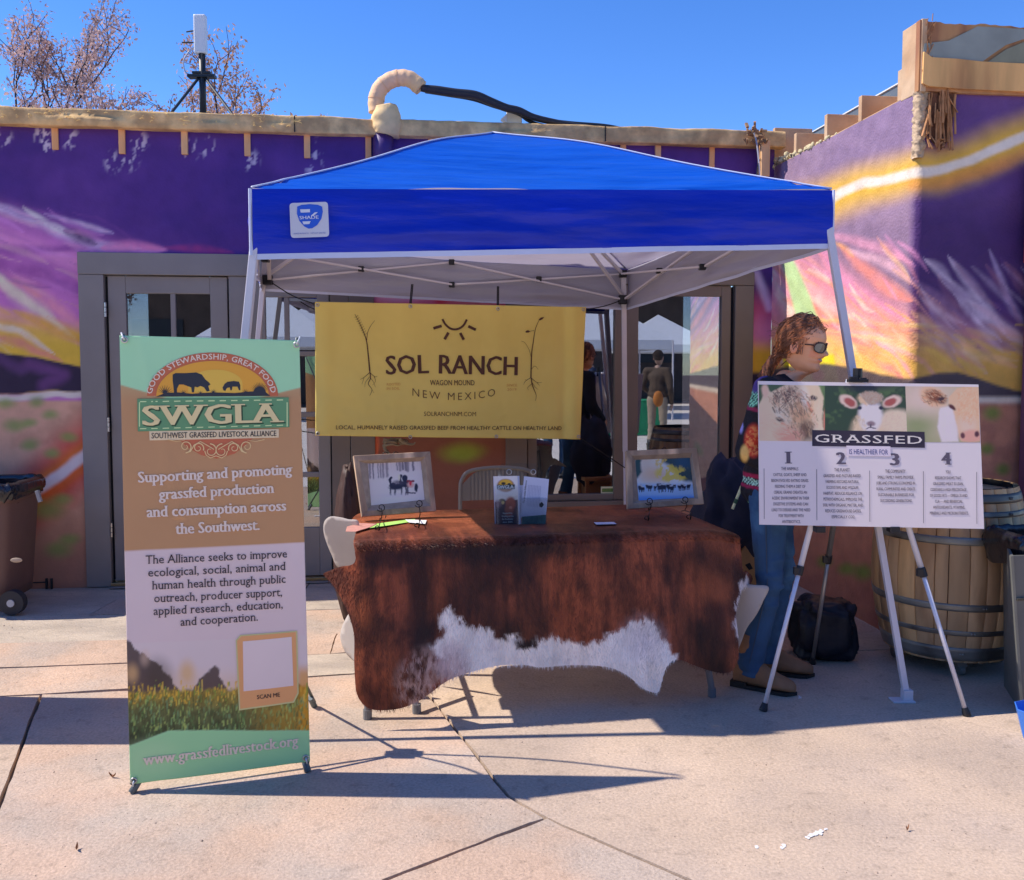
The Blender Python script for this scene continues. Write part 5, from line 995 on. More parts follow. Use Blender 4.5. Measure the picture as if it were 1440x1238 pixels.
jk = blob('navy_jacket', AY(1032, 722, 4.72) + (0, 0, .0), (.19, .15, .28), pm('navy jacket cloth', sh(22, 24, 44), rough=.85, var=.3, vscale=9, bump=.4), 'dark navy jacket heaped behind the right end of the table', 'jacket', 8, .12, freq=1.6)
ch3 = AY(1035, 760, 4.78); bx = thing('wooden_stool', 'plain stool under the navy jacket behind the table end', 'stool', (ch3[0], ch3[1], 0))
MB().box((ch3[0], ch3[1], .46), (.3, .26, .03)).build('seat', M_ply, bx, bevel=.004)
for a in (-1, 1):
    for b in (-1, 1): MB().beam((ch3[0] + a * .13, ch3[1] + b * .11, 0), (ch3[0] + a * .12, ch3[1] + b * .1, .445), .03, .03, up=(1, 0, 0)).build('leg', M_ply, bx)
pf = AY(1037, 700, 4.5); ps = thing('rolled_leaflet', 'small pale rolled leaflet sticking out of the navy jacket', 'leaflet', pf - (0, 0, .06))
MB().tube([AY(1030, 716, 4.5), AY(1043, 684, 4.5)], .016, 10, flat=.4).build('roll', pm('pale print', sh(150, 156, 140), rough=.5, var=.4, vscale=50), ps); MB().tube([AY(1033.5, 708, 4.498), AY(1036, 702, 4.498)], .018, 10, flat=.45).build('band', pm('dark band', sh(34, 60, 50)), ps)
cbx = thing('cardboard_box', 'tilted cardboard box with a dark hand hole between the table and the woman', 'box', (AY(1056, 800, 4.62)[0], 4.7, 0))
bp_ = [AY(x, y, 4.6) for x, y in ((1030, 806), (1049, 741), (1068, 778), (1064, 812))]; bp_[0][2] = bp_[0][2]
a0 = AY(1060, 940, 4.6); fbx = Frame((AY(1018, 940, 4.62)[0], 4.62, 0), (1, .25, 0)); c_ = math.radians(-22)
ux_ = np.array([math.cos(c_), .1, math.sin(c_)]); vx_ = np.array([-math.sin(c_), .0, math.cos(c_)]); cbf = Frame(AY(1042, 800, 4.6), (1, .1, 0))
MB().prism([cbf.P(-.12, -.30), cbf.P(.10, -.30), cbf.P(.17, -.02), cbf.P(.055, .19), cbf.P(-.05, -.02)], -cbf.n * .2).build('carton', pm('cardboard', sh(112, 84, 62), rough=.85, var=.12), cbx, bevel=.003)
MB().prism([cbf.P(.02, .02, .0006), cbf.P(.042, -.008, .0006), cbf.P(.062, .0, .0006), cbf.P(.045, .03, .0006)], -cbf.n * -.0004).build('hand_hole', M_dark, cbx)
# ================================================================ X-FRAME BANNER (left)
bL, bR = G(185, 1116), G(433, 1086)
XF = Frame(bL + (0, 0, .0), bR - bL, (0, .02, 1.))
xb = thing('x_frame_banner', 'tall teal and brown alliance banner on an x-frame stand in the left foreground', 'banner', (bL + bR) / 2)
QX = [(168, 472), (421, 479), (436, 1071), (183, 1103)]
CX_ = [np.array(XF.px(*p)) for p in QX]
def wxb(a, b):
    W = abs(CX_[1][0] - CX_[0][0]); H = CX_[0][1]; s = a / W; t = b / H
    w = .004 * math.sin(s * 3.1) + .0022 * math.sin(s * 26 + t * 3) * math.exp(-((s - .06) / .12) ** 2) + .0022 * math.sin(s * 20 - 2 * t) * math.exp(-((s - .95) / .1) ** 2) + .0018 * mnoise.noise(Vector((s * 3, t * 5, 2)))
    w += .003 * math.exp(-(((s - .1) - (1 - t) * .5) / .03) ** 2) * (1 if t > .6 else 0)
    return w
def px_hom(quad, cor):
    """photo pixel -> plane coordinates is exact through Frame.px; nothing needed here"""
M_vinyl = pm('matte banner vinyl', (1, 1, 1), rough=.45, var=.03, vscale=3, attr=True, spec=.4, transl=.12)
def cloth(name, fr, quad, step, K, painter, mat, parent, wf, th=.0012):
    C = [np.array(fr.px(*p)) for p in quad]; w = np.linalg.norm(C[1] - C[0]); h = np.linalg.norm(C[3] - C[0]); nu, nv = int(w / step) + 2, int(h / step) + 2
    u = np.linspace(0, 1, nu)[:, None, None]; v = np.linspace(0, 1, nv)[None, :, None]; A = ((C[3] * (1 - u) + C[2] * u) * (1 - v) + (C[0] * (1 - u) + C[1] * u) * v)
    flat_ = A.reshape(-1, 2); P0 = fr.o + flat_[:, :1] * fr.u + flat_[:, 1:] * fr.v; X = proj(P0); ww = np.array([wf(a, b) for a, b in flat_])[:, None]; P = P0 + fr.n * ww
    o = MB().grid(P.reshape(nu, nv, 3)).build(name, mat, parent, smooth=True, col=painter(X)); WL[o.name] = WL[parent.name]
    m = o.modifiers.new('solid', 'SOLIDIFY'); m.thickness = th; m.offset = -1; return o
def banner_paint(P):
    p = Paint(P, (134, 104, 84), sh); x, y = P[:, 0], P[:, 1]; K2 = np.array([1., 1., 1.])
    p.poly([(150, 460), (440, 460), (440, 543), (424, 545), (300, 575), (240, 562), (168, 541), (150, 541)], (140, 188, 172), 1.2)
    p.ell(300, 500, 200, 40, (152, 200, 182), .9, a=.4)
    # white block and field photograph
    wy = 775 - (x - 178) * .048; p.lay(ss(-1, 1, y - wy), (206, 194, 222))
    fy = 905 - (x - 181) * .045; sky = ss(-1, 1, y - fy); p.lay(sky * .85, (196, 188, 214)); p.lay(sky * ss(930, 975, y), (206, 186, 190))
    j = (vn(x * .05, y * .05, 4, 80) - .5)
    tl = 912 + 60 * np.abs(np.sin((x - 180) * .028)) ** 1.5 * .6 + j * 40 + (x - 181) * .06; tl = tl - 6 + 30 * ss(238, 256, x) + 26 * np.exp(-((x - 263) / 9) ** 2) + 16 * (vn(x * .09, y * 0, 3, 82) - .5)
    p.lay(ss(-2, 3, y - tl) * ss(990, 975, y) * .92, (50, 38, 44)); p.ell(263, 946, 10, 15, (196, 166, 130), .8, a=.8); p.ell(186, 947, 8, 12, (170, 140, 110), .8, a=.7); p.ell(204, 926, 6, 10, (160, 140, 140), .8, a=.5); p.ell(222, 950, 18, 22, (40, 34, 32), .7, a=.5)
    gy = 972 + j * 10 - (x - 180) * .03; n1 = vn(x * .5, y * .16, 3, 84); n2 = vn(x * .12, y * .09, 4, 86)
    gcol = np.stack([np.interp(y, [965, 980, 1000, 1030], c) for c in ((.44, .34, .16, .07), (.30, .25, .17, .10), (.06, .04, .05, .035))], 1) * (.45 + 1.1 * n1)[:, None] * (.6 + .8 * n2)[:, None]
    m = ss(-2, 4, y - gy)[:, None]; p.C = p.C * (1 - m) + gcol * m
    p.lay(ss(330, 400, x) * ss(985, 1000, y) * .5, (150, 118, 40)); p.lay(ss(416, 424, x) * ss(930, 950, y) * .7, (180, 130, 30))
    for k in range(260):
        X = random.uniform(182, 434); Y = random.uniform(968, 992); a = random.uniform(-2.5, 2.5); L = random.uniform(4, 13); c = random.choice([(206, 168, 66), (176, 150, 60), (226, 200, 110), (90, 110, 50)])
        k_ = (np.abs(x - X) < 8) & (np.abs(y - Y) < 18)
        if k_.any(): q = Paint(P[k_], (0, 0, 0), sh); q.C = p.C[k_]; q.stroke([(X, Y), (X + a, Y - L)], .5, c, .5, a=.85); p.C[k_] = q.C
    for k in range(500):
        X = random.uniform(182, 434); Y = random.uniform(985, 1040); L = random.uniform(4, 10); c = random.choice([(60, 92, 56), (100, 130, 84), (40, 62, 40), (130, 150, 90), (84, 116, 90)])
        k_ = (np.abs(x - X) < 8) & (np.abs(y - Y) < 14)
        if k_.any(): q = Paint(P[k_], (0, 0, 0), sh); q.C = p.C[k_]; q.stroke([(X, Y), (X + random.uniform(-2.5, 2.5), Y - L)], .7, c, .5, a=.6); p.C[k_] = q.C
    p.poly([(150, 1056), (184, 1048), (238, 1027), (300, 1026), (372, 1027), (450, 1027), (450, 1120), (150, 1120)], (112, 156, 132), 1)
    p.ell(215, 1066, 30, 20, (136, 170, 150), .9, a=.6); p.ell(360, 1060, 80, 10, (124, 170, 142), .9, a=.5)
    return p.C
bnr = cloth('banner_sheet', XF, QX, .0042, sh, banner_paint, M_vinyl, xb, wxb)
def dense(P, st=.012):
    o = []
    for i in range(len(P)):
        a, b = P[i], P[(i + 1) % len(P)]; m = max(1, int(np.linalg.norm(b - a) / st)); o += [a + (b - a) * k / m for k in range(m)]
    return np.array(o)
class WL2(Letters):
    def __init__(s, fr, off, wf): super().__init__(fr, off); s.wf = wf
    def put(s, V2, F):
        fr = s.fr; w = np.array([s.wf(a, b) for a, b in V2])[:, None]; s.mb.add(fr.o + V2[:, :1] * fr.u + V2[:, 1:2] * fr.v + fr.n * (s.off + w), F)
    def poly(s, pts, lift=0.):
        P = np.array([s.fr.px(*p) for p in pts]); big = np.ptp(P[:, 0]) > .06; V, F = (lambda d: (d[0], d[1]))(cdt_fill(dense(P), .012) if big else tri2(P)); o = s.off; s.off += lift; s.put(V, F); s.off = o; return s
def ink(name, *c): return pm(name, sh(*c), rough=.5, var=.03)
LX = lambda off=.0022: WL2(XF, off, wxb)
# logo: arch, sun, silhouettes, board, strip, scrolls
def arc_pts(cx, cy, rx, ry, a0, a1, n=40, sk=0.): return [(cx + rx * math.cos(math.radians(a)), cy - ry * math.sin(math.radians(a)) + sk * (cx + rx * math.cos(math.radians(a)) - 300)) for a in np.linspace(a0, a1, n)]
L = LX(.0018); L.poly(arc_pts(299, 557, 92, 61, 180, 0, 50, -.0)); L.poly([(240, 606), (366, 603), (352, 620), (330, 638), (305, 645), (283, 640), (262, 628)]); L.build('logo_arch', ink('arch brown', 132, 72, 56), bnr)
L = LX(.0026); L.poly(arc_pts(299, 557, 79, 49, 180, 0, 50)); L.build('logo_sun', ink('sun orange', 238, 176, 74), bnr)
L = LX(.0030); L.poly(arc_pts(303, 540, 38, 20, 180, 0, 30) + [(341, 552), (265, 552)]); L.build('logo_glow', ink('sun yellow', 250, 208, 100), bnr)
L = LX(.0034)
L.poly([(220, 558), (232, 553), (250, 552), (270, 554), (300, 552), (330, 553), (350, 551), (365, 550), (374, 552), (380, 557)])
cow = [(243, 527), (247, 525), (262, 525), (276, 524), (284, 527), (289, 534), (294, 538), (296, 541), (293, 543), (295, 550), (291, 551), (287, 545), (282, 543), (278, 545), (274, 544), (273, 552), (270, 552), (269, 545), (258, 541), (252, 541), (249, 547), (249, 553), (245, 553), (244, 543), (243, 535)]
L.poly(cow); L.poly([(314, 549), (313, 545), (316, 540), (320, 537), (329, 536), (336, 537), (338, 542), (338, 549), (336, 549), (334, 544), (327, 544), (326, 549), (324, 549), (323, 545), (319, 546), (317, 550)])
for X, Y, n_, r, w in ((232, 554, 9, 13, 1), (365, 552, 15, 15, 1.2), (258, 554, 6, 6, .8), (300, 553, 7, 6, .8), (345, 553, 6, 6, .8), (282, 554, 5, 5, .8)):
    for k in range(n_): a = math.radians(20 + 140 * k / (n_ - 1)); L.poly([(X - w, Y), (X + r * math.cos(a), Y - r * math.sin(a)), (X + w, Y + .3)])
L.poly(arc_pts(365, 553, 9, 9, 180, 0, 12)); L.build('logo_silhouette', ink('night blue', 28, 32, 46), bnr)
L = LX(.003)
V_, F_ = glyphs('GOOD STEWARDSHIP, GREAT FOOD', .012, 0, 1.05); x0, x1 = V_[:, 0].min(), V_[:, 0].max()
C0x = np.array(XF.px(299, 557)); rx = abs(XF.px(299 + 82, 557)[0] - C0x[0]); ryy = XF.px(299, 557 - 51.5)[1] - C0x[1]; hh = XF.px(299, 540)[1] - XF.px(299, 547.6)[1]
A0, A1 = math.radians(176), math.radians(4); out = []
ths = np.linspace(A0, A1, 400); arcp = np.stack([rx * np.cos(ths), ryy * np.sin(ths)], 1); cum = np.r_[0, np.cumsum(np.linalg.norm(np.diff(arcp, axis=0), axis=1))]
for X, Y in V_:
    t = (X - x0) / (x1 - x0) * cum[-1]; th = np.interp(t, cum, ths); nx, ny = math.cos(th) / rx, math.sin(th) / ryy; q = math.hypot(nx, ny); out.append((C0x[0] + rx * math.cos(th) + nx / q * Y / .682 * hh, C0x[1] + ryy * math.sin(th) + ny / q * Y / .682 * hh))
L.put(np.array(out), F_); L.build('arch_lettering', ink('arch white', 236, 226, 236), bnr)
L = LX(.0036); L.poly([(193, 561), (406, 559), (407, 601), (194, 607)]); L.build('logo_board', ink('board green', 66, 104, 84), bnr)
L = LX(.0041)
for k in range(13):
    x = 197 + k * 16; L.poly([(x, 564.3 - (x - 197) * .012), (x + 9, 564.1 - (x - 197) * .012), (x + 9, 565.6 - (x - 197) * .012), (x, 565.8 - (x - 197) * .012)]); L.poly([(x, 602.5 - (x - 197) * .025), (x + 9, 602.2 - (x - 197) * .025), (x + 9, 603.5 - (x - 197) * .025), (x, 603.8 - (x - 197) * .025)])
for x in (195.5, 403): L.poly([(x, 566), (x + 1.4, 566), (x + 1.4, 600), (x, 600)])
L.build('board_border', ink('border sage', 150, 170, 140), bnr)
L = LX(.0044); L.line('SWGLA', (203.5, 600.5), (399.5, 595.5), 27, bold=.055, serif=.075, space=1.02); L.build('logo_shadow', ink('letter shadow', 26, 50, 40), bnr)
L = LX(.0058); L.line('SWGLA', (202, 598.5), (397.5, 593.5), 27, bold=.045, serif=.075, space=1.02); L.build('logo_lettering', ink('cream letters', 240, 226, 190), bnr)
L = LX(.003); L.poly([(210, 606.5), (392, 603.5), (392, 615.5), (210.5, 619.5)]); L.build('name_strip', ink('strip cream', 232, 216, 200), bnr)
L = LX(.0042); L.line('SOUTHWEST GRASSFED LIVESTOCK ALLIANCE', (213.5, 616.6), (388.5, 613.2), 7.6, bold=.012); L.build('name_lettering', ink('black print', 36, 30, 36), bnr)
L = LX(.004)
def spiral(cx, cy, r, t0, t1, flip=1, n=26): return [(cx + flip * r * (1 - .8 * k / n) * math.cos(t0 + (t1 - t0) * k / n), cy - r * (1 - .8 * k / n) * math.sin(t0 + (t1 - t0) * k / n)) for k in range(n + 1)]
for f in (-1, 1):
    cx = 304 + f * 0
    L.ribbon(spiral(304 + f * 43, 628, 9, -1.5, 7.5, -f), .004, .002); L.ribbon(spiral(304 + f * 25, 630, 8, 3.6, -5, f), .004, .002); L.ribbon(spiral(304 + f * 8, 634, 10, 1.5, 8.2, f), .004, .002)
    L.ribbon([(304 + f * 43, 637), (304 + f * 36, 635), (304 + f * 31, 626), (304 + f * 22, 621), (304 + f * 13, 626), (304 + f * 3, 632)], .003); L.ribbon([(304 + f * 68, 618), (304 + f * 55, 621), (304 + f * 44, 619)], .003, .001)
    L.ribbon([(304, 641), (304 + f * 8, 644), (304 + f * 14, 640), (304 + f * 16, 634)], .003)
L.build('scrollwork', ink('scroll cream', 238, 214, 176), bnr)
L = LX(.003)
for s, a, b, cap in (('Supporting and promoting', (195, 679), (411, 667), 15), ('grassfed production', (224, 702.5), (385, 693), 15), ('and consumption across', (207, 727.5), (402, 718), 15), ('the Southwest.', (247.5, 751), (364.5, 745), 15)): L.line(s, a, b, cap, bold=.034, serif=.03)
L.build('headline_lettering', ink('headline white', 234, 222, 238), bnr)
L = LX(.003)
for s, a, b in (('The Alliance seeks to improve', (205, 793), (403.5, 784)), ('ecological, social, animal and', (208.5, 811), (401.5, 801.5)), ('human health through public', (214, 829), (401.5, 819.5)), ('outreach, producer support,', (217, 847), (396.5, 838)), ('applied research, education,', (216, 865), (397.5, 855)), ('and cooperation.', (254, 880), (362.5, 872.5))): L.line(s, a, b, 11.5, bold=.004, serif=.04)
L.build('body_lettering', ink('body black', 34, 28, 40), bnr)
L = LX(.0024); L.poly([(331.5, 900), (338, 892.5), (418, 887), (420, 975), (413.5, 988), (336, 998.5)]); L.build('plaque_edge', ink('plaque sage', 140, 140, 112), bnr)
L = LX(.0032); L.poly([(333.5, 901), (339, 894.5), (416, 889), (418, 974), (412, 986), (338, 996)]); L.build('plaque', ink('plaque brown', 160, 118, 88), bnr)
L = LX(.0040); L.poly([(341.5, 901.5), (410, 895.5), (412.5, 964), (342.5, 971.5)]); L.build('blank_square', ink('square lilac', 214, 202, 228), bnr)
L = LX(.0044); L.line('SCAN ME', (361.5, 982.5), (393.5, 979), 5.6, bold=.02); L.build('plaque_lettering', ink('plaque black', 40, 30, 34), bnr)
L = LX(.003); L.line('www.grassfedlivestock.org', (201.5, 1076), (420, 1048), 15, bold=.030, serif=.045, space=1.05); L.build('address_lettering', ink('address white', 214, 204, 214), bnr)
# stand: hub, crossing arms, feet and hooks
hub = (bL + bR) / 2 + np.array([.05, .27, .64]); M_grk = pm('grey stand tube', (.10, .12, .12), rough=.4)
MB().tube([hub - (0, .045, 0), hub + (0, .045, 0)], .035, 16).box(hub, (.11, .05, .045)).build('hub', M_grk, xb, bevel=.004)
def XP(x, y, c=0.): return XF.P(*XF.px(x, y, c), c)
for (px, py), (fx, fy) in (((170, 468), None), ((418, 473), None), ((186, 1112), 1), ((433, 1082), 1)) if False else []: pass
for tp in (XP(172, 470, -.02), XP(418, 475, -.02)):
    m = (hub + tp) / 2 - np.array([0, -.04, -.02]); MB().tube(catmull([hub, m, tp], 6), .006, 8).build('upper_arm', M_grk, xb, smooth=True)
for ft in (bL, bR):
    MB().tube([hub, ft + (0, 0, .03)], .007, 8).build('lower_arm', M_grk, xb, smooth=True); d = (hub - ft); d = d / np.linalg.norm(d); MB().tube([ft + (0, 0, .002), ft + d * .075], [.0125, .0115], 12).build('rubber_foot', pm('grey rubber foot', (.12, .15, .16), rough=.6), xb, smooth=True)
rf = hub + np.array([.12, .45, -.64]); MB().tube([hub, rf + (0, 0, .02)], .007, 8).build('rear_arm', M_grk, xb, smooth=True); MB().tube([rf, rf + (hub - rf) * .08], .0125, 12).build('rubber_foot', MATS['grey rubber foot'], xb)
for x, y in ((175, 478), (417, 485), (430, 1066), (188, 1098)):
    c = XP(x, y, .006); MB().tube([c + (XF.u * math.cos(a) + XF.v * math.sin(a)) * .0085 for a in np.linspace(0, 6.283, 20)], .0032, 6).build('grommet', M_steel, xb, smooth=True)
    ex = (-4, -8) if y < 600 and x < 300 else (4, -9) if y < 600 else (2, 8) if x > 300 else (-1, 8); MB().tube(catmull([c, XP(x + ex[0] * .5, y + ex[1] * .5, .014), XP(x + ex[0], y + ex[1], .002), XP(x + ex[0] * 1.1, y + ex[1] * 1.2, -.015)], 5), .003, 6).build('hook', pm('white hook', (.6, .62, .62), rough=.3), xb, smooth=True)
# ================================================================ GOLD HANGING BANNER
o1 = AY(444, 613, 5.58); o2 = AY(816, 618, 5.93); GF = Frame(o1, (o2 - o1) * (1, 1, 0))
gb = thing('hanging_banner', 'gold Sol Ranch banner hanging on black cords under the back of the canopy', 'banner', (o1 + o2) / 2)
QG = [(443, 424.5), (824, 432), (815.5, 618), (443.5, 613)]
GW = GF.px(820, 520)[0]; GH = GF.px(443, 425)[1]
def wgb(a, b):
    s, t = a / GW, b / GH
    return .006 * math.sin(s * 38 + 2 * t) * ss(.3, 1, t) * (.4 + .6 * abs(mnoise.noise(Vector((s * 5, 0, 0))))) + .014 * math.exp(-((s - .965) / .028) ** 2) - .010 * math.exp(-((s - .925) / .02) ** 2) + .006 * math.sin((s - .02) * 60) * math.exp(-(s / .07) ** 2) + .010 * mnoise.noise(Vector((s * 3, t * 2, 9))) + .004 * mnoise.noise(Vector((s * 11, t * 5, 4))) + .002 * mnoise.noise(Vector((s * 30, t * 16, 4)))
def gold(P):
    p = Paint(P, (236, 188, 98), sh); p.C[:] = (.90, .70, .17); return p.C
M_gold = pm('gold banner cloth', (1, 1, 1), rough=.42, var=.05, vscale=2.5, attr=True, spec=.45, transl=.12, bump=.12, bscale=25)
gs_ = cloth('banner_sheet', GF, QG, .009, sh, gold, M_gold, gb, wgb)
LGd = lambda off=.004: WL2(GF, off, wgb)
bk = ink('dark brown ink', 52, 30, 24)
def dens(pts, n=6): return catmull(np.array(pts, float), n)
L = LGd()
L.line('SOL', (543.5, 527), (602.5, 525), 26, bold=.022); L.line('RANCH', (617.5, 525.5), (727, 528), 26, bold=.022)
L.build('title_lettering', bk, gs_)
L = LGd()
arc = [(622, 449), (626, 456), (632, 461.5), (639, 463.5), (646, 462), (652, 457.5), (656.5, 449.5)]; L.ribbon(dens(arc), .013)
for q in (((609.5, 462), (621, 458.5)), ((658.5, 459), (669, 464)), ((625, 477.5), (630.5, 468)), ((647, 468.5), (652, 478))): L.ribbon([q[0], ((q[0][0] + q[1][0]) / 2, (q[0][1] + q[1][1]) / 2), q[1]], .017)
L.build('sun_emblem', bk, gs_)
L = LGd(); L.line('WAGON MOUND', (604.5, 542), (667, 542), 7.3, bold=.004); L.line('NEW MEXICO', (580, 556.5), (696, 556.8), 10.5, bold=-.012, space=1.35, arc=.028); L.line('SOLRANCHNM.COM', (596, 585), (669, 585.5), 6, bold=-.006)
L.line('Local, Humanely Raised Grassfed Beef from Healthy Cattle on Healthy Land'.upper(), (472.5, 604), (790, 605), 5.4, bold=.004); L.build('line_lettering', bk, gs_)
L = LGd(.0045)
tl = 'LOCAL, HUMANELY RAISED GRASSFED BEEF FROM HEALTHY CATTLE ON HEALTHY LAND'
L = LGd(); L.line('ROOTED', (544, 542.5), (563, 542), 3.4); L.line('IN SOIL', (544, 548.5), (562, 548), 3.4); L.line('SINCE', (712.5, 543.5), (727, 543.5), 3.4); L.line('2019', (713, 549.5), (726, 549.5), 3.4); L.build('faded_lettering', ink('faded brown ink', 136, 104, 60), gs_)
L = LGd()
for pts, w, w2 in (([(520, 522), (518, 500), (515, 478), (508, 460), (499, 442)], .009, .002), ([(515.5, 480), (517, 468), (521, 459), (527, 451)], .004, .0015), ([(520, 522), (521, 532), (518, 540), (523, 548), (520, 557)], .007, .0015), ([(520, 524), (512, 531), (506, 534)], .0045, .001), ([(512, 531), (509, 541)], .0025, .001), ([(520, 524), (527, 530), (531, 529)], .004, .001), ([(526, 529), (528, 536), (524, 542)], .003, .001), ([(520, 530), (514, 538), (513, 545)], .003, .001), ([(523, 548), (526, 553)], .0022, .001), ([(521, 532), (525, 537), (528, 545)], .003, .001),
                    ([(746.5, 532), (747.5, 500), (750, 480), (753, 462), (758, 450)], .008, .0022), ([(747.5, 505), (744, 492), (738, 482), (733, 480)], .0025, .0012), ([(751, 465), (745, 466), (740, 466)], .0025, .002), ([(747, 520), (752, 515), (757, 520)], .003, .001), ([(746.5, 530), (748, 540), (751, 548), (754, 556), (753, 564)], .007, .0015), ([(747, 531), (739, 536), (736, 541)], .0045, .001), ([(741, 535), (738, 534)], .0025, .001), ([(747, 532), (755, 538), (762, 538)], .004, .001), ([(755, 538), (759, 543)], .003, .001), ([(748, 540), (742, 545), (743, 549)], .003, .001), ([(748, 538), (753, 545), (757, 548)], .003, .001)):
    L.ribbon(dens(pts, 5), w, w2)
for k in range(9): x, y = 501 + k * 1.55, 445 + k * 3.1; L.ribbon([(x - 2.6, y + 1.5), (x, y + 1), (x + 2.6, y - 1.5)], .0018)
for pts in ([(757, 450), (760, 447), (765, 446), (763, 449), (759, 451)], [(739, 466), (742, 464.5), (746, 466), (743, 468), (739, 468)]): L.poly(pts)
L.build('root_drawing', bk, gs_)
def GP(x, y, c=.0): return GF.P(*GF.px(x, y, c), c)
for x, y in ((446.5, 429), (577, 431), (700, 434.5), (820, 435.5), (447, 610), (577, 615), (698, 614), (813, 614)):
    a, b = GF.px(x, y); c = GF.P(a, b, wgb(a, b) + .004); MB().tube([c + (GF.u * math.cos(t) + GF.v * math.sin(t)) * .009 for t in np.linspace(0, 6.283, 16)], .003, 5).build('grommet', M_steel, gb, smooth=True)
cordm = pm('black cord', (.012, .012, .012), rough=.8)
def cord(p, q, sag=0.): m = (p + q) / 2 - np.array([0, 0, sag]); MB().tube(catmull([p, m, q], 5), .0036, 6).build('cord', cordm, gb)
nBR, nBL = node('BR'), node('BL')
for x, y in ((577, 431), (700, 434.5)):
    for dx in (-.004, .004): q = GP(x, 398 if x < 600 else 401); q[1] += .11; cord(GP(x, y) + (dx, 0, 0), q + (dx, 0, 0))
cord(GP(446.5, 429), nBL[1], .02); cord(GP(820, 435.5), nBR[1], .012)
cord(GP(813, 614), feet['BR'] + (nBR[1] - feet['BR']) * .40, .0); cord(GP(447, 610), feet['BL'] + (nBL[1] - feet['BL']) * .55, .0)
# driftwood ornament low on the wall behind
dw = thing('driftwood', 'gnarled pale piece of driftwood just below the gold banner', 'driftwood', AY(556, 624, 5.9))
mb = MB()
for k in range(6):
    p0 = AY(536 + random.uniform(0, 6), 620 + random.uniform(-3, 8), 5.9); p3 = AY(570 + random.uniform(-6, 5), 616 + random.uniform(0, 10), 5.9); m1 = (p0 * .66 + p3 * .34) + rng.normal(0, .018, 3); m2 = (p0 * .34 + p3 * .66) + rng.normal(0, .018, 3); mb.tube(catmull([p0, m1, m2, p3], 6), np.linspace(.010, .004, 19), 6)
mb.tube(catmull([AY(562, 618, 5.88), AY(572, 624, 5.88), AY(581, 625, 5.88), AY(584, 622, 5.88)], 5), np.linspace(.014, .003, 16), 6); mb.tube(catmull([AY(544, 620, 5.9), AY(541, 630, 5.9), AY(548, 640, 5.9)], 5), .012, 6)
mb.build('branch', pm('grey driftwood', sh(92, 84, 80), rough=.85, var=.3, vscale=20, bump=.8), dw, smooth=True)
# ================================================================ POSTER ON AN EASEL
eL, eR, eB = G(1073, 1000), G(1360, 1007), G(1142, 934)
QP = [(1066, 536), (1376, 541), (1384, 744), (1068, 738)]
b0, b1 = AY(1068, 738, 3.84), AY(1384, 744, 3.80)
EF = Frame(b0, (b1 - b0) * (1, 1, 0), (0, .16, 1.))
po = thing('poster_board', 'white foam poster board with calf, sheep and cow photographs about grassfed meat', 'poster', (b0 + b1) / 2)
M_pb = pm('poster white', sh(196, 188, 214), rough=.5, var=.02)
MB().prism([EF.P(*EF.px(*q)) for q in QP], -EF.n * .006).build('board', M_pb, po)
def fur(p, n, el, ang, L, cols, w=.5, a=.6, sd=18):
    for k in range(n):
        r = math.sqrt(random.random()); t = random.uniform(0, 6.283); x, y = el[0] + el[2] * r * math.cos(t), el[1] + el[3] * r * math.sin(t); g = math.radians(random.gauss(ang, sd)); l = L * random.uniform(.5, 1)
        p.stroke([(x, y), (x + l * math.cos(g) * .5 + random.gauss(0, .4), y + l * math.sin(g) * .5), (x + l * math.cos(g), y + l * math.sin(g))], w, random.choice(cols), soft=.6, a=a)
def furn(P, s, seed): return vn(P[:, 0] * s, P[:, 1] * s * .6, 3, seed)
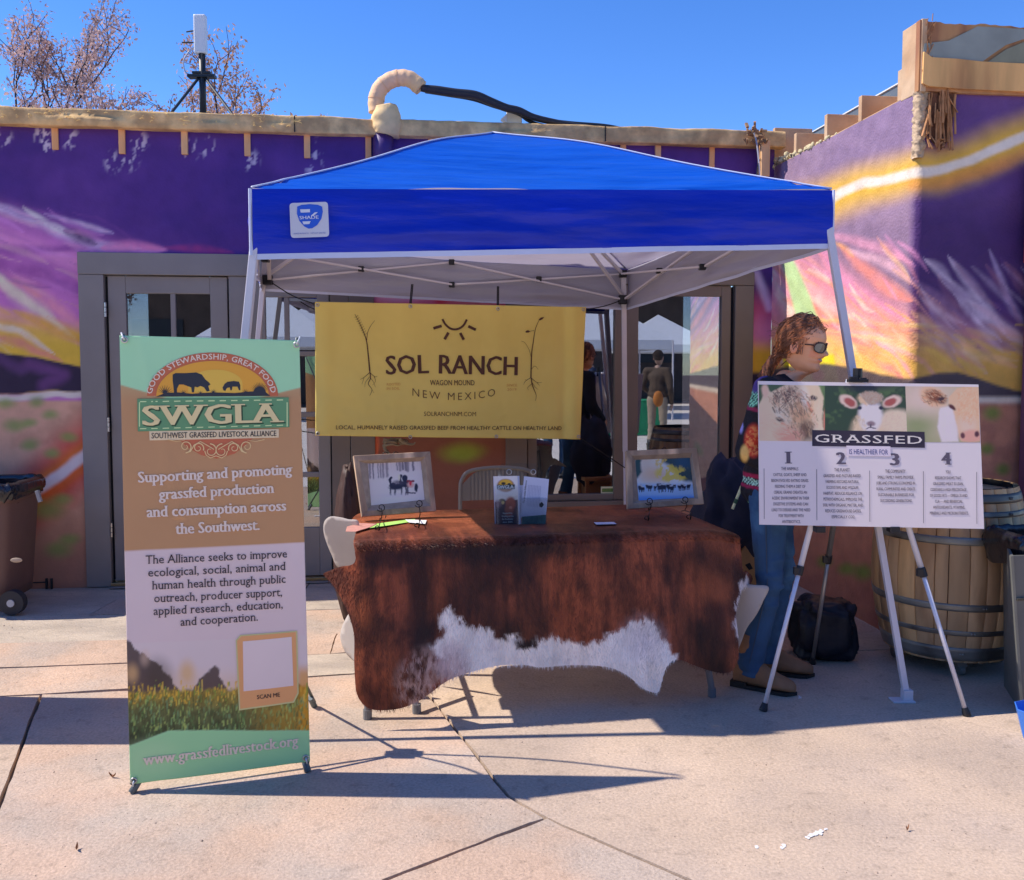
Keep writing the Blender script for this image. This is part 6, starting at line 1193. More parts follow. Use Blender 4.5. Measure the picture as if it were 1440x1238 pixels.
def ph1(P):
    p = Paint(P, (52, 66, 50), sh, warp=1.5, wscale=.15); x, y = P[:, 0], P[:, 1]; p.ell(1150, 545, 10, 20, (90, 110, 76), .8, a=.6)
    cr = (218, 196, 186)
    p.poly([(1066, 572), (1072, 560), (1078, 544), (1084, 552), (1096, 545), (1112, 539), (1130, 537), (1150, 539), (1158, 560), (1156, 590), (1160, 622), (1066, 622)], cr, 1.5); p.ell(1076, 550, 5, 9, (226, 190, 186), .4)
    n = vn(x * .22, y * .22, 4, 90); n2 = vn((x + y) * .5, (x - y) * .12, 3, 91); p.lay(.7 * ss(.45, .6, n2) * (1 - ss(.6, 1.1, np.hypot((x - 1108) / 26, (y - 562) / 20))), (84, 62, 60)); p.lay(.85 * ss(.42, .6, n) * (1 - ss(.6, 1.1, np.hypot((x - 1114) / 20, (y - 560) / 14))), (70, 50, 50))
    p.ell(1128, 582, 16, 22, (156, 120, 98), .7, a=.8, ang=25); p.ell(1134, 606, 11, 13, (84, 66, 58), .5); p.ell(1100, 585, 14, 7, (236, 226, 230), .5, ang=40, a=.8); p.ell(1133, 560, 6, 16, (226, 218, 232), .6, ang=-12, a=.9)
    p.ell(1097, 591, 6, 3, (50, 36, 40), .4, ang=25); p.ell(1144, 560, 4.5, 3.5, (40, 30, 40), .4); p.stroke([(1136, 566), (1143, 583), (1150, 600)], 1.6, (150, 90, 80), .7, a=.8); p.stroke([(1100, 596), (1112, 604), (1125, 618)], 1.6, (160, 100, 90), .7, a=.8)
    p.ell(1110, 612, 18, 11, (232, 172, 164), .5); p.ell(1163, 595, 5, 18, (220, 130, 122), .5); p.ell(1074, 598, 8, 20, (226, 196, 188), .8, a=.6); p.ell(1150, 590, 6, 22, (232, 216, 214), .8, a=.7); fur(p, 160, (1110, 562, 30, 20), 60, 9, [(60, 44, 44), (90, 66, 60), (190, 170, 160), (140, 110, 100)], .6, .7); fur(p, 150, (1128, 590, 22, 26), 70, 7, [(120, 90, 74), (190, 160, 140), (90, 66, 56)], .6, .5); fur(p, 120, (1090, 600, 24, 20), 20, 8, [(200, 176, 166), (236, 216, 206), (170, 140, 130)], .6, .5); fur(p, 70, (1150, 580, 8, 36), 90, 8, [(236, 220, 214), (200, 176, 170)], .6, .5); return p.C
def ph2(P):
    p = Paint(P, (38, 50, 40), sh, warp=1., wscale=.2); x, y = P[:, 0], P[:, 1]; p.lay(.6 * ss(.5, .65, vn(x * .08, y * .08, 4, 95)), (66, 84, 56)); p.ell(1220, 543, 40, 6, (40, 34, 46), .8, a=.8)
    w = (208, 190, 186); p.ell(1262, 600, 26, 24, w, .2); p.ell(1222, 606, 24, 24, (176, 156, 146), .3); p.ell(1250, 590, 10, 12, (196, 178, 174), .5)
    p.ell(1193, 565, 14, 8, (206, 180, 186), .2, ang=28); p.ell(1195, 566, 9, 5, (118, 60, 62), .3, ang=28); p.ell(1254, 565, 14, 8, (206, 180, 186), .2, ang=-20); p.ell(1252, 566, 9, 5, (118, 60, 62), .3, ang=-20)
    p.ell(1224, 585, 17, 24, (214, 206, 232), .2); p.ell(1224, 560, 17, 9, (198, 172, 162), .3); p.lay(.5 * ss(.45, .6, vn(x * .5, y * .5, 2, 96)) * (1 - ss(.8, 1.1, np.hypot((x - 1225) / 17, (y - 560) / 9))), (150, 124, 116))
    p.ell(1209, 574, 3, 2.6, (34, 30, 50), .4); p.ell(1239, 574, 3, 2.6, (34, 30, 50), .4); p.ell(1225, 596, 6, 3.4, (100, 84, 100), .4); p.stroke([(1225, 597), (1225, 601), (1219, 603)], .8, (60, 50, 66), .5); p.stroke([(1225, 601), (1231, 603)], .8, (60, 50, 66), .5)
    fur(p, 260, (1262, 602, 24, 22), 0, 3, [(176, 156, 154), (226, 210, 206), (150, 130, 130)], .7, .5, 90); fur(p, 160, (1224, 559, 17, 9), 80, 3.5, [(150, 122, 112), (222, 202, 192), (180, 152, 140)], .7, .6, 50); fur(p, 110, (1208, 604, 10, 20), 80, 4, [(140, 120, 112), (196, 178, 168)], .6, .5, 30); return p.C
def ph3(P):
    p = Paint(P, (140, 128, 124), sh, warp=1.5, wscale=.1); x, y = P[:, 0], P[:, 1]; p.ell(1290, 600, 26, 20, (96, 104, 78), .9, a=.9); p.ell(1300, 560, 26, 20, (170, 150, 158), .9, a=.8); p.lay(ss(605, 622, y) * .6, (104, 108, 84))
    cr = (220, 184, 168); p.poly([(1334, 560), (1345, 546), (1377, 541), (1378, 620), (1352, 620), (1342, 596), (1336, 580)], cr, 1.5); p.poly([(1322, 574), (1338, 570), (1346, 600), (1348, 622), (1324, 622), (1318, 600)], (206, 196, 222), 2)
    p.ell(1312, 558, 20, 13, (214, 176, 160), .25, ang=30); p.ell(1315, 558, 14, 8, (92, 54, 40), .4, ang=25); p.ell(1324, 563, 7, 5, (50, 34, 40), .6); p.ell(1339, 573, 6, 2.6, (60, 30, 34), .4, ang=40)
    for k in range(26): X, Y = random.uniform(1345, 1376), random.uniform(546, 576); p.stroke([(X, Y), (X + random.uniform(-5, 5), Y + 3)], .8, (166, 122, 104), .7, a=.5)
    p.ell(1360, 598, 12, 12, (224, 200, 206), .7, a=.7); fur(p, 240, (1362, 568, 16, 26), 95, 6, [(176, 134, 116), (240, 212, 198), (200, 160, 144)], .6, .5, 40); fur(p, 70, (1332, 596, 10, 22), 90, 6, [(176, 166, 190), (226, 218, 236)], .6, .4); fur(p, 80, (1312, 558, 18, 12), 30, 5, [(150, 104, 84), (226, 192, 176), (90, 56, 44)], .6, .5); p.ell(1366, 614, 16, 9, (216, 160, 160), .35); p.ell(1354, 612, 3.2, 4, (70, 40, 50), .4); p.ell(1374, 611, 3.6, 4, (60, 34, 44), .4); return p.C
for nm, q, f in (('calf_photograph', [(1067, 541), (1160, 542.5), (1160, 621), (1068, 620)], ph1), ('sheep_photograph', [(1160, 542.5), (1273, 543.5), (1276, 622), (1160, 621)], ph2), ('cow_photograph', [(1273, 543.5), (1376, 544.5), (1378.5, 622.5), (1276, 622)], ph3)):
    painted_panel(nm, EF, 0, 0, 0, 0, 1., sh, po, f, M_print, off=.0006, quad=q)
L = Letters(EF, .0012); L.poly([(1142, 605), (1300, 607.5), (1300.5, 630), (1142, 627.5)]); L.build('title_block', ink('block black', 36, 30, 46), po)
L = Letters(EF, .002); L.line('GRASSFED', (1146, 622), (1296.5, 624.5), 11, bold=.012, serif=.07, space=1.05); L.build('title_lettering', ink('title white', 226, 220, 240), po)
L = Letters(EF, .0018); L.poly([(1190, 627), (1252, 628), (1252.5, 642), (1190, 641)]); L.build('subtitle_block', ink('subtitle lilac', 206, 196, 232), po)
L = Letters(EF, .0024); L.line('IS HEALTHIER FOR', (1194, 638.8), (1248.5, 639.6), 7, bold=.002); L.build('subtitle_lettering', ink('subtitle blue', 40, 44, 100), po)
L = Letters(EF, .0012)
for s, x, y in (('1', 1105, 652), ('2', 1177, 653), ('3', 1252.5, 654.5), ('4', 1325, 653.5)): L.line(s, (x, y), (x + (7.5 if s == '1' else 11.5), y), 16.5, bold=.055, serif=.05 if s in '14' else 0)
for x, y0, y1 in ((1074, 659, 730), (1148, 660, 732), (1222.5, 662, 734), (1298, 663, 736), (1373, 664, 737)): L.poly([(x, y0), (x + .7, y0), (x + 1.0, y1), (x + .3, y1)])
T1 = ['The Animals', 'Cattle, goats, sheep and', 'bison evolved eating grass.', 'Feeding them a diet of', 'cereal grains creates an', 'acidic environment in their', 'digestive systems and can', 'lead to disease and the need', 'for treatment with', 'antibiotics.']
T2 = ['The Planet', 'Grassfed and pasture-raised', 'farming restores natural', 'ecosystems and wildlife', 'habitat, reduces reliance on', 'petrochemicals, improves the', 'soil with organic matter, and', 'reduces greenhouse gasses,', 'especially CO2.']
T3 = ['The Community', 'Small family farms provide', 'jobs and strong economies in', 'rural communities and create', 'sustainable businesses for', 'succeeding generations.']
T4 = ['You', 'Research shows that', 'grassfed meat is lean,', 'contains a high percentage', 'of good fats \u2014 Omega 3s and', 'CLA \u2014 and beneficial', 'antioxidants, vitamins,', 'minerals and micronutrients.']
for cx, y0, dy, T, k in ((1110.5, 661.5, 8.25, T1, 0), (1184, 663, 8.25, T2, 0), (1259, 665, 8.25, T3, 0), (1333, 666, 8.25, T4, 0)):
    for i, s in enumerate(T):
        W = len(s) * 1.98 * (.98 if len(s) > 15 else 1.1); x = cx + i * .25; y = y0 + i * dy + (1.2 if i else 0) * 0; L.line(s.upper(), (x - W / 2, y), (x + W / 2, y + .15), 4.1 if i else 4.4, bold=.004)
L.build('text_lettering', ink('text dark', 66, 60, 80), po)
ea = thing('easel', 'white tripod display easel carrying the grassfed poster board', 'easel', (eL + eR + eB) / 3)
ap = EF.P(*EF.px(1206, 528, -.03), -.03)
M_al = pm('white aluminium tube', (.68, .67, .72), rough=.35, metal=.15, var=.05); M_al2 = pm('bare aluminium tube', (.36, .34, .32), rough=.35, metal=.6, var=.1)
for f, kx, jn, m in ((eL, (1113.5, 868), (1152, 746), M_al), (eR, (1303, 868), (1258, 744), M_al), (eB, (1160, 832), (1178, 742), M_al2)):
    f = np.asarray(f); tp = ap + np.array([-.03 if f is eL else .03 if f is eR else 0, .02, -.02]); d = tp - f; L_ = np.linalg.norm(d); d /= L_
    # the knee lies where the photo shows the clamp
    k = .42 if m is M_al else .40; kp = f + d * L_ * k
    MB().tube([kp, tp], .0125, 12).build('upper_tube', m, ea, smooth=True); MB().tube([f + d * .03, kp + d * .05], .0095, 12).build('lower_tube', m, ea, smooth=True)
    MB().tube([kp - d * .02, kp + d * .02], .017, 12).box(kp + np.array([-.016, -.006, 0]), (.022, .02, .032)).build('clamp', M_brk, ea, bevel=.002); MB().tube([f, f + d * .012, f + d * .035], [.017, .017, .012], 12).build('rubber_foot', M_brk, ea)
MB().tube([ap - (0, 0, .06), ap + (0, 0, .03)], .02, 10).build('head', M_brk, ea)
for p in ((1152, 744), (1256, 744)): q = EF.P(*EF.px(*p, -.02), -.02); MB().box(q, (.04, .05, .025)).build('tray_bracket', M_brk, ea, bevel=.003)
cl = EF.P(*EF.px(1206, 535.5, 0), .0); bc = MB(); bc.box(cl, (.085, .03, .014)); bc.box(cl + (-.02, -.004, .010), (.03, .022, .014)); bc.box(cl + (.02, -.004, .008), (.028, .02, .01)); o = bc.build('top_clip', M_brk, ea, bevel=.003)
# ================================================================ WINE BARREL
BC = np.array([2.15, 4.50, 0]); BR_ = .355
ba = thing('wine_barrel', 'oak wine barrel with grey steel hoops on a wheeled dolly beside the easel', 'barrel', BC)
M_oak = pm('aged oak', sh(130, 110, 95), rough=.7, var=.36, vscale=6, bump=.35, bscale=30, stretch=(1, 1, .18), col2=sh(104, 84, 70), mixs=7)
M_oak2 = pm('pale aged oak', sh(150, 126, 102), rough=.7, var=.36, vscale=6, bump=.35, bscale=30, stretch=(1, 1, .18), col2=sh(118, 96, 78), mixs=7)
M_hoop = pm('galvanised hoop', sh(96, 100, 112), rough=.45, metal=.55, var=.22, vscale=8, col2=sh(60, 60, 66), mixs=4)
zb, zt_ = .075, .885
def rad(z): t = (z - zb) / (zt_ - zb); return .292 + (BR_ - .292) * (1 - (2 * t - 1) ** 2) ** 1.0
NS = 30; da = 2 * math.pi / NS
def stave(a0, w, mat):
    m = MB(); zs = np.linspace(zb, zt_, 15); A = []
    for z in zs:
        r = rad(z); A.append([BC + np.array([rr * math.cos(a0 + s), rr * math.sin(a0 + s), z]) for s, rr in ((-w / 2 + .004, r - .022), (-w / 2 + .004, r - .0025), (-w / 2 + .012, r), (0, r + .0008), (w / 2 - .012, r), (w / 2 - .004, r - .0025), (w / 2 - .004, r - .022))])
    return m.grid(np.array(A)[:, ::-1]).build('stave', mat, ba, smooth=True)
a = 0.; ws = [da * random.uniform(.75, 1.25) for _ in range(NS)]; ws = [w * 2 * math.pi / sum(ws) for w in ws]
for w in ws: stave(a + w / 2, w, random.choice([M_oak, M_oak2, M_oak])); a += w
MB().lathe([(.0, zb + .03), (.27, zb + .03), (.288, zb + .01)], BC, 40).lathe([(.282, zt_ - .03), (.0, zt_ - .03)], BC, 40).build('head', M_oak, ba)
MB().lathe([(rad(z) - .024, z) for z in np.linspace(zb, zt_, 10)], BC, 40).build('inner_core', M_dark, ba)
for z0, h in ((.842, .042), (.772, .026), (.652, .036), (.345, .034), (.222, .024), (.118, .065)):
    z0 -= h / 2; pr = [(rad(z) + .0025, z) for z in np.linspace(z0, z0 + h, 4)]; pr = [(pr[0][0] - .004, pr[0][1])] + pr + [(pr[-1][0] - .004, pr[-1][1])]; hp_ = MB().lathe(pr, BC, 72).build('hoop', M_hoop, ba, smooth=True)
    for q in (0, .035): an = -1.9 + z0; MB().ball(BC + np.array([math.cos(an + q) * (rad(z0 + h / 2) + .003), math.sin(an + q) * (rad(z0 + h / 2) + .003), z0 + h / 2]), .007, 8).build('rivet', M_hoop, hp_, smooth=True)
for k in range(4): an = -1.75 + k * math.pi / 2; c = BC + np.array([math.cos(an) * .24, math.sin(an) * .24, .0]); MB().tube([c + (-.012, 0, .028), c + (.012, 0, .028)], .027, 14).box(c + (0, 0, .06), (.04, .04, .03)).build('caster', M_hoop, ba)
MB().lathe([(0, .072), (.26, .072), (.265, .078)], BC, 30).build('dolly', M_black, ba)
# ================================================================ BINS
def bin_mesh(c, w, d, h, taper, yaw, name, mat, parent, z0=.0):
    u = np.array([math.cos(yaw), math.sin(yaw), 0]); v = np.array([-math.sin(yaw), math.cos(yaw), 0]); A = []
    for z in np.linspace(0, 1, 9):
        s = taper + (1 - taper) * z; n = 48; r = []
        for k in range(n):
            a = 2 * math.pi * k / n; ca, sa = math.cos(a), math.sin(a); e = .28; r.append(np.asarray(c) + u * w / 2 * s * math.copysign(abs(ca) ** e, ca) + v * d / 2 * s * math.copysign(abs(sa) ** e, sa) + np.array([0, 0, z0 + z * h]))
        A.append(r)
    m = MB().grid(np.array(A).transpose(1, 0, 2), close_u=True); o = m.build(name, mat, parent, smooth=True); q = o.modifiers.new('solid', 'SOLIDIFY'); q.thickness = .008; q.offset = -1
    MB().prism([np.asarray(p) + (0, 0, .01) for p in A[0]], (0, 0, .01)).build('floor', mat, parent); return u, v
M_bag = pm('black bin liner', (.012, .012, .016), rough=.22, var=.2, vscale=14, bump=1, bscale=18, spec=.7)
def liner(c, w, d, h, yaw, parent, zt, drop, seed):
    u = np.array([math.cos(yaw), math.sin(yaw), 0]); v = np.array([-math.sin(yaw), math.cos(yaw), 0]); A = []; n = 110
    for k in range(n):
        a = 2 * math.pi * k / n; ca, sa = math.cos(a), math.sin(a); e = .3; d0 = u * w / 2 * math.copysign(abs(ca) ** e, ca) + v * d / 2 * math.copysign(abs(sa) ** e, sa); r = []
        for t in np.linspace(0, 1, 16):
            if t < .35: s, z = .93 + .0 * t, zt - .12 + .13 * t / .35
            elif t < .5: s, z = .93 + .12 * (t - .35) / .15, zt + .012 * math.sin((t - .35) / .15 * 3.14)
            else: s, z = 1.05 + .03 * math.sin((t - .5) * 9), zt - drop * (t - .5) / .5 * (1 + .35 * mnoise.noise(Vector((ca * 3, sa * 3, seed))))
            w_ = mnoise.noise(Vector((ca * 6 + seed, sa * 6, t * 5))) * .03 + mnoise.noise(Vector((ca * 17, sa * 17, t * 3 + seed))) * .016; r.append(np.asarray(c) + d0 * (s + w_) + np.array([0, 0, z + mnoise.noise(Vector((ca * 8, sa * 8, t * 7 + seed))) * .014]))
        A.append(r)
    return MB().grid(np.array(A), close_u=True).build('bin_liner', M_bag, parent, smooth=True)
wb = thing('wheeled_bin', 'brown wheeled bin with a black liner at the left edge against the mural', 'bin', AY(0, 835, 5.45) * (1, 1, 0)); WBc = np.array([AY(-42, 700, 5.5)[0], 5.55, 0])
M_brown = pm('brown bin plastic', sh(72, 56, 60), rough=.5, var=.14, vscale=3, bump=.2)
u, v = bin_mesh(WBc, .60, .52, .66, .84, .1, 'body', M_brown, wb, .06)
MB().lathe([(.0, 0)] , WBc).v
for k, (h, s) in enumerate(((.70, 1.05), (.655, 1.02))):
    A = [];
    for q in range(60):
        a = 2 * math.pi * q / 60; ca, sa = math.cos(a), math.sin(a); e = .28; d0 = u * .30 * s * math.copysign(abs(ca) ** e, ca) + v * .26 * s * math.copysign(abs(sa) ** e, sa); A.append([WBc + d0 * f + np.array([0, 0, z]) for f, z in ((.97, h), (1.01, h), (1.01, h + .035), (.95, h + .035))])
    MB().grid(np.array(A), close_u=True).build('rim', M_brown, wb, smooth=True)
liner(WBc, .62, .54, .1, .1, wb, .755, .085, 3)
for s_, nm in ((1, 'wheel'), (-1, 'wheel')):
    c = AY(18, 833, 5.32) if s_ == 1 else AY(18, 833, 5.32) + (-.45, 0, 0); c[2] = .075
    w_ = MB().tube([c + (0, .025, 0), c - (0, .025, 0)], .072, 24).build('wheel', pm('wheel rubber', (.03, .03, .035), rough=.6), wb, smooth=False); MB().tube([c - (0, .024, 0), c - (0, .032, 0)], .022, 12).build('axle_cap', pm('light axle cap', (.5, .5, .5), rough=.5), w_)
MB().beam(AY(52, 690, 5.28), AY(57, 706, 5.28), .02, .02).build('handle', pm('grey clip', (.3, .3, .3)), wb, bevel=.002)
MB().ball(AY(23, 788, 5.23), (.035, .004, .014), 12).build('label_patch', pm('scuff', sh(120, 110, 110)), wb)
pp = thing('door_stop_bar', 'thin black metal bar on little posts on the paving between bin and door', 'bar', G(70, 833))
for x in (66, 73, 38): p = AY(x, 832, 5.95); p[2] = 0; MB().box(p + (0, 0, .035), (.012, .012, .07)).build('post', M_black, pp)
p, q = AY(38, 829, 5.95), AY(66, 829, 5.95); MB().tube([p * (1, 1, 0) + (0, 0, .04), q * (1, 1, 0) + (0, 0, .045)], .004, 6).build('rail', M_black, pp)
tb2 = thing('litter_bin', 'dark grey litter bin with a black liner at the right edge beside the barrel', 'bin', (2.42, 4.02, 0))
M_gb = pm('dark grey bin plastic', sh(64, 66, 74), rough=.55, var=.12, bump=.15)
c0 = G(1436, 1003); c1 = AY(1411, 985, 4.12); c1[2] = 0
lf = Frame(c1, c0 - c1)       # narrow side facing the camera
cR = c0 + np.array([.48, .05, 0]); cB = c1 + np.array([.50, .08, 0]); Z = np.array([0, 0, .70])
t0, t1 = AY(1421, 790, c0[1] - .02), AY(1410, 770, c1[1]); t0[2] = t1[2] = .67
tR, tB = cR + (.03, 0, .67), cB + (.03, .02, .67)
m = MB(); bot = [c1, c0, cR, cB]; top = [t1, t0, tR, tB]
for k in range(4):
    a, b, c, d = bot[k], bot[(k + 1) % 4], top[(k + 1) % 4], top[k]; m.add([a, b, c, d], [(0, 1, 2, 3)])
m.add(bot, [(3, 2, 1, 0)]); m.build('body', M_gb, tb2, solid=.01)
def lerp(a, b, t): return a + (b - a) * t
for s in (.1, .5, .9): pass
MB().prism([lerp(c0, t0, .72) + (.012, -.006, 0), lerp(cR, tR, .72) + (0, -.006, 0), lerp(cR, tR, .735) + (0, -.012, 0), lerp(c0, t0, .735) + (.012, -.012, 0)], (0, .01, 0)).build('ridge', pm('grey ridge', sh(40, 42, 48)), tb2)
lc = (t0 + t1 + tR + tB) / 4; o = liner(lc * (1, 1, 0), .56, .34, .1, .05, tb2, .725, .13, 11)
cupc = lc + (-.15, -.09, .0); cu_ = thing('paper_cup', 'crushed red and clear cup in the liner of the right litter bin', 'cup', cupc); MB().tube([cupc + (-.04, 0, .0), cupc + (.05, -.01, .03)], [.028, .036], 14, cap=False).build('cup_body', glass_mat('clear cup', (.8, .8, .85), .15, .1), cu_, smooth=True); MB().tube([cupc + (.03, -.006, -.012), cupc + (.07, -.014, .0)], [.02, .024], 12).build('red_sleeve', pm('red print', sh(190, 50, 40), rough=.4), cu_, smooth=True)
# blue tub cut by the right edge
bt = G(1452, 1052); tbn = thing('blue_tub', 'blue faceted plastic tub just entering at the right edge of the paving', 'tub', bt + (.1, .05, 0))
m = MB(); n = 8; r0, r1 = .085, .115
P0 = [bt + np.array([.095 + r0 * math.cos(2 * math.pi * k / n), .08 + r0 * math.sin(2 * math.pi * k / n), .005]) for k in range(n)]; P1 = [bt + np.array([.095 + r1 * math.cos(2 * math.pi * k / n), .08 + r1 * math.sin(2 * math.pi * k / n), .12]) for k in range(n)]
m.add(P0 + P1, [(k, (k + 1) % n, n + (k + 1) % n, n + k) for k in range(n)] + [tuple(range(n))[::-1]]); m.build('body', pm('blue plastic', li(70, 130, 220), rough=.35, var=.05), tbn, solid=.004)
# black bag by the easel
sq = lambda V: np.column_stack([np.sign(V[:, 0]) * np.abs(V[:, 0]) ** .6, np.sign(V[:, 1]) * np.abs(V[:, 1]) ** .7, np.sign(V[:, 2]) * np.abs(V[:, 2]) ** .5])
bgc = AY(1158, 895, 4.55); bgc[2] = .14
bk_ = blob('black_bag', bgc, (.15, .13, .155), pm('black fabric bag', (.010, .011, .018), rough=.5, var=.2, vscale=12, bump=.8, bscale=20), 'black cloth bag slumped on the ground behind the easel legs', 'bag', 21, .10, squash=sq, freq=2.4, n=70)
bg2 = blob('black_satchel', AY(1050, 885, 4.75) * (1, 1, 0) + (0, 0, .12), (.10, .10, .12), MATS['black fabric bag'], 'small black satchel on the ground behind the jeans of the woman', 'bag', 5, .06, squash=sq)
# ================================================================ PEOPLE
def remesh(mb, vox, smooth=4):
    V = mb.V(); me = bpy.data.meshes.new('tmp'); me.from_pydata(V.tolist(), [], [list(map(int, f)) for f in mb.f]); o = bpy.data.objects.new('tmp', me); COL.objects.link(o)
    r = o.modifiers.new('r', 'REMESH'); r.mode = 'VOXEL'; r.voxel_size = vox; s = o.modifiers.new('s', 'SMOOTH'); s.iterations = smooth; s.factor = .5
    dg = bpy.context.evaluated_depsgraph_get(); ev = o.evaluated_get(dg); m2 = ev.to_mesh(); n = len(m2.vertices); A = np.zeros(n * 3); m2.vertices.foreach_get('co', A); F = [tuple(p.vertices) for p in m2.polygons]; ev.to_mesh_clear(); bpy.data.objects.remove(o); bpy.data.meshes.remove(me); return A.reshape(-1, 3), F
def cap(m, p, q, r0, r1, fl=1.): p, q = np.array(p, float), np.array(q, float); m.ball(p, (r0, r0 * fl, r0), 14); m.ball(q, (r1, r1 * fl, r1), 14); m.tube([p, q], [r0, r1], 14)
HP = [(0, .070, -.005, .022), (.008, .088, -.02, .036), (.02, .095, -.035, .047), (.032, .094, -.05, .054), (.043, .088, -.06, .058), (.052, .094, -.065, .060), (.058, .0965, -.07, .062), (.064, .092, -.073, .063), (.070, .0985, -.076, .065), (.078, .094, -.08, .067), (.09, .0925, -.086, .070), (.103, .091, -.09, .072), (.116, .0885, -.093, .074), (.128, .093, -.095, .076), (.14, .0985, -.096, .077), (.155, .099, -.096, .077), (.175, .093, -.092, .074), (.195, .078, -.082, .066), (.212, .052, -.062, .050), (.224, .022, -.034, .03), (.229, -.002, -.01, .008)]
def headmesh(skin, pitch):
    zs = np.array([q[0] for q in HP]); Z = np.linspace(0, .229, 74); xf, xb, w = (np.interp(Z, zs, [q[k] for q in HP]) for k in (1, 2, 3)); n = 64; A = []; Cc = []
    neck = [(-.13, .035, -.085, .056), (-.09, .034, -.078, .053), (-.05, .036, -.07, .051), (-.022, .046, -.066, .05)]
    rows = [(z, f, b, ww, 1) for z, f, b, ww in neck] + [(z, f, b, ww, 0) for z, f, b, ww in zip(Z, xf, xb, w)]
    for z, f, b, ww, isn in rows:
        r = []
        for k in range(n):
            a = 2 * math.pi * k / n; ca, sa = math.cos(a), math.sin(a); cx = (f + b) / 2 + (0 if isn else .012); hx = (f - cx) if ca > 0 else (cx - b)
            if not isn and z < .05: ww_ = ww
            x = cx + hx * math.copysign(abs(ca) ** (.85 if ca > 0 else 1), ca); y = ww * math.copysign(abs(sa) ** .9, sa)
            if not isn and ca > 0:
                g = lambda s: math.exp(-(y / s) ** 2)
                nz = np.interp(z, [.070, .076, .083, .090, .098, .108, .118, .126], [0, .012, .028, .033, .027, .017, .008, 0]); x += nz * g(.010 + .006 * math.exp(-((z - .082) / .01) ** 2))
                x -= .011 * math.exp(-((abs(y) - .032) / .016) ** 2) * math.exp(-((z - .116) / .012) ** 2); x += .006 * math.exp(-((abs(y) - .040) / .018) ** 2) * math.exp(-((z - .085) / .016) ** 2)
                zl = z - y * y * 5.0; x += .0045 * math.exp(-((zl - .0695) / .0035) ** 2) * g(.022) + .005 * math.exp(-((zl - .055) / .004) ** 2) * g(.020) - .004 * math.exp(-((zl - .0625) / .0025) ** 2) * g(.024)
            r.append((x, y, z)); c = np.array(skin)
            if not isn and ca > 0 and abs(y) < .027:
                zl = z - y * y * 5.0
                if abs(zl - .0625) < .0042 and abs(y) < .0255: c = np.array((.50, .44, .38)) if abs(zl - .0628) < .0035 else c * .4
                elif abs(zl - .062) < .011: c = c * np.array([.95, .6, .6])
            elif not isn and ca > 0 and .03 < abs(y) < .06 and .07 < z < .1: c = c * np.array([1.05, .85, .82])
            Cc.append(c)
        A.append(r)
    m = MB().grid(np.array(A).transpose(1, 0, 2), close_u=True); V = m.V(); C = np.array(Cc).reshape(len(rows), n, 3).transpose(1, 0, 2).reshape(-1, 3); F = list(m.f); nr = len(rows)
    V = np.vstack([V, [[0, 0, .2295]]]); C = np.vstack([C, [skin]]); F += [(k * nr + nr - 1, ((k + 1) % n) * nr + nr - 1, len(V) - 1) for k in range(n)]
    for s in (-1, 1):
        e = MB().ball((-.004, s * .077, .105), (.020, .008, .032), 16); ev = e.V(); d = np.hypot((ev[:, 0] + .004) / .014, (ev[:, 2] - .107) / .022); ev[:, 1] += s * (.006 * (d > .8) - .003); off = len(V); V = np.vstack([V, ev]); C = np.vstack([C, np.tile(np.array(skin) * (1, .8, .78), (len(ev), 1))]); F += [tuple(i + off for i in f) for f in e.f]
    return V, F, C
def hand(m, wr, d, up, s=1., curl=.5, side=1):
    """palm and five fingers; d = way the hand points, up = back of the hand"""
    d = np.asarray(d, float); d /= np.linalg.norm(d); up = np.asarray(up, float); up -= d * (up @ d); up /= np.linalg.norm(up); sd = np.cross(d, up) * side; wr = np.asarray(wr, float)
    for k, (o, L) in enumerate(((-.032, .062), (-.011, .075), (.011, .08), (.031, .072))):
        b = wr + d * .085 * s + sd * o * s * -1; cap(m, wr + d * .02 * s + sd * o * -.6 * s, b, .014 * s, .0115 * s); p = b
        for j, (l, r) in enumerate(((.42, .0095), (.32, .0085), (.26, .0075))):
            a = curl * (j + 1) * .75; q = p + (d * math.cos(a) - up * math.sin(a)) * L * l * s; cap(m, p, q, r * s, r * .92 * s); p = q
    p = wr + d * .025 * s + sd * -.02 * s * -1 * -1; p = wr + d * .02 * s + sd * .022 * s
    for l, r, a in ((.038, .013, .7), (.03, .0105, .45), (.024, .009, .25)): q = p + (d * math.cos(a) + sd * math.sin(a) - up * .35) * l * s; cap(m, p, q, r * s, r * .9 * s); p = q
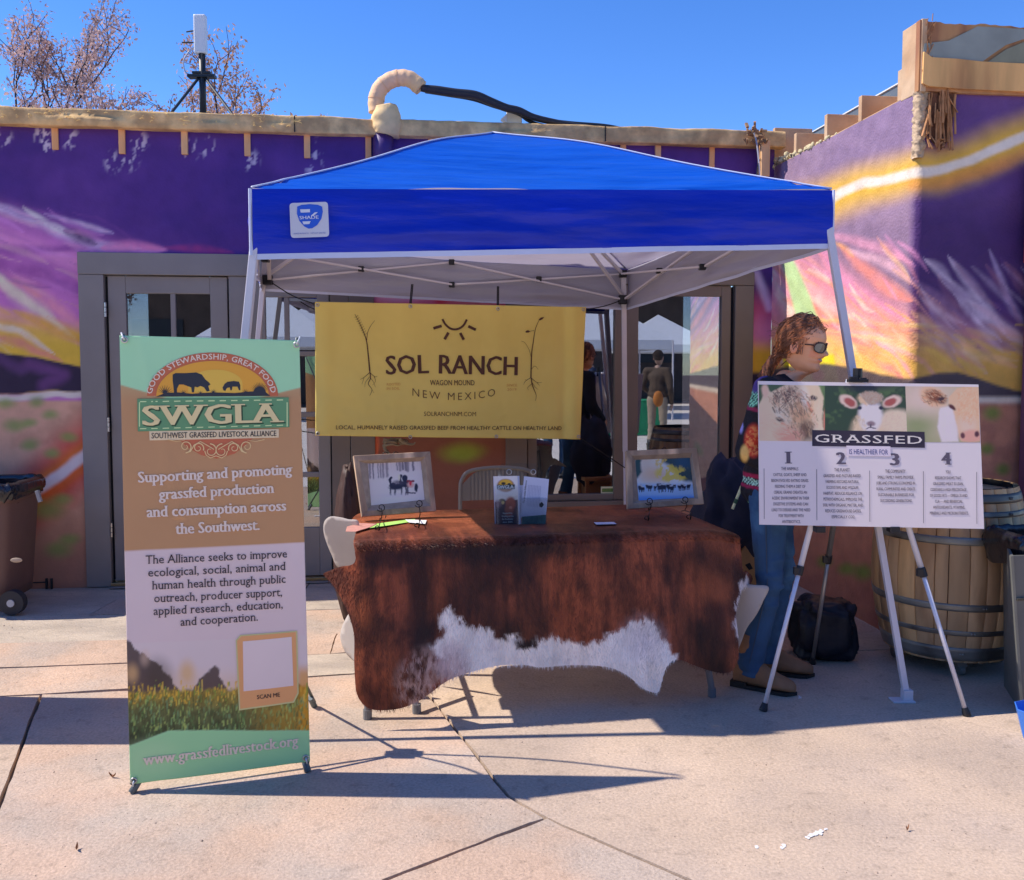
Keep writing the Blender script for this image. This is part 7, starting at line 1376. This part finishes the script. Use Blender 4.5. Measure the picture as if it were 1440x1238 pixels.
def person(label, base, yaw, J, skin, hairc, topc, legc, shoec, hair='short', glasses=False, top_paint=None, scale=1., vox=.009, top_bottom=None, pitch=.12, headyaw=0., topname='sweater'):
    t = thing('person', label, 'person', base); cy, sy = math.cos(yaw), math.sin(yaw); R = np.array([[cy, sy, 0], [-sy, cy, 0], [0, 0, 1]]); W = lambda V: np.asarray(base) + (np.asarray(V) * scale) @ R
    j = dict(neck=(.02, 0, 1.42), head=(.03, 0, 1.475), chest=(.0, 0, 1.27), waist=(0, 0, 1.08), pel=(0, 0, .95), hr=(0, -.09, .90), hl=(0, .09, .90), kr=(.02, -.10, .49), kl=(.02, .10, .49), ar=(-.02, -.11, .09), al=(-.02, .11, .09), sr=(-.01, -.175, 1.375), sl=(-.01, .175, 1.375), er=(-.04, -.23, 1.10), el=(-.04, .23, 1.10), wr=(.05, -.23, .86), wl=(.05, .23, .86), toe_r=-.12, toe_l=.15); j.update(J); A = {k: (np.array(v, float) if not np.isscalar(v) else v) for k, v in j.items()}
    # body: trunk, arms and hands fused; head and neck set on top, all one mesh
    b = MB(); cap(b, A['pel'], A['chest'], .10, .11, 1.2); cap(b, A['chest'], A['neck'], .10, .052); 
    for s in 'rl': cap(b, A['s' + s], A['e' + s], .042, .034); cap(b, A['e' + s], A['w' + s], .034, .024); cap(b, A['neck'] - (0, 0, .03), A['s' + s], .045, .045); cap(b, A['h' + s], A['k' + s], .07, .05); cap(b, A['k' + s], A['a' + s], .048, .034)
    V1, F1 = remesh(b, .012, 4)
    hb = MB()
    for s, sd in (('r', 1), ('l', -1)): d = A['w' + s] - A['e' + s]; d = d / np.linalg.norm(d); up = np.array([0, -sd, .2]); cap(hb, A['w' + s] - d * .03, A['w' + s] + d * .02, .026, .024); hand(hb, A['w' + s], d, up, 1., .35, sd)
    Vh, Fh = remesh(hb, .0042, 2)
    Vd, Fd, Cd = headmesh(skin, pitch); cp_, sp_ = math.cos(pitch), math.sin(pitch); ch, sh_ = math.cos(headyaw), math.sin(headyaw)
    Vd0 = Vd.copy(); f_ = ss(-.06, .0, Vd[:, 2])[:, None]
    def HT(V): X = V[:, 0] * cp_ + (V[:, 2]) * sp_; Zz = -V[:, 0] * sp_ + V[:, 2] * cp_; Y = V[:, 1]; return np.stack([X * ch - Y * sh_, X * sh_ + Y * ch, Zz], 1) + A['head']
    Vd = HT(Vd) * f_ + (Vd + A['head'] + (A['neck'] - A['head']) * (1, 1, 0) * .5) * (1 - f_)
    V = np.vstack([V1, Vh, Vd]); F = F1 + [tuple(i + len(V1) for i in f) for f in Fh] + [tuple(i + len(V1) + len(Vh) for i in f) for f in Fd]; C = np.vstack([np.tile(skin, (len(V1) + len(Vh), 1)), Cd])
    obj('body', W(V), F, pm('skin', (1, 1, 1), rough=.5, var=.07, vscale=20, attr=True, spec=.4, bump=.08, bscale=150), t, smooth=True, col=C)
    # trousers
    b = MB(); b.ball(A['pel'] + (0, 0, -.01), (.115, .155, .10), 16)
    for s in 'rl': cap(b, A['h' + s] + (0, 0, -.0), A['h' + s] * .4 + A['k' + s] * .6, .088, .070); cap(b, A['h' + s] * .4 + A['k' + s] * .6, A['k' + s], .070, .060); cap(b, A['k' + s], A['k' + s] * .45 + A['a' + s] * .55, .058, .056); b.tube([A['k' + s] * .45 + A['a' + s] * .55, A['a' + s] * .9 + A['k' + s] * .1, A['a' + s] + (0, 0, -.03)], [.056, .055, .058], 18)
    V2, F2 = remesh(b, vox, 5); N = np.array([[mnoise.noise(Vector((p[0] * 8, p[1] * 8, p[2] * 22 + 3))) * .010 + mnoise.noise(Vector((p[0] * 20, p[1] * 20, p[2] * 50))) * .004] for p in V2]); kz = np.exp(-((V2[:, 2:3] - .47) / .12) ** 2) + np.exp(-((V2[:, 2:3] - .12) / .08) ** 2) + .35
    cc_ = np.where((V2[:, 1:2] > (A['kr'][1] + A['kl'][1]) / 2), A['kl'][1], A['kr'][1]); V2[:, 1:2] += (V2[:, 1:2] - cc_) / .07 * N * kz; V2[:, 0:1] += (V2[:, 0:1] - .01) / .07 * N * kz
    V2 = V2[:]; o = obj('trousers', W(V2), F2, legc, t, smooth=True); WL[o.name] = WL[t.name]
    if vox < .008:
        for s in 'rl':
            L = []
            for q in np.linspace(.08, .95, 14):
                p = A['h' + s] + (A['k' + s] - A['h' + s]) * min(1, q * 2) if q < .5 else A['k' + s] + (A['a' + s] - A['k' + s]) * (q * 2 - 1); r = .088 - .026 * min(1, q * 2); L.append(p + np.array([.0, -r if s == 'r' else r, 0]))
            MB().tube(W(catmull(L, 3)), .0022, 5).build('seam', pm('denim seam', sh(30, 44, 70)), o)
    # top
    b = MB(); b.ball(A['waist'] * .5 + A['pel'] * .5 + (0, 0, -.03), (.125, .165, .13), 18); cap(b, A['waist'], A['chest'], .125, .128, 1.22); cap(b, A['chest'], A['chest'] * .4 + A['neck'] * .6, .12, .085, 1.25); cap(b, A['neck'] - (0, 0, .055), A['neck'] - (0, 0, .02), .075, .066)
    if top_bottom: b.ball((A['pel'][0], 0, top_bottom + .1), (.135, .175, .1), 18)
    for s in 'rl': cap(b, A['neck'] - (0, 0, .05), A['s' + s], .07, .066); cap(b, A['s' + s], A['e' + s], .066, .053); cap(b, A['e' + s], A['w' + s], .053, .042)
    V3, F3 = remesh(b, vox, 6); V3 = V3 + np.array([[mnoise.noise(Vector(p) * 9) * .010 + mnoise.noise(Vector((p[0] * 30, p[1] * 30, p[2] * 16))) * .004] * 3 for p in V3]) * (1, 1, .3); W3 = W(V3); Ct = top_paint(W3) if top_paint else None
    obj(topname, W3, F3, topc, t, smooth=True, col=Ct)
    # shoes
    for s in 'rl':
        an = A['a' + s]; ang = A['toe_' + s]; b = MB(); rr = lambda x, y, z: np.array([an[0] + x * math.cos(ang) - y * math.sin(ang), an[1] + x * math.sin(ang) + y * math.cos(ang), z])
        A_ = []
        for x, w_, h in ((-.072, .018, .075), (-.066, .034, .10), (-.03, .040, .135), (.01, .041, .14), (.05, .041, .115), (.09, .045, .088), (.13, .050, .070), (.165, .047, .058), (.19, .034, .048), (.205, .012, .036)): A_.append([rr(x, w_ * math.cos(a) * (1 if math.sin(a) < .2 else .9), .012 + max(0, h * .5 + h * .5 * math.sin(a)) - .0) for a in np.linspace(0, 2 * math.pi, 20, endpoint=False)])
        g_ = MB().grid(np.array(A_)[:, ::-1].transpose(1, 0, 2), close_u=True); g_.add([A_[0][k] for k in range(20)], [tuple(range(20))]); g_.add([A_[-1][k] for k in range(20)], [tuple(range(20))[::-1]]); g_.tube([an + (0, 0, .03), an + (0, 0, .16)], [.048, .052], 16); vv = g_.V(); g_.v = [W(vv)]; sho = g_.build('shoe', shoec, t, smooth=True)
        so = []; n = 20
        for a in np.linspace(0, 2 * math.pi, 26, endpoint=False): x = .066 + .146 * math.cos(a); y = np.interp(x, [-.08, -.05, 0, .06, .13, .18, .213], [.0, .036, .041, .040, .052, .042, .0]) * (1 if math.sin(a) > 0 else -1) * min(1, abs(math.sin(a)) * 2.5); so.append(rr(x, y, .0))
        sob = MB().prism([W(p + (0, 0, .001)) for p in so], (0, 0, .016)).prism([W(rr(x, y, .001)) for x, y in ((-.08, -.036), (-.005, -.040), (-.005, .040), (-.08, .036))], (0, 0, .028)).build('sole', pm('dark sole', (.02, .016, .014), rough=.6), sho)
    # hair
    hb_ = MB(); ce = np.array([-.010, 0, .140]); ra = np.array([.099, .084, .102]); hv = MB().ball((0, 0, 0), 1, 44); U = hv.V(); keep = []
    Vn = U * ra * (1 + np.array([[mnoise.noise(Vector(p) * 5) * .05 + mnoise.noise(Vector(p) * 16) * .03] for p in U])) + ce; hl = lambda p: (p[0] < .012 or p[2] > .188 - .0 * p[1]) and not (p[2] < .125 and p[0] > -.028) and p[2] > .02
    kp = np.array([hl(p) for p in Vn]); hb_.add(HT(Vn), [f for f in hv.f if all(kp[i] for i in f)])
    if hair == 'long':
        for k in range(430):
            th = random.uniform(-1.35, 1.35); ph = random.uniform(-.25, .95)      # start on the crown or temple
            s0 = ce + ra * 1.02 * np.array([math.cos(ph) * math.cos(th) * .62, math.sin(th), max(.25, math.sin(ph) + .45) * math.cos(th * .6)]); d0 = s0 - ce; s0 = ce + d0 / np.linalg.norm(d0 / ra) * random.uniform(1.0, 1.07)
            tie = np.array([-.105, random.gauss(0, .014), .055 + random.gauss(0, .016)]); L = []
            for q in np.linspace(0, 1, 7): p = s0 * (1 - q) + tie * q; dd = p - ce; nn = np.linalg.norm(dd / ra); p = ce + dd / max(nn, 1e-3) * max(1.03, nn) if q < .99 else p; L.append(p + rng.normal(0, .0055, 3))
            e = random.uniform(.10, .17); ph0 = random.uniform(0, 6.3); fr_ = random.uniform(2, 4)
            for q in np.linspace(.15, 1, 8): L.append(np.array([-.108 - .045 * q + .017 * math.cos(ph0 + q * fr_ * 3), .020 * math.sin(ph0 + q * fr_ * 3) + random.gauss(0, .004), .055 - e * q * 1.05]) + rng.normal(0, .003, 3))
            hb_.tube(HT(catmull(L, 3)), np.interp(np.linspace(0, 1, 3 * (len(L) - 1) + 1), [0, .4, .8, 1], [.0016, .0026, .0026, .0006]), 4)
        for k in range(46):
            U_ = rng.normal(0, 1, 3); U_[2] = abs(U_[2]) * .8; U_[0] -= .4; U_ /= np.linalg.norm(U_); p_ = ce + U_ * ra * 1.03; dv = rng.normal(0, .02, 3) + np.array([-.01, 0, -.01]); hb_.tube(HT(catmull([p_, p_ + U_ * .008 + dv * .5, p_ + U_ * .012 + dv * 1.2], 4)), .0006, 4)
        for k in range(5):
            th = random.uniform(-.8, .8); s0 = ce + ra * np.array([.6, th, .8]); L = [s0, s0 + np.array([random.uniform(.0, .03), 0, random.uniform(.0, .012)]), s0 + np.array([random.uniform(.02, .05), random.uniform(-.02, .02), random.uniform(-.03, .0)])]; hb_.tube(HT(catmull(L, 4)), .0007, 4)
        for s in (-1, 1):
            for k in range(12): s0 = np.array([.03 + random.uniform(-.02, .015), s * .078, .15]); L = [s0, s0 + (-.012 + random.uniform(-.01, .012), s * .006, -.035), s0 + (-.02 + random.uniform(-.01, .02), s * .002, -.075)]; hb_.tube(HT(catmull(L, 4)), .0016, 4)
    else:
        for k in range(160):
            U_ = rng.normal(0, 1, 3); U_[0] -= .5; U_[2] = abs(U_[2]); U_ /= np.linalg.norm(U_); p = ce + U_ * ra * 1.0
            if hl(p): hb_.tube(HT(catmull([p, p + U_ * .006 + (-.012, 0, -.004), p + (-.022, 0, -.018)], 3)), .004, 4)
    hb_.v = [W(hb_.V())]; obj('hair', hb_.V(), hb_.f, hairc, t, smooth=True)
    if glasses:
        gl_ = MB(); ln = MB(); fm = pm('tortoise frame', (.06, .025, .015), rough=.25, spec=.6)
        for s in (-1, 1):
            rim = [];
            for a in np.linspace(0, 2 * math.pi, 29): ca, sa = math.cos(a), math.sin(a); y = s * (.034 + .0265 * math.copysign(abs(ca) ** .75, ca)); rim.append((.107 - 9. * y * y * .9, y, .114 + .0215 * math.copysign(abs(sa) ** .8, sa)))
            gl_.tube(HT(np.array(rim)), .0027, 6, cap=False); c = HT(np.array([(.1085 - 8.1 * .034 ** 2, s * .034, .114)]))[0]; R_ = HT(np.array(rim[:-1])); n = len(R_); ln.add(np.vstack([R_, [c]]), [(k, (k + 1) % n, n) for k in range(n)])
            gl_.tube(HT(np.array([(.074, s * .061, .122), (.05, s * .074, .121), (0, s * .081, .117), (-.02, s * .080, .103)])), .0028, 6)
        gl_.tube(HT(np.array([(.106, -.010, .118), (.111, 0, .120), (.106, .010, .118)])), .0026, 6)
        gl_.v = [W(gl_.V())]; g_ = obj('sunglasses', gl_.V(), gl_.f, fm, t, smooth=True); ln.v = [W(ln.V())]; obj('lens', ln.V(), ln.f, pm('dark lens', (.012, .009, .008), rough=.06, spec=.9, coat=1, var=0), g_, smooth=True)
    else:
        e = MB()
        for s in (-1, 1): e.ball(HT(np.array([(.078, s * .032, .116)]))[0], .0115, 12)
        e.v = [W(e.V())]; obj('eyes', e.V(), e.f, pm('eye white', (.5, .48, .45), rough=.2), t, smooth=True)
    return t
M_jean = pm('blue denim', sh(26, 50, 88), rough=.85, var=.22, vscale=7, bump=.3, bscale=180, col2=sh(52, 84, 124), mixs=4.5, mixc=(.5, .72))
M_knit = pm('patterned knit', (1, 1, 1), rough=.9, var=.14, vscale=40, bump=.6, bscale=140, attr=True)
def knit(V3):
    P = proj(V3); p = Paint(P, (18, 17, 26), sh); x, y = P[:, 0], P[:, 1]
    def lat(m, c):
        q = (np.abs(((x + y) / 5) % 1 - .5) < .14) | (np.abs(((x - y) / 5) % 1 - .5) < .14); p.lay(m * .95, c); p.lay(m * q, (20, 40, 50))
    lat((1 - ss(.85, 1.05, np.hypot((x - 1056) / 15, (y - 556) / 17))), (104, 164, 156)); p.ell(1062, 545, 6, 8, (50, 38, 104), .4)
    p.stroke([(1042, 562), (1052, 574), (1070, 578)], 2.4, (96, 26, 60), .4); r = np.hypot((x - 1060) / 14, (y - 620) / 24)
    p.ell(1060, 620, 13, 23, (136, 42, 34), .2); p.lay((1 - ss(.7, .95, r)) * ss(.5, .55, vn(x * .28, y * .28, 3, 99)), (186, 116, 78)); p.ell(1047, 638, 6, 12, (150, 122, 78), .3); p.ell(1042, 600, 3, 9, (110, 110, 180), .4)
    p.stroke([(1034, 662), (1050, 668), (1072, 672)], 3, (110, 22, 60), .4); b = np.abs(y - (672 + (x - 1040) * .3)) < 5; lat(b.astype(float) * (x < 1090), (150, 190, 196)); p.stroke([(1034, 676), (1050, 684), (1072, 688)], 2.2, (110, 22, 60), .4)
    p.ell(1120, 560, 10, 12, (90, 40, 130), .5); p.ell(1056, 712, 6, 7, (96, 150, 140), .4); p.ell(1068, 728, 5, 4, (96, 150, 140), .4)
    p.stroke([(1060, 540), (1070, 530), (1078, 528)], 2, (60, 46, 110), .5); return p.C
wbase = (1.155, 4.17, 0)
person('woman with tied back curly auburn hair, sunglasses and patterned black sweater smiling behind the poster', wbase, math.radians(-24),
       dict(neck=(.075, 0, 1.385), head=(.125, 0, 1.432), chest=(.045, 0, 1.23), waist=(.02, 0, 1.06), pel=(.02, 0, .93), hr=(.02, -.085, .88), hl=(.02, .085, .88), kr=(.035, -.095, .48), kl=(.06, .11, .48), ar=(-.045, -.095, .09), al=(.0, .14, .09), sr=(.02, -.165, 1.345), sl=(.03, .165, 1.345), er=(-.055, -.205, 1.08), el=(.02, .22, 1.07), wr=(.16, -.20, .98), wl=(.2, .17, .95)),
       sh(160, 116, 100), pm('auburn hair', sh(84, 54, 46), rough=.45, var=.4, vscale=60, stretch=(1, 1, .3), col2=sh(148, 98, 74), mixs=30), M_knit, M_jean, pm('brown suede', sh(96, 70, 58), rough=.9, var=.18, vscale=20, bump=.3), hair='long', glasses=True, top_paint=knit, vox=.0065, top_bottom=.80, pitch=.16, headyaw=-.22)
# people and stalls across the plaza, seen in the window glass
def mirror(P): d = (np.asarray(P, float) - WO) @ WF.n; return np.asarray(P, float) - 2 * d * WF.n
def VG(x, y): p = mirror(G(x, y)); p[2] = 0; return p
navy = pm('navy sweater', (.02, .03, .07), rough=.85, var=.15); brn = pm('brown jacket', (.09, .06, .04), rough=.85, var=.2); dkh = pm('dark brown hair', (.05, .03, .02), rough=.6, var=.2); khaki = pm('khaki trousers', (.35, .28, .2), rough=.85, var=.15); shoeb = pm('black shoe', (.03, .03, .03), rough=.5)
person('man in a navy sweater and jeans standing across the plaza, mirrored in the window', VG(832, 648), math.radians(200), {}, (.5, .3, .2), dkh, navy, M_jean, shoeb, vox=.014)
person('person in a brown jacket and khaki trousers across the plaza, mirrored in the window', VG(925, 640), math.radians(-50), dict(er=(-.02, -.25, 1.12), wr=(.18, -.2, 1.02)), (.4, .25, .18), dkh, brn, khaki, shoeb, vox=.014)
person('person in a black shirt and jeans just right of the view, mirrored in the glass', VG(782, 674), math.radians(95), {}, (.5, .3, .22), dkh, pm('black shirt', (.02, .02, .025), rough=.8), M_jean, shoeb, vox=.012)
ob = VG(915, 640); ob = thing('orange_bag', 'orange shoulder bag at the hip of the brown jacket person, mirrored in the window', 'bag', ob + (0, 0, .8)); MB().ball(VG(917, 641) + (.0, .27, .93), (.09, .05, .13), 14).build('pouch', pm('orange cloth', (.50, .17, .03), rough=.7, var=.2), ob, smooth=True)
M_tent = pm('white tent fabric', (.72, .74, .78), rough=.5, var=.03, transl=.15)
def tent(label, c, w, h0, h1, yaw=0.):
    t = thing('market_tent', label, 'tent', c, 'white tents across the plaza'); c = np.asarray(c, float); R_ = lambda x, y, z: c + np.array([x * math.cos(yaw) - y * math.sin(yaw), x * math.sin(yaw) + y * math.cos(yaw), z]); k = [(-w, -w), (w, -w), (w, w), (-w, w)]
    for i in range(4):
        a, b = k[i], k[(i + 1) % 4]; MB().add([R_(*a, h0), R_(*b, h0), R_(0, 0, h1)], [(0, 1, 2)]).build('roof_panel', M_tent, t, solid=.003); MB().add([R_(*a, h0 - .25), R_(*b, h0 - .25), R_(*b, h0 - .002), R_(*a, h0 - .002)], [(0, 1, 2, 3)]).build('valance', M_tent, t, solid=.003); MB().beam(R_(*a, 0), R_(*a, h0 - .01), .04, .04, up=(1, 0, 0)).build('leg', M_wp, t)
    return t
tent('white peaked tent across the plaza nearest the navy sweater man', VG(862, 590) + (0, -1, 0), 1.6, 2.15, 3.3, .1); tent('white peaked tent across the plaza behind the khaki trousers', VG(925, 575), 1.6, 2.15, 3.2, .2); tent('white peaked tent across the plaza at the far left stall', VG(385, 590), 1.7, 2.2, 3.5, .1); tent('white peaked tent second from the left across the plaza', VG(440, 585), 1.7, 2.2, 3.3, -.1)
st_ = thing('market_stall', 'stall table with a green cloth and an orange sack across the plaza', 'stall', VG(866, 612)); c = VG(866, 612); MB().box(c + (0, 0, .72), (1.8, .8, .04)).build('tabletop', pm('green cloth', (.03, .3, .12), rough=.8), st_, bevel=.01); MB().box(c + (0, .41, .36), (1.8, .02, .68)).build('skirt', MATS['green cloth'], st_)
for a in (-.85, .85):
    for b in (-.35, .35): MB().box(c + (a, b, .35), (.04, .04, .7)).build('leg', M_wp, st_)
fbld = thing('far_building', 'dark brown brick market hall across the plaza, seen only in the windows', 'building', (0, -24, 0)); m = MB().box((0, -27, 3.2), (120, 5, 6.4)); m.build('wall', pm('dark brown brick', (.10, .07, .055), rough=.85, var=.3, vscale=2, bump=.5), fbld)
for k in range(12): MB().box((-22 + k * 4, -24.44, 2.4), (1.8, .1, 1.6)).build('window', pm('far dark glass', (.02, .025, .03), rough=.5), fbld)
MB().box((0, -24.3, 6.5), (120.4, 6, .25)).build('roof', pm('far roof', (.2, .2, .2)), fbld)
# table added out of view so its shadow falls across the first slab
wt = thing('shadow_caster_table', 'tall narrow stand-in table added unseen left of the view to cast a shadow on the paving', 'table', (-3.2, 3.75, 0)); MB().box((-3.2, 3.76, 1.0), (1.75, .50, .04)).build('tabletop', M_ply, wt, bevel=.012)
for a in (-.8, .8):
    for b in (-.2, .2): MB().box((-3.2 + a, 3.76 + b, .49), (.06, .06, .98)).build('leg', M_ply, wt)
# ================================================================ SMALL MARKS ON THE PAVING
def curl(label, p, l, col, seed):
    t = MB(); R_ = random.Random(seed); a = R_.uniform(0, 3); A = [[np.asarray(p) + np.array([math.cos(a) * (s * l) - math.sin(a) * w * l * .3 * (1 - s * s * 1.0), math.sin(a) * s * l + math.cos(a) * w * l * .3 * (1 - s * s), .003 + .012 * s * s + .006 * w * w]) for w in (-1, 0, 1)] for s in np.linspace(-1, 1, 7)]
    o = t.grid(np.array(A)).build('dry_leaf', pm('dry leaf brown', (.30, .13, .06), rough=.7, var=.2), None, smooth=True, solid=.0008); props(o, label, 'leaf', 'dry leaves on the paving')
curl('curled dry leaf on the paving left of the alliance banner foot', G(158, 1094), .014, 0, 2); curl('small dark twig leaf near the bottom left of the paving', G(108, 1196), .012, 0, 5); curl('tiny brown leaf on the paving at lower right', G(1276, 1169), .008, 0, 8)
M_wpm = pm('old white paint', (.72, .70, .68), rough=.7, var=.1, vscale=60)
for (cx, cy, rx, ry_, an, n_) in ((1146, 1174, 19, 4, -.38, 34), (1101, 1192, 6, 4.5, 0, 9), (1124, 981, 2.5, 2.5, 0, 4), (1064, 1192, 1.5, 1.5, 0, 3)):
    m = MB()
    for k in range(n_):
        x = cx + random.gauss(0, .42) * rx; y = cy + random.gauss(0, .3) * ry_ + (x - cx) * math.tan(an); r = random.uniform(.002, .007); c = G(x, y); pts = [c + np.array([math.cos(a) * r * random.uniform(.6, 1.3), math.sin(a) * r * random.uniform(.6, 1.3) * 1.6, .0015 + k * .00004]) for a in np.linspace(0, 6.28, 8, endpoint=False)]; m.add(pts, [tuple(range(8))])
    o = m.build('paint_mark', M_wpm, gr); o['kind'] = 'stuff'

# loose grit on the paving: tiny pebbles nobody could count
V = []; F = []
for k in range(2600):
    y = 1.3 + 4.2 * random.random() ** 1.3; x = random.uniform(-1, 1) * (.62 * y + .3); r = random.uniform(.0012, .0032) * (1 + (random.random() < .04) * .9); c = np.array([x, y, 0]); n = len(V); a = random.uniform(0, 6)
    V += [c + (r * math.cos(a + q) * random.uniform(.7, 1.2), r * math.sin(a + q) * random.uniform(.7, 1.2), .0002) for q in (0, 1.57, 3.14, 4.71)] + [c + (0, 0, r * .8)]; F += [(n + i, n + (i + 1) % 4, n + 4) for i in range(4)]
obj('grit', V, F, pm('grit', (.34, .25, .19), rough=.9, var=.6, vscale=3), gr, kind='stuff')
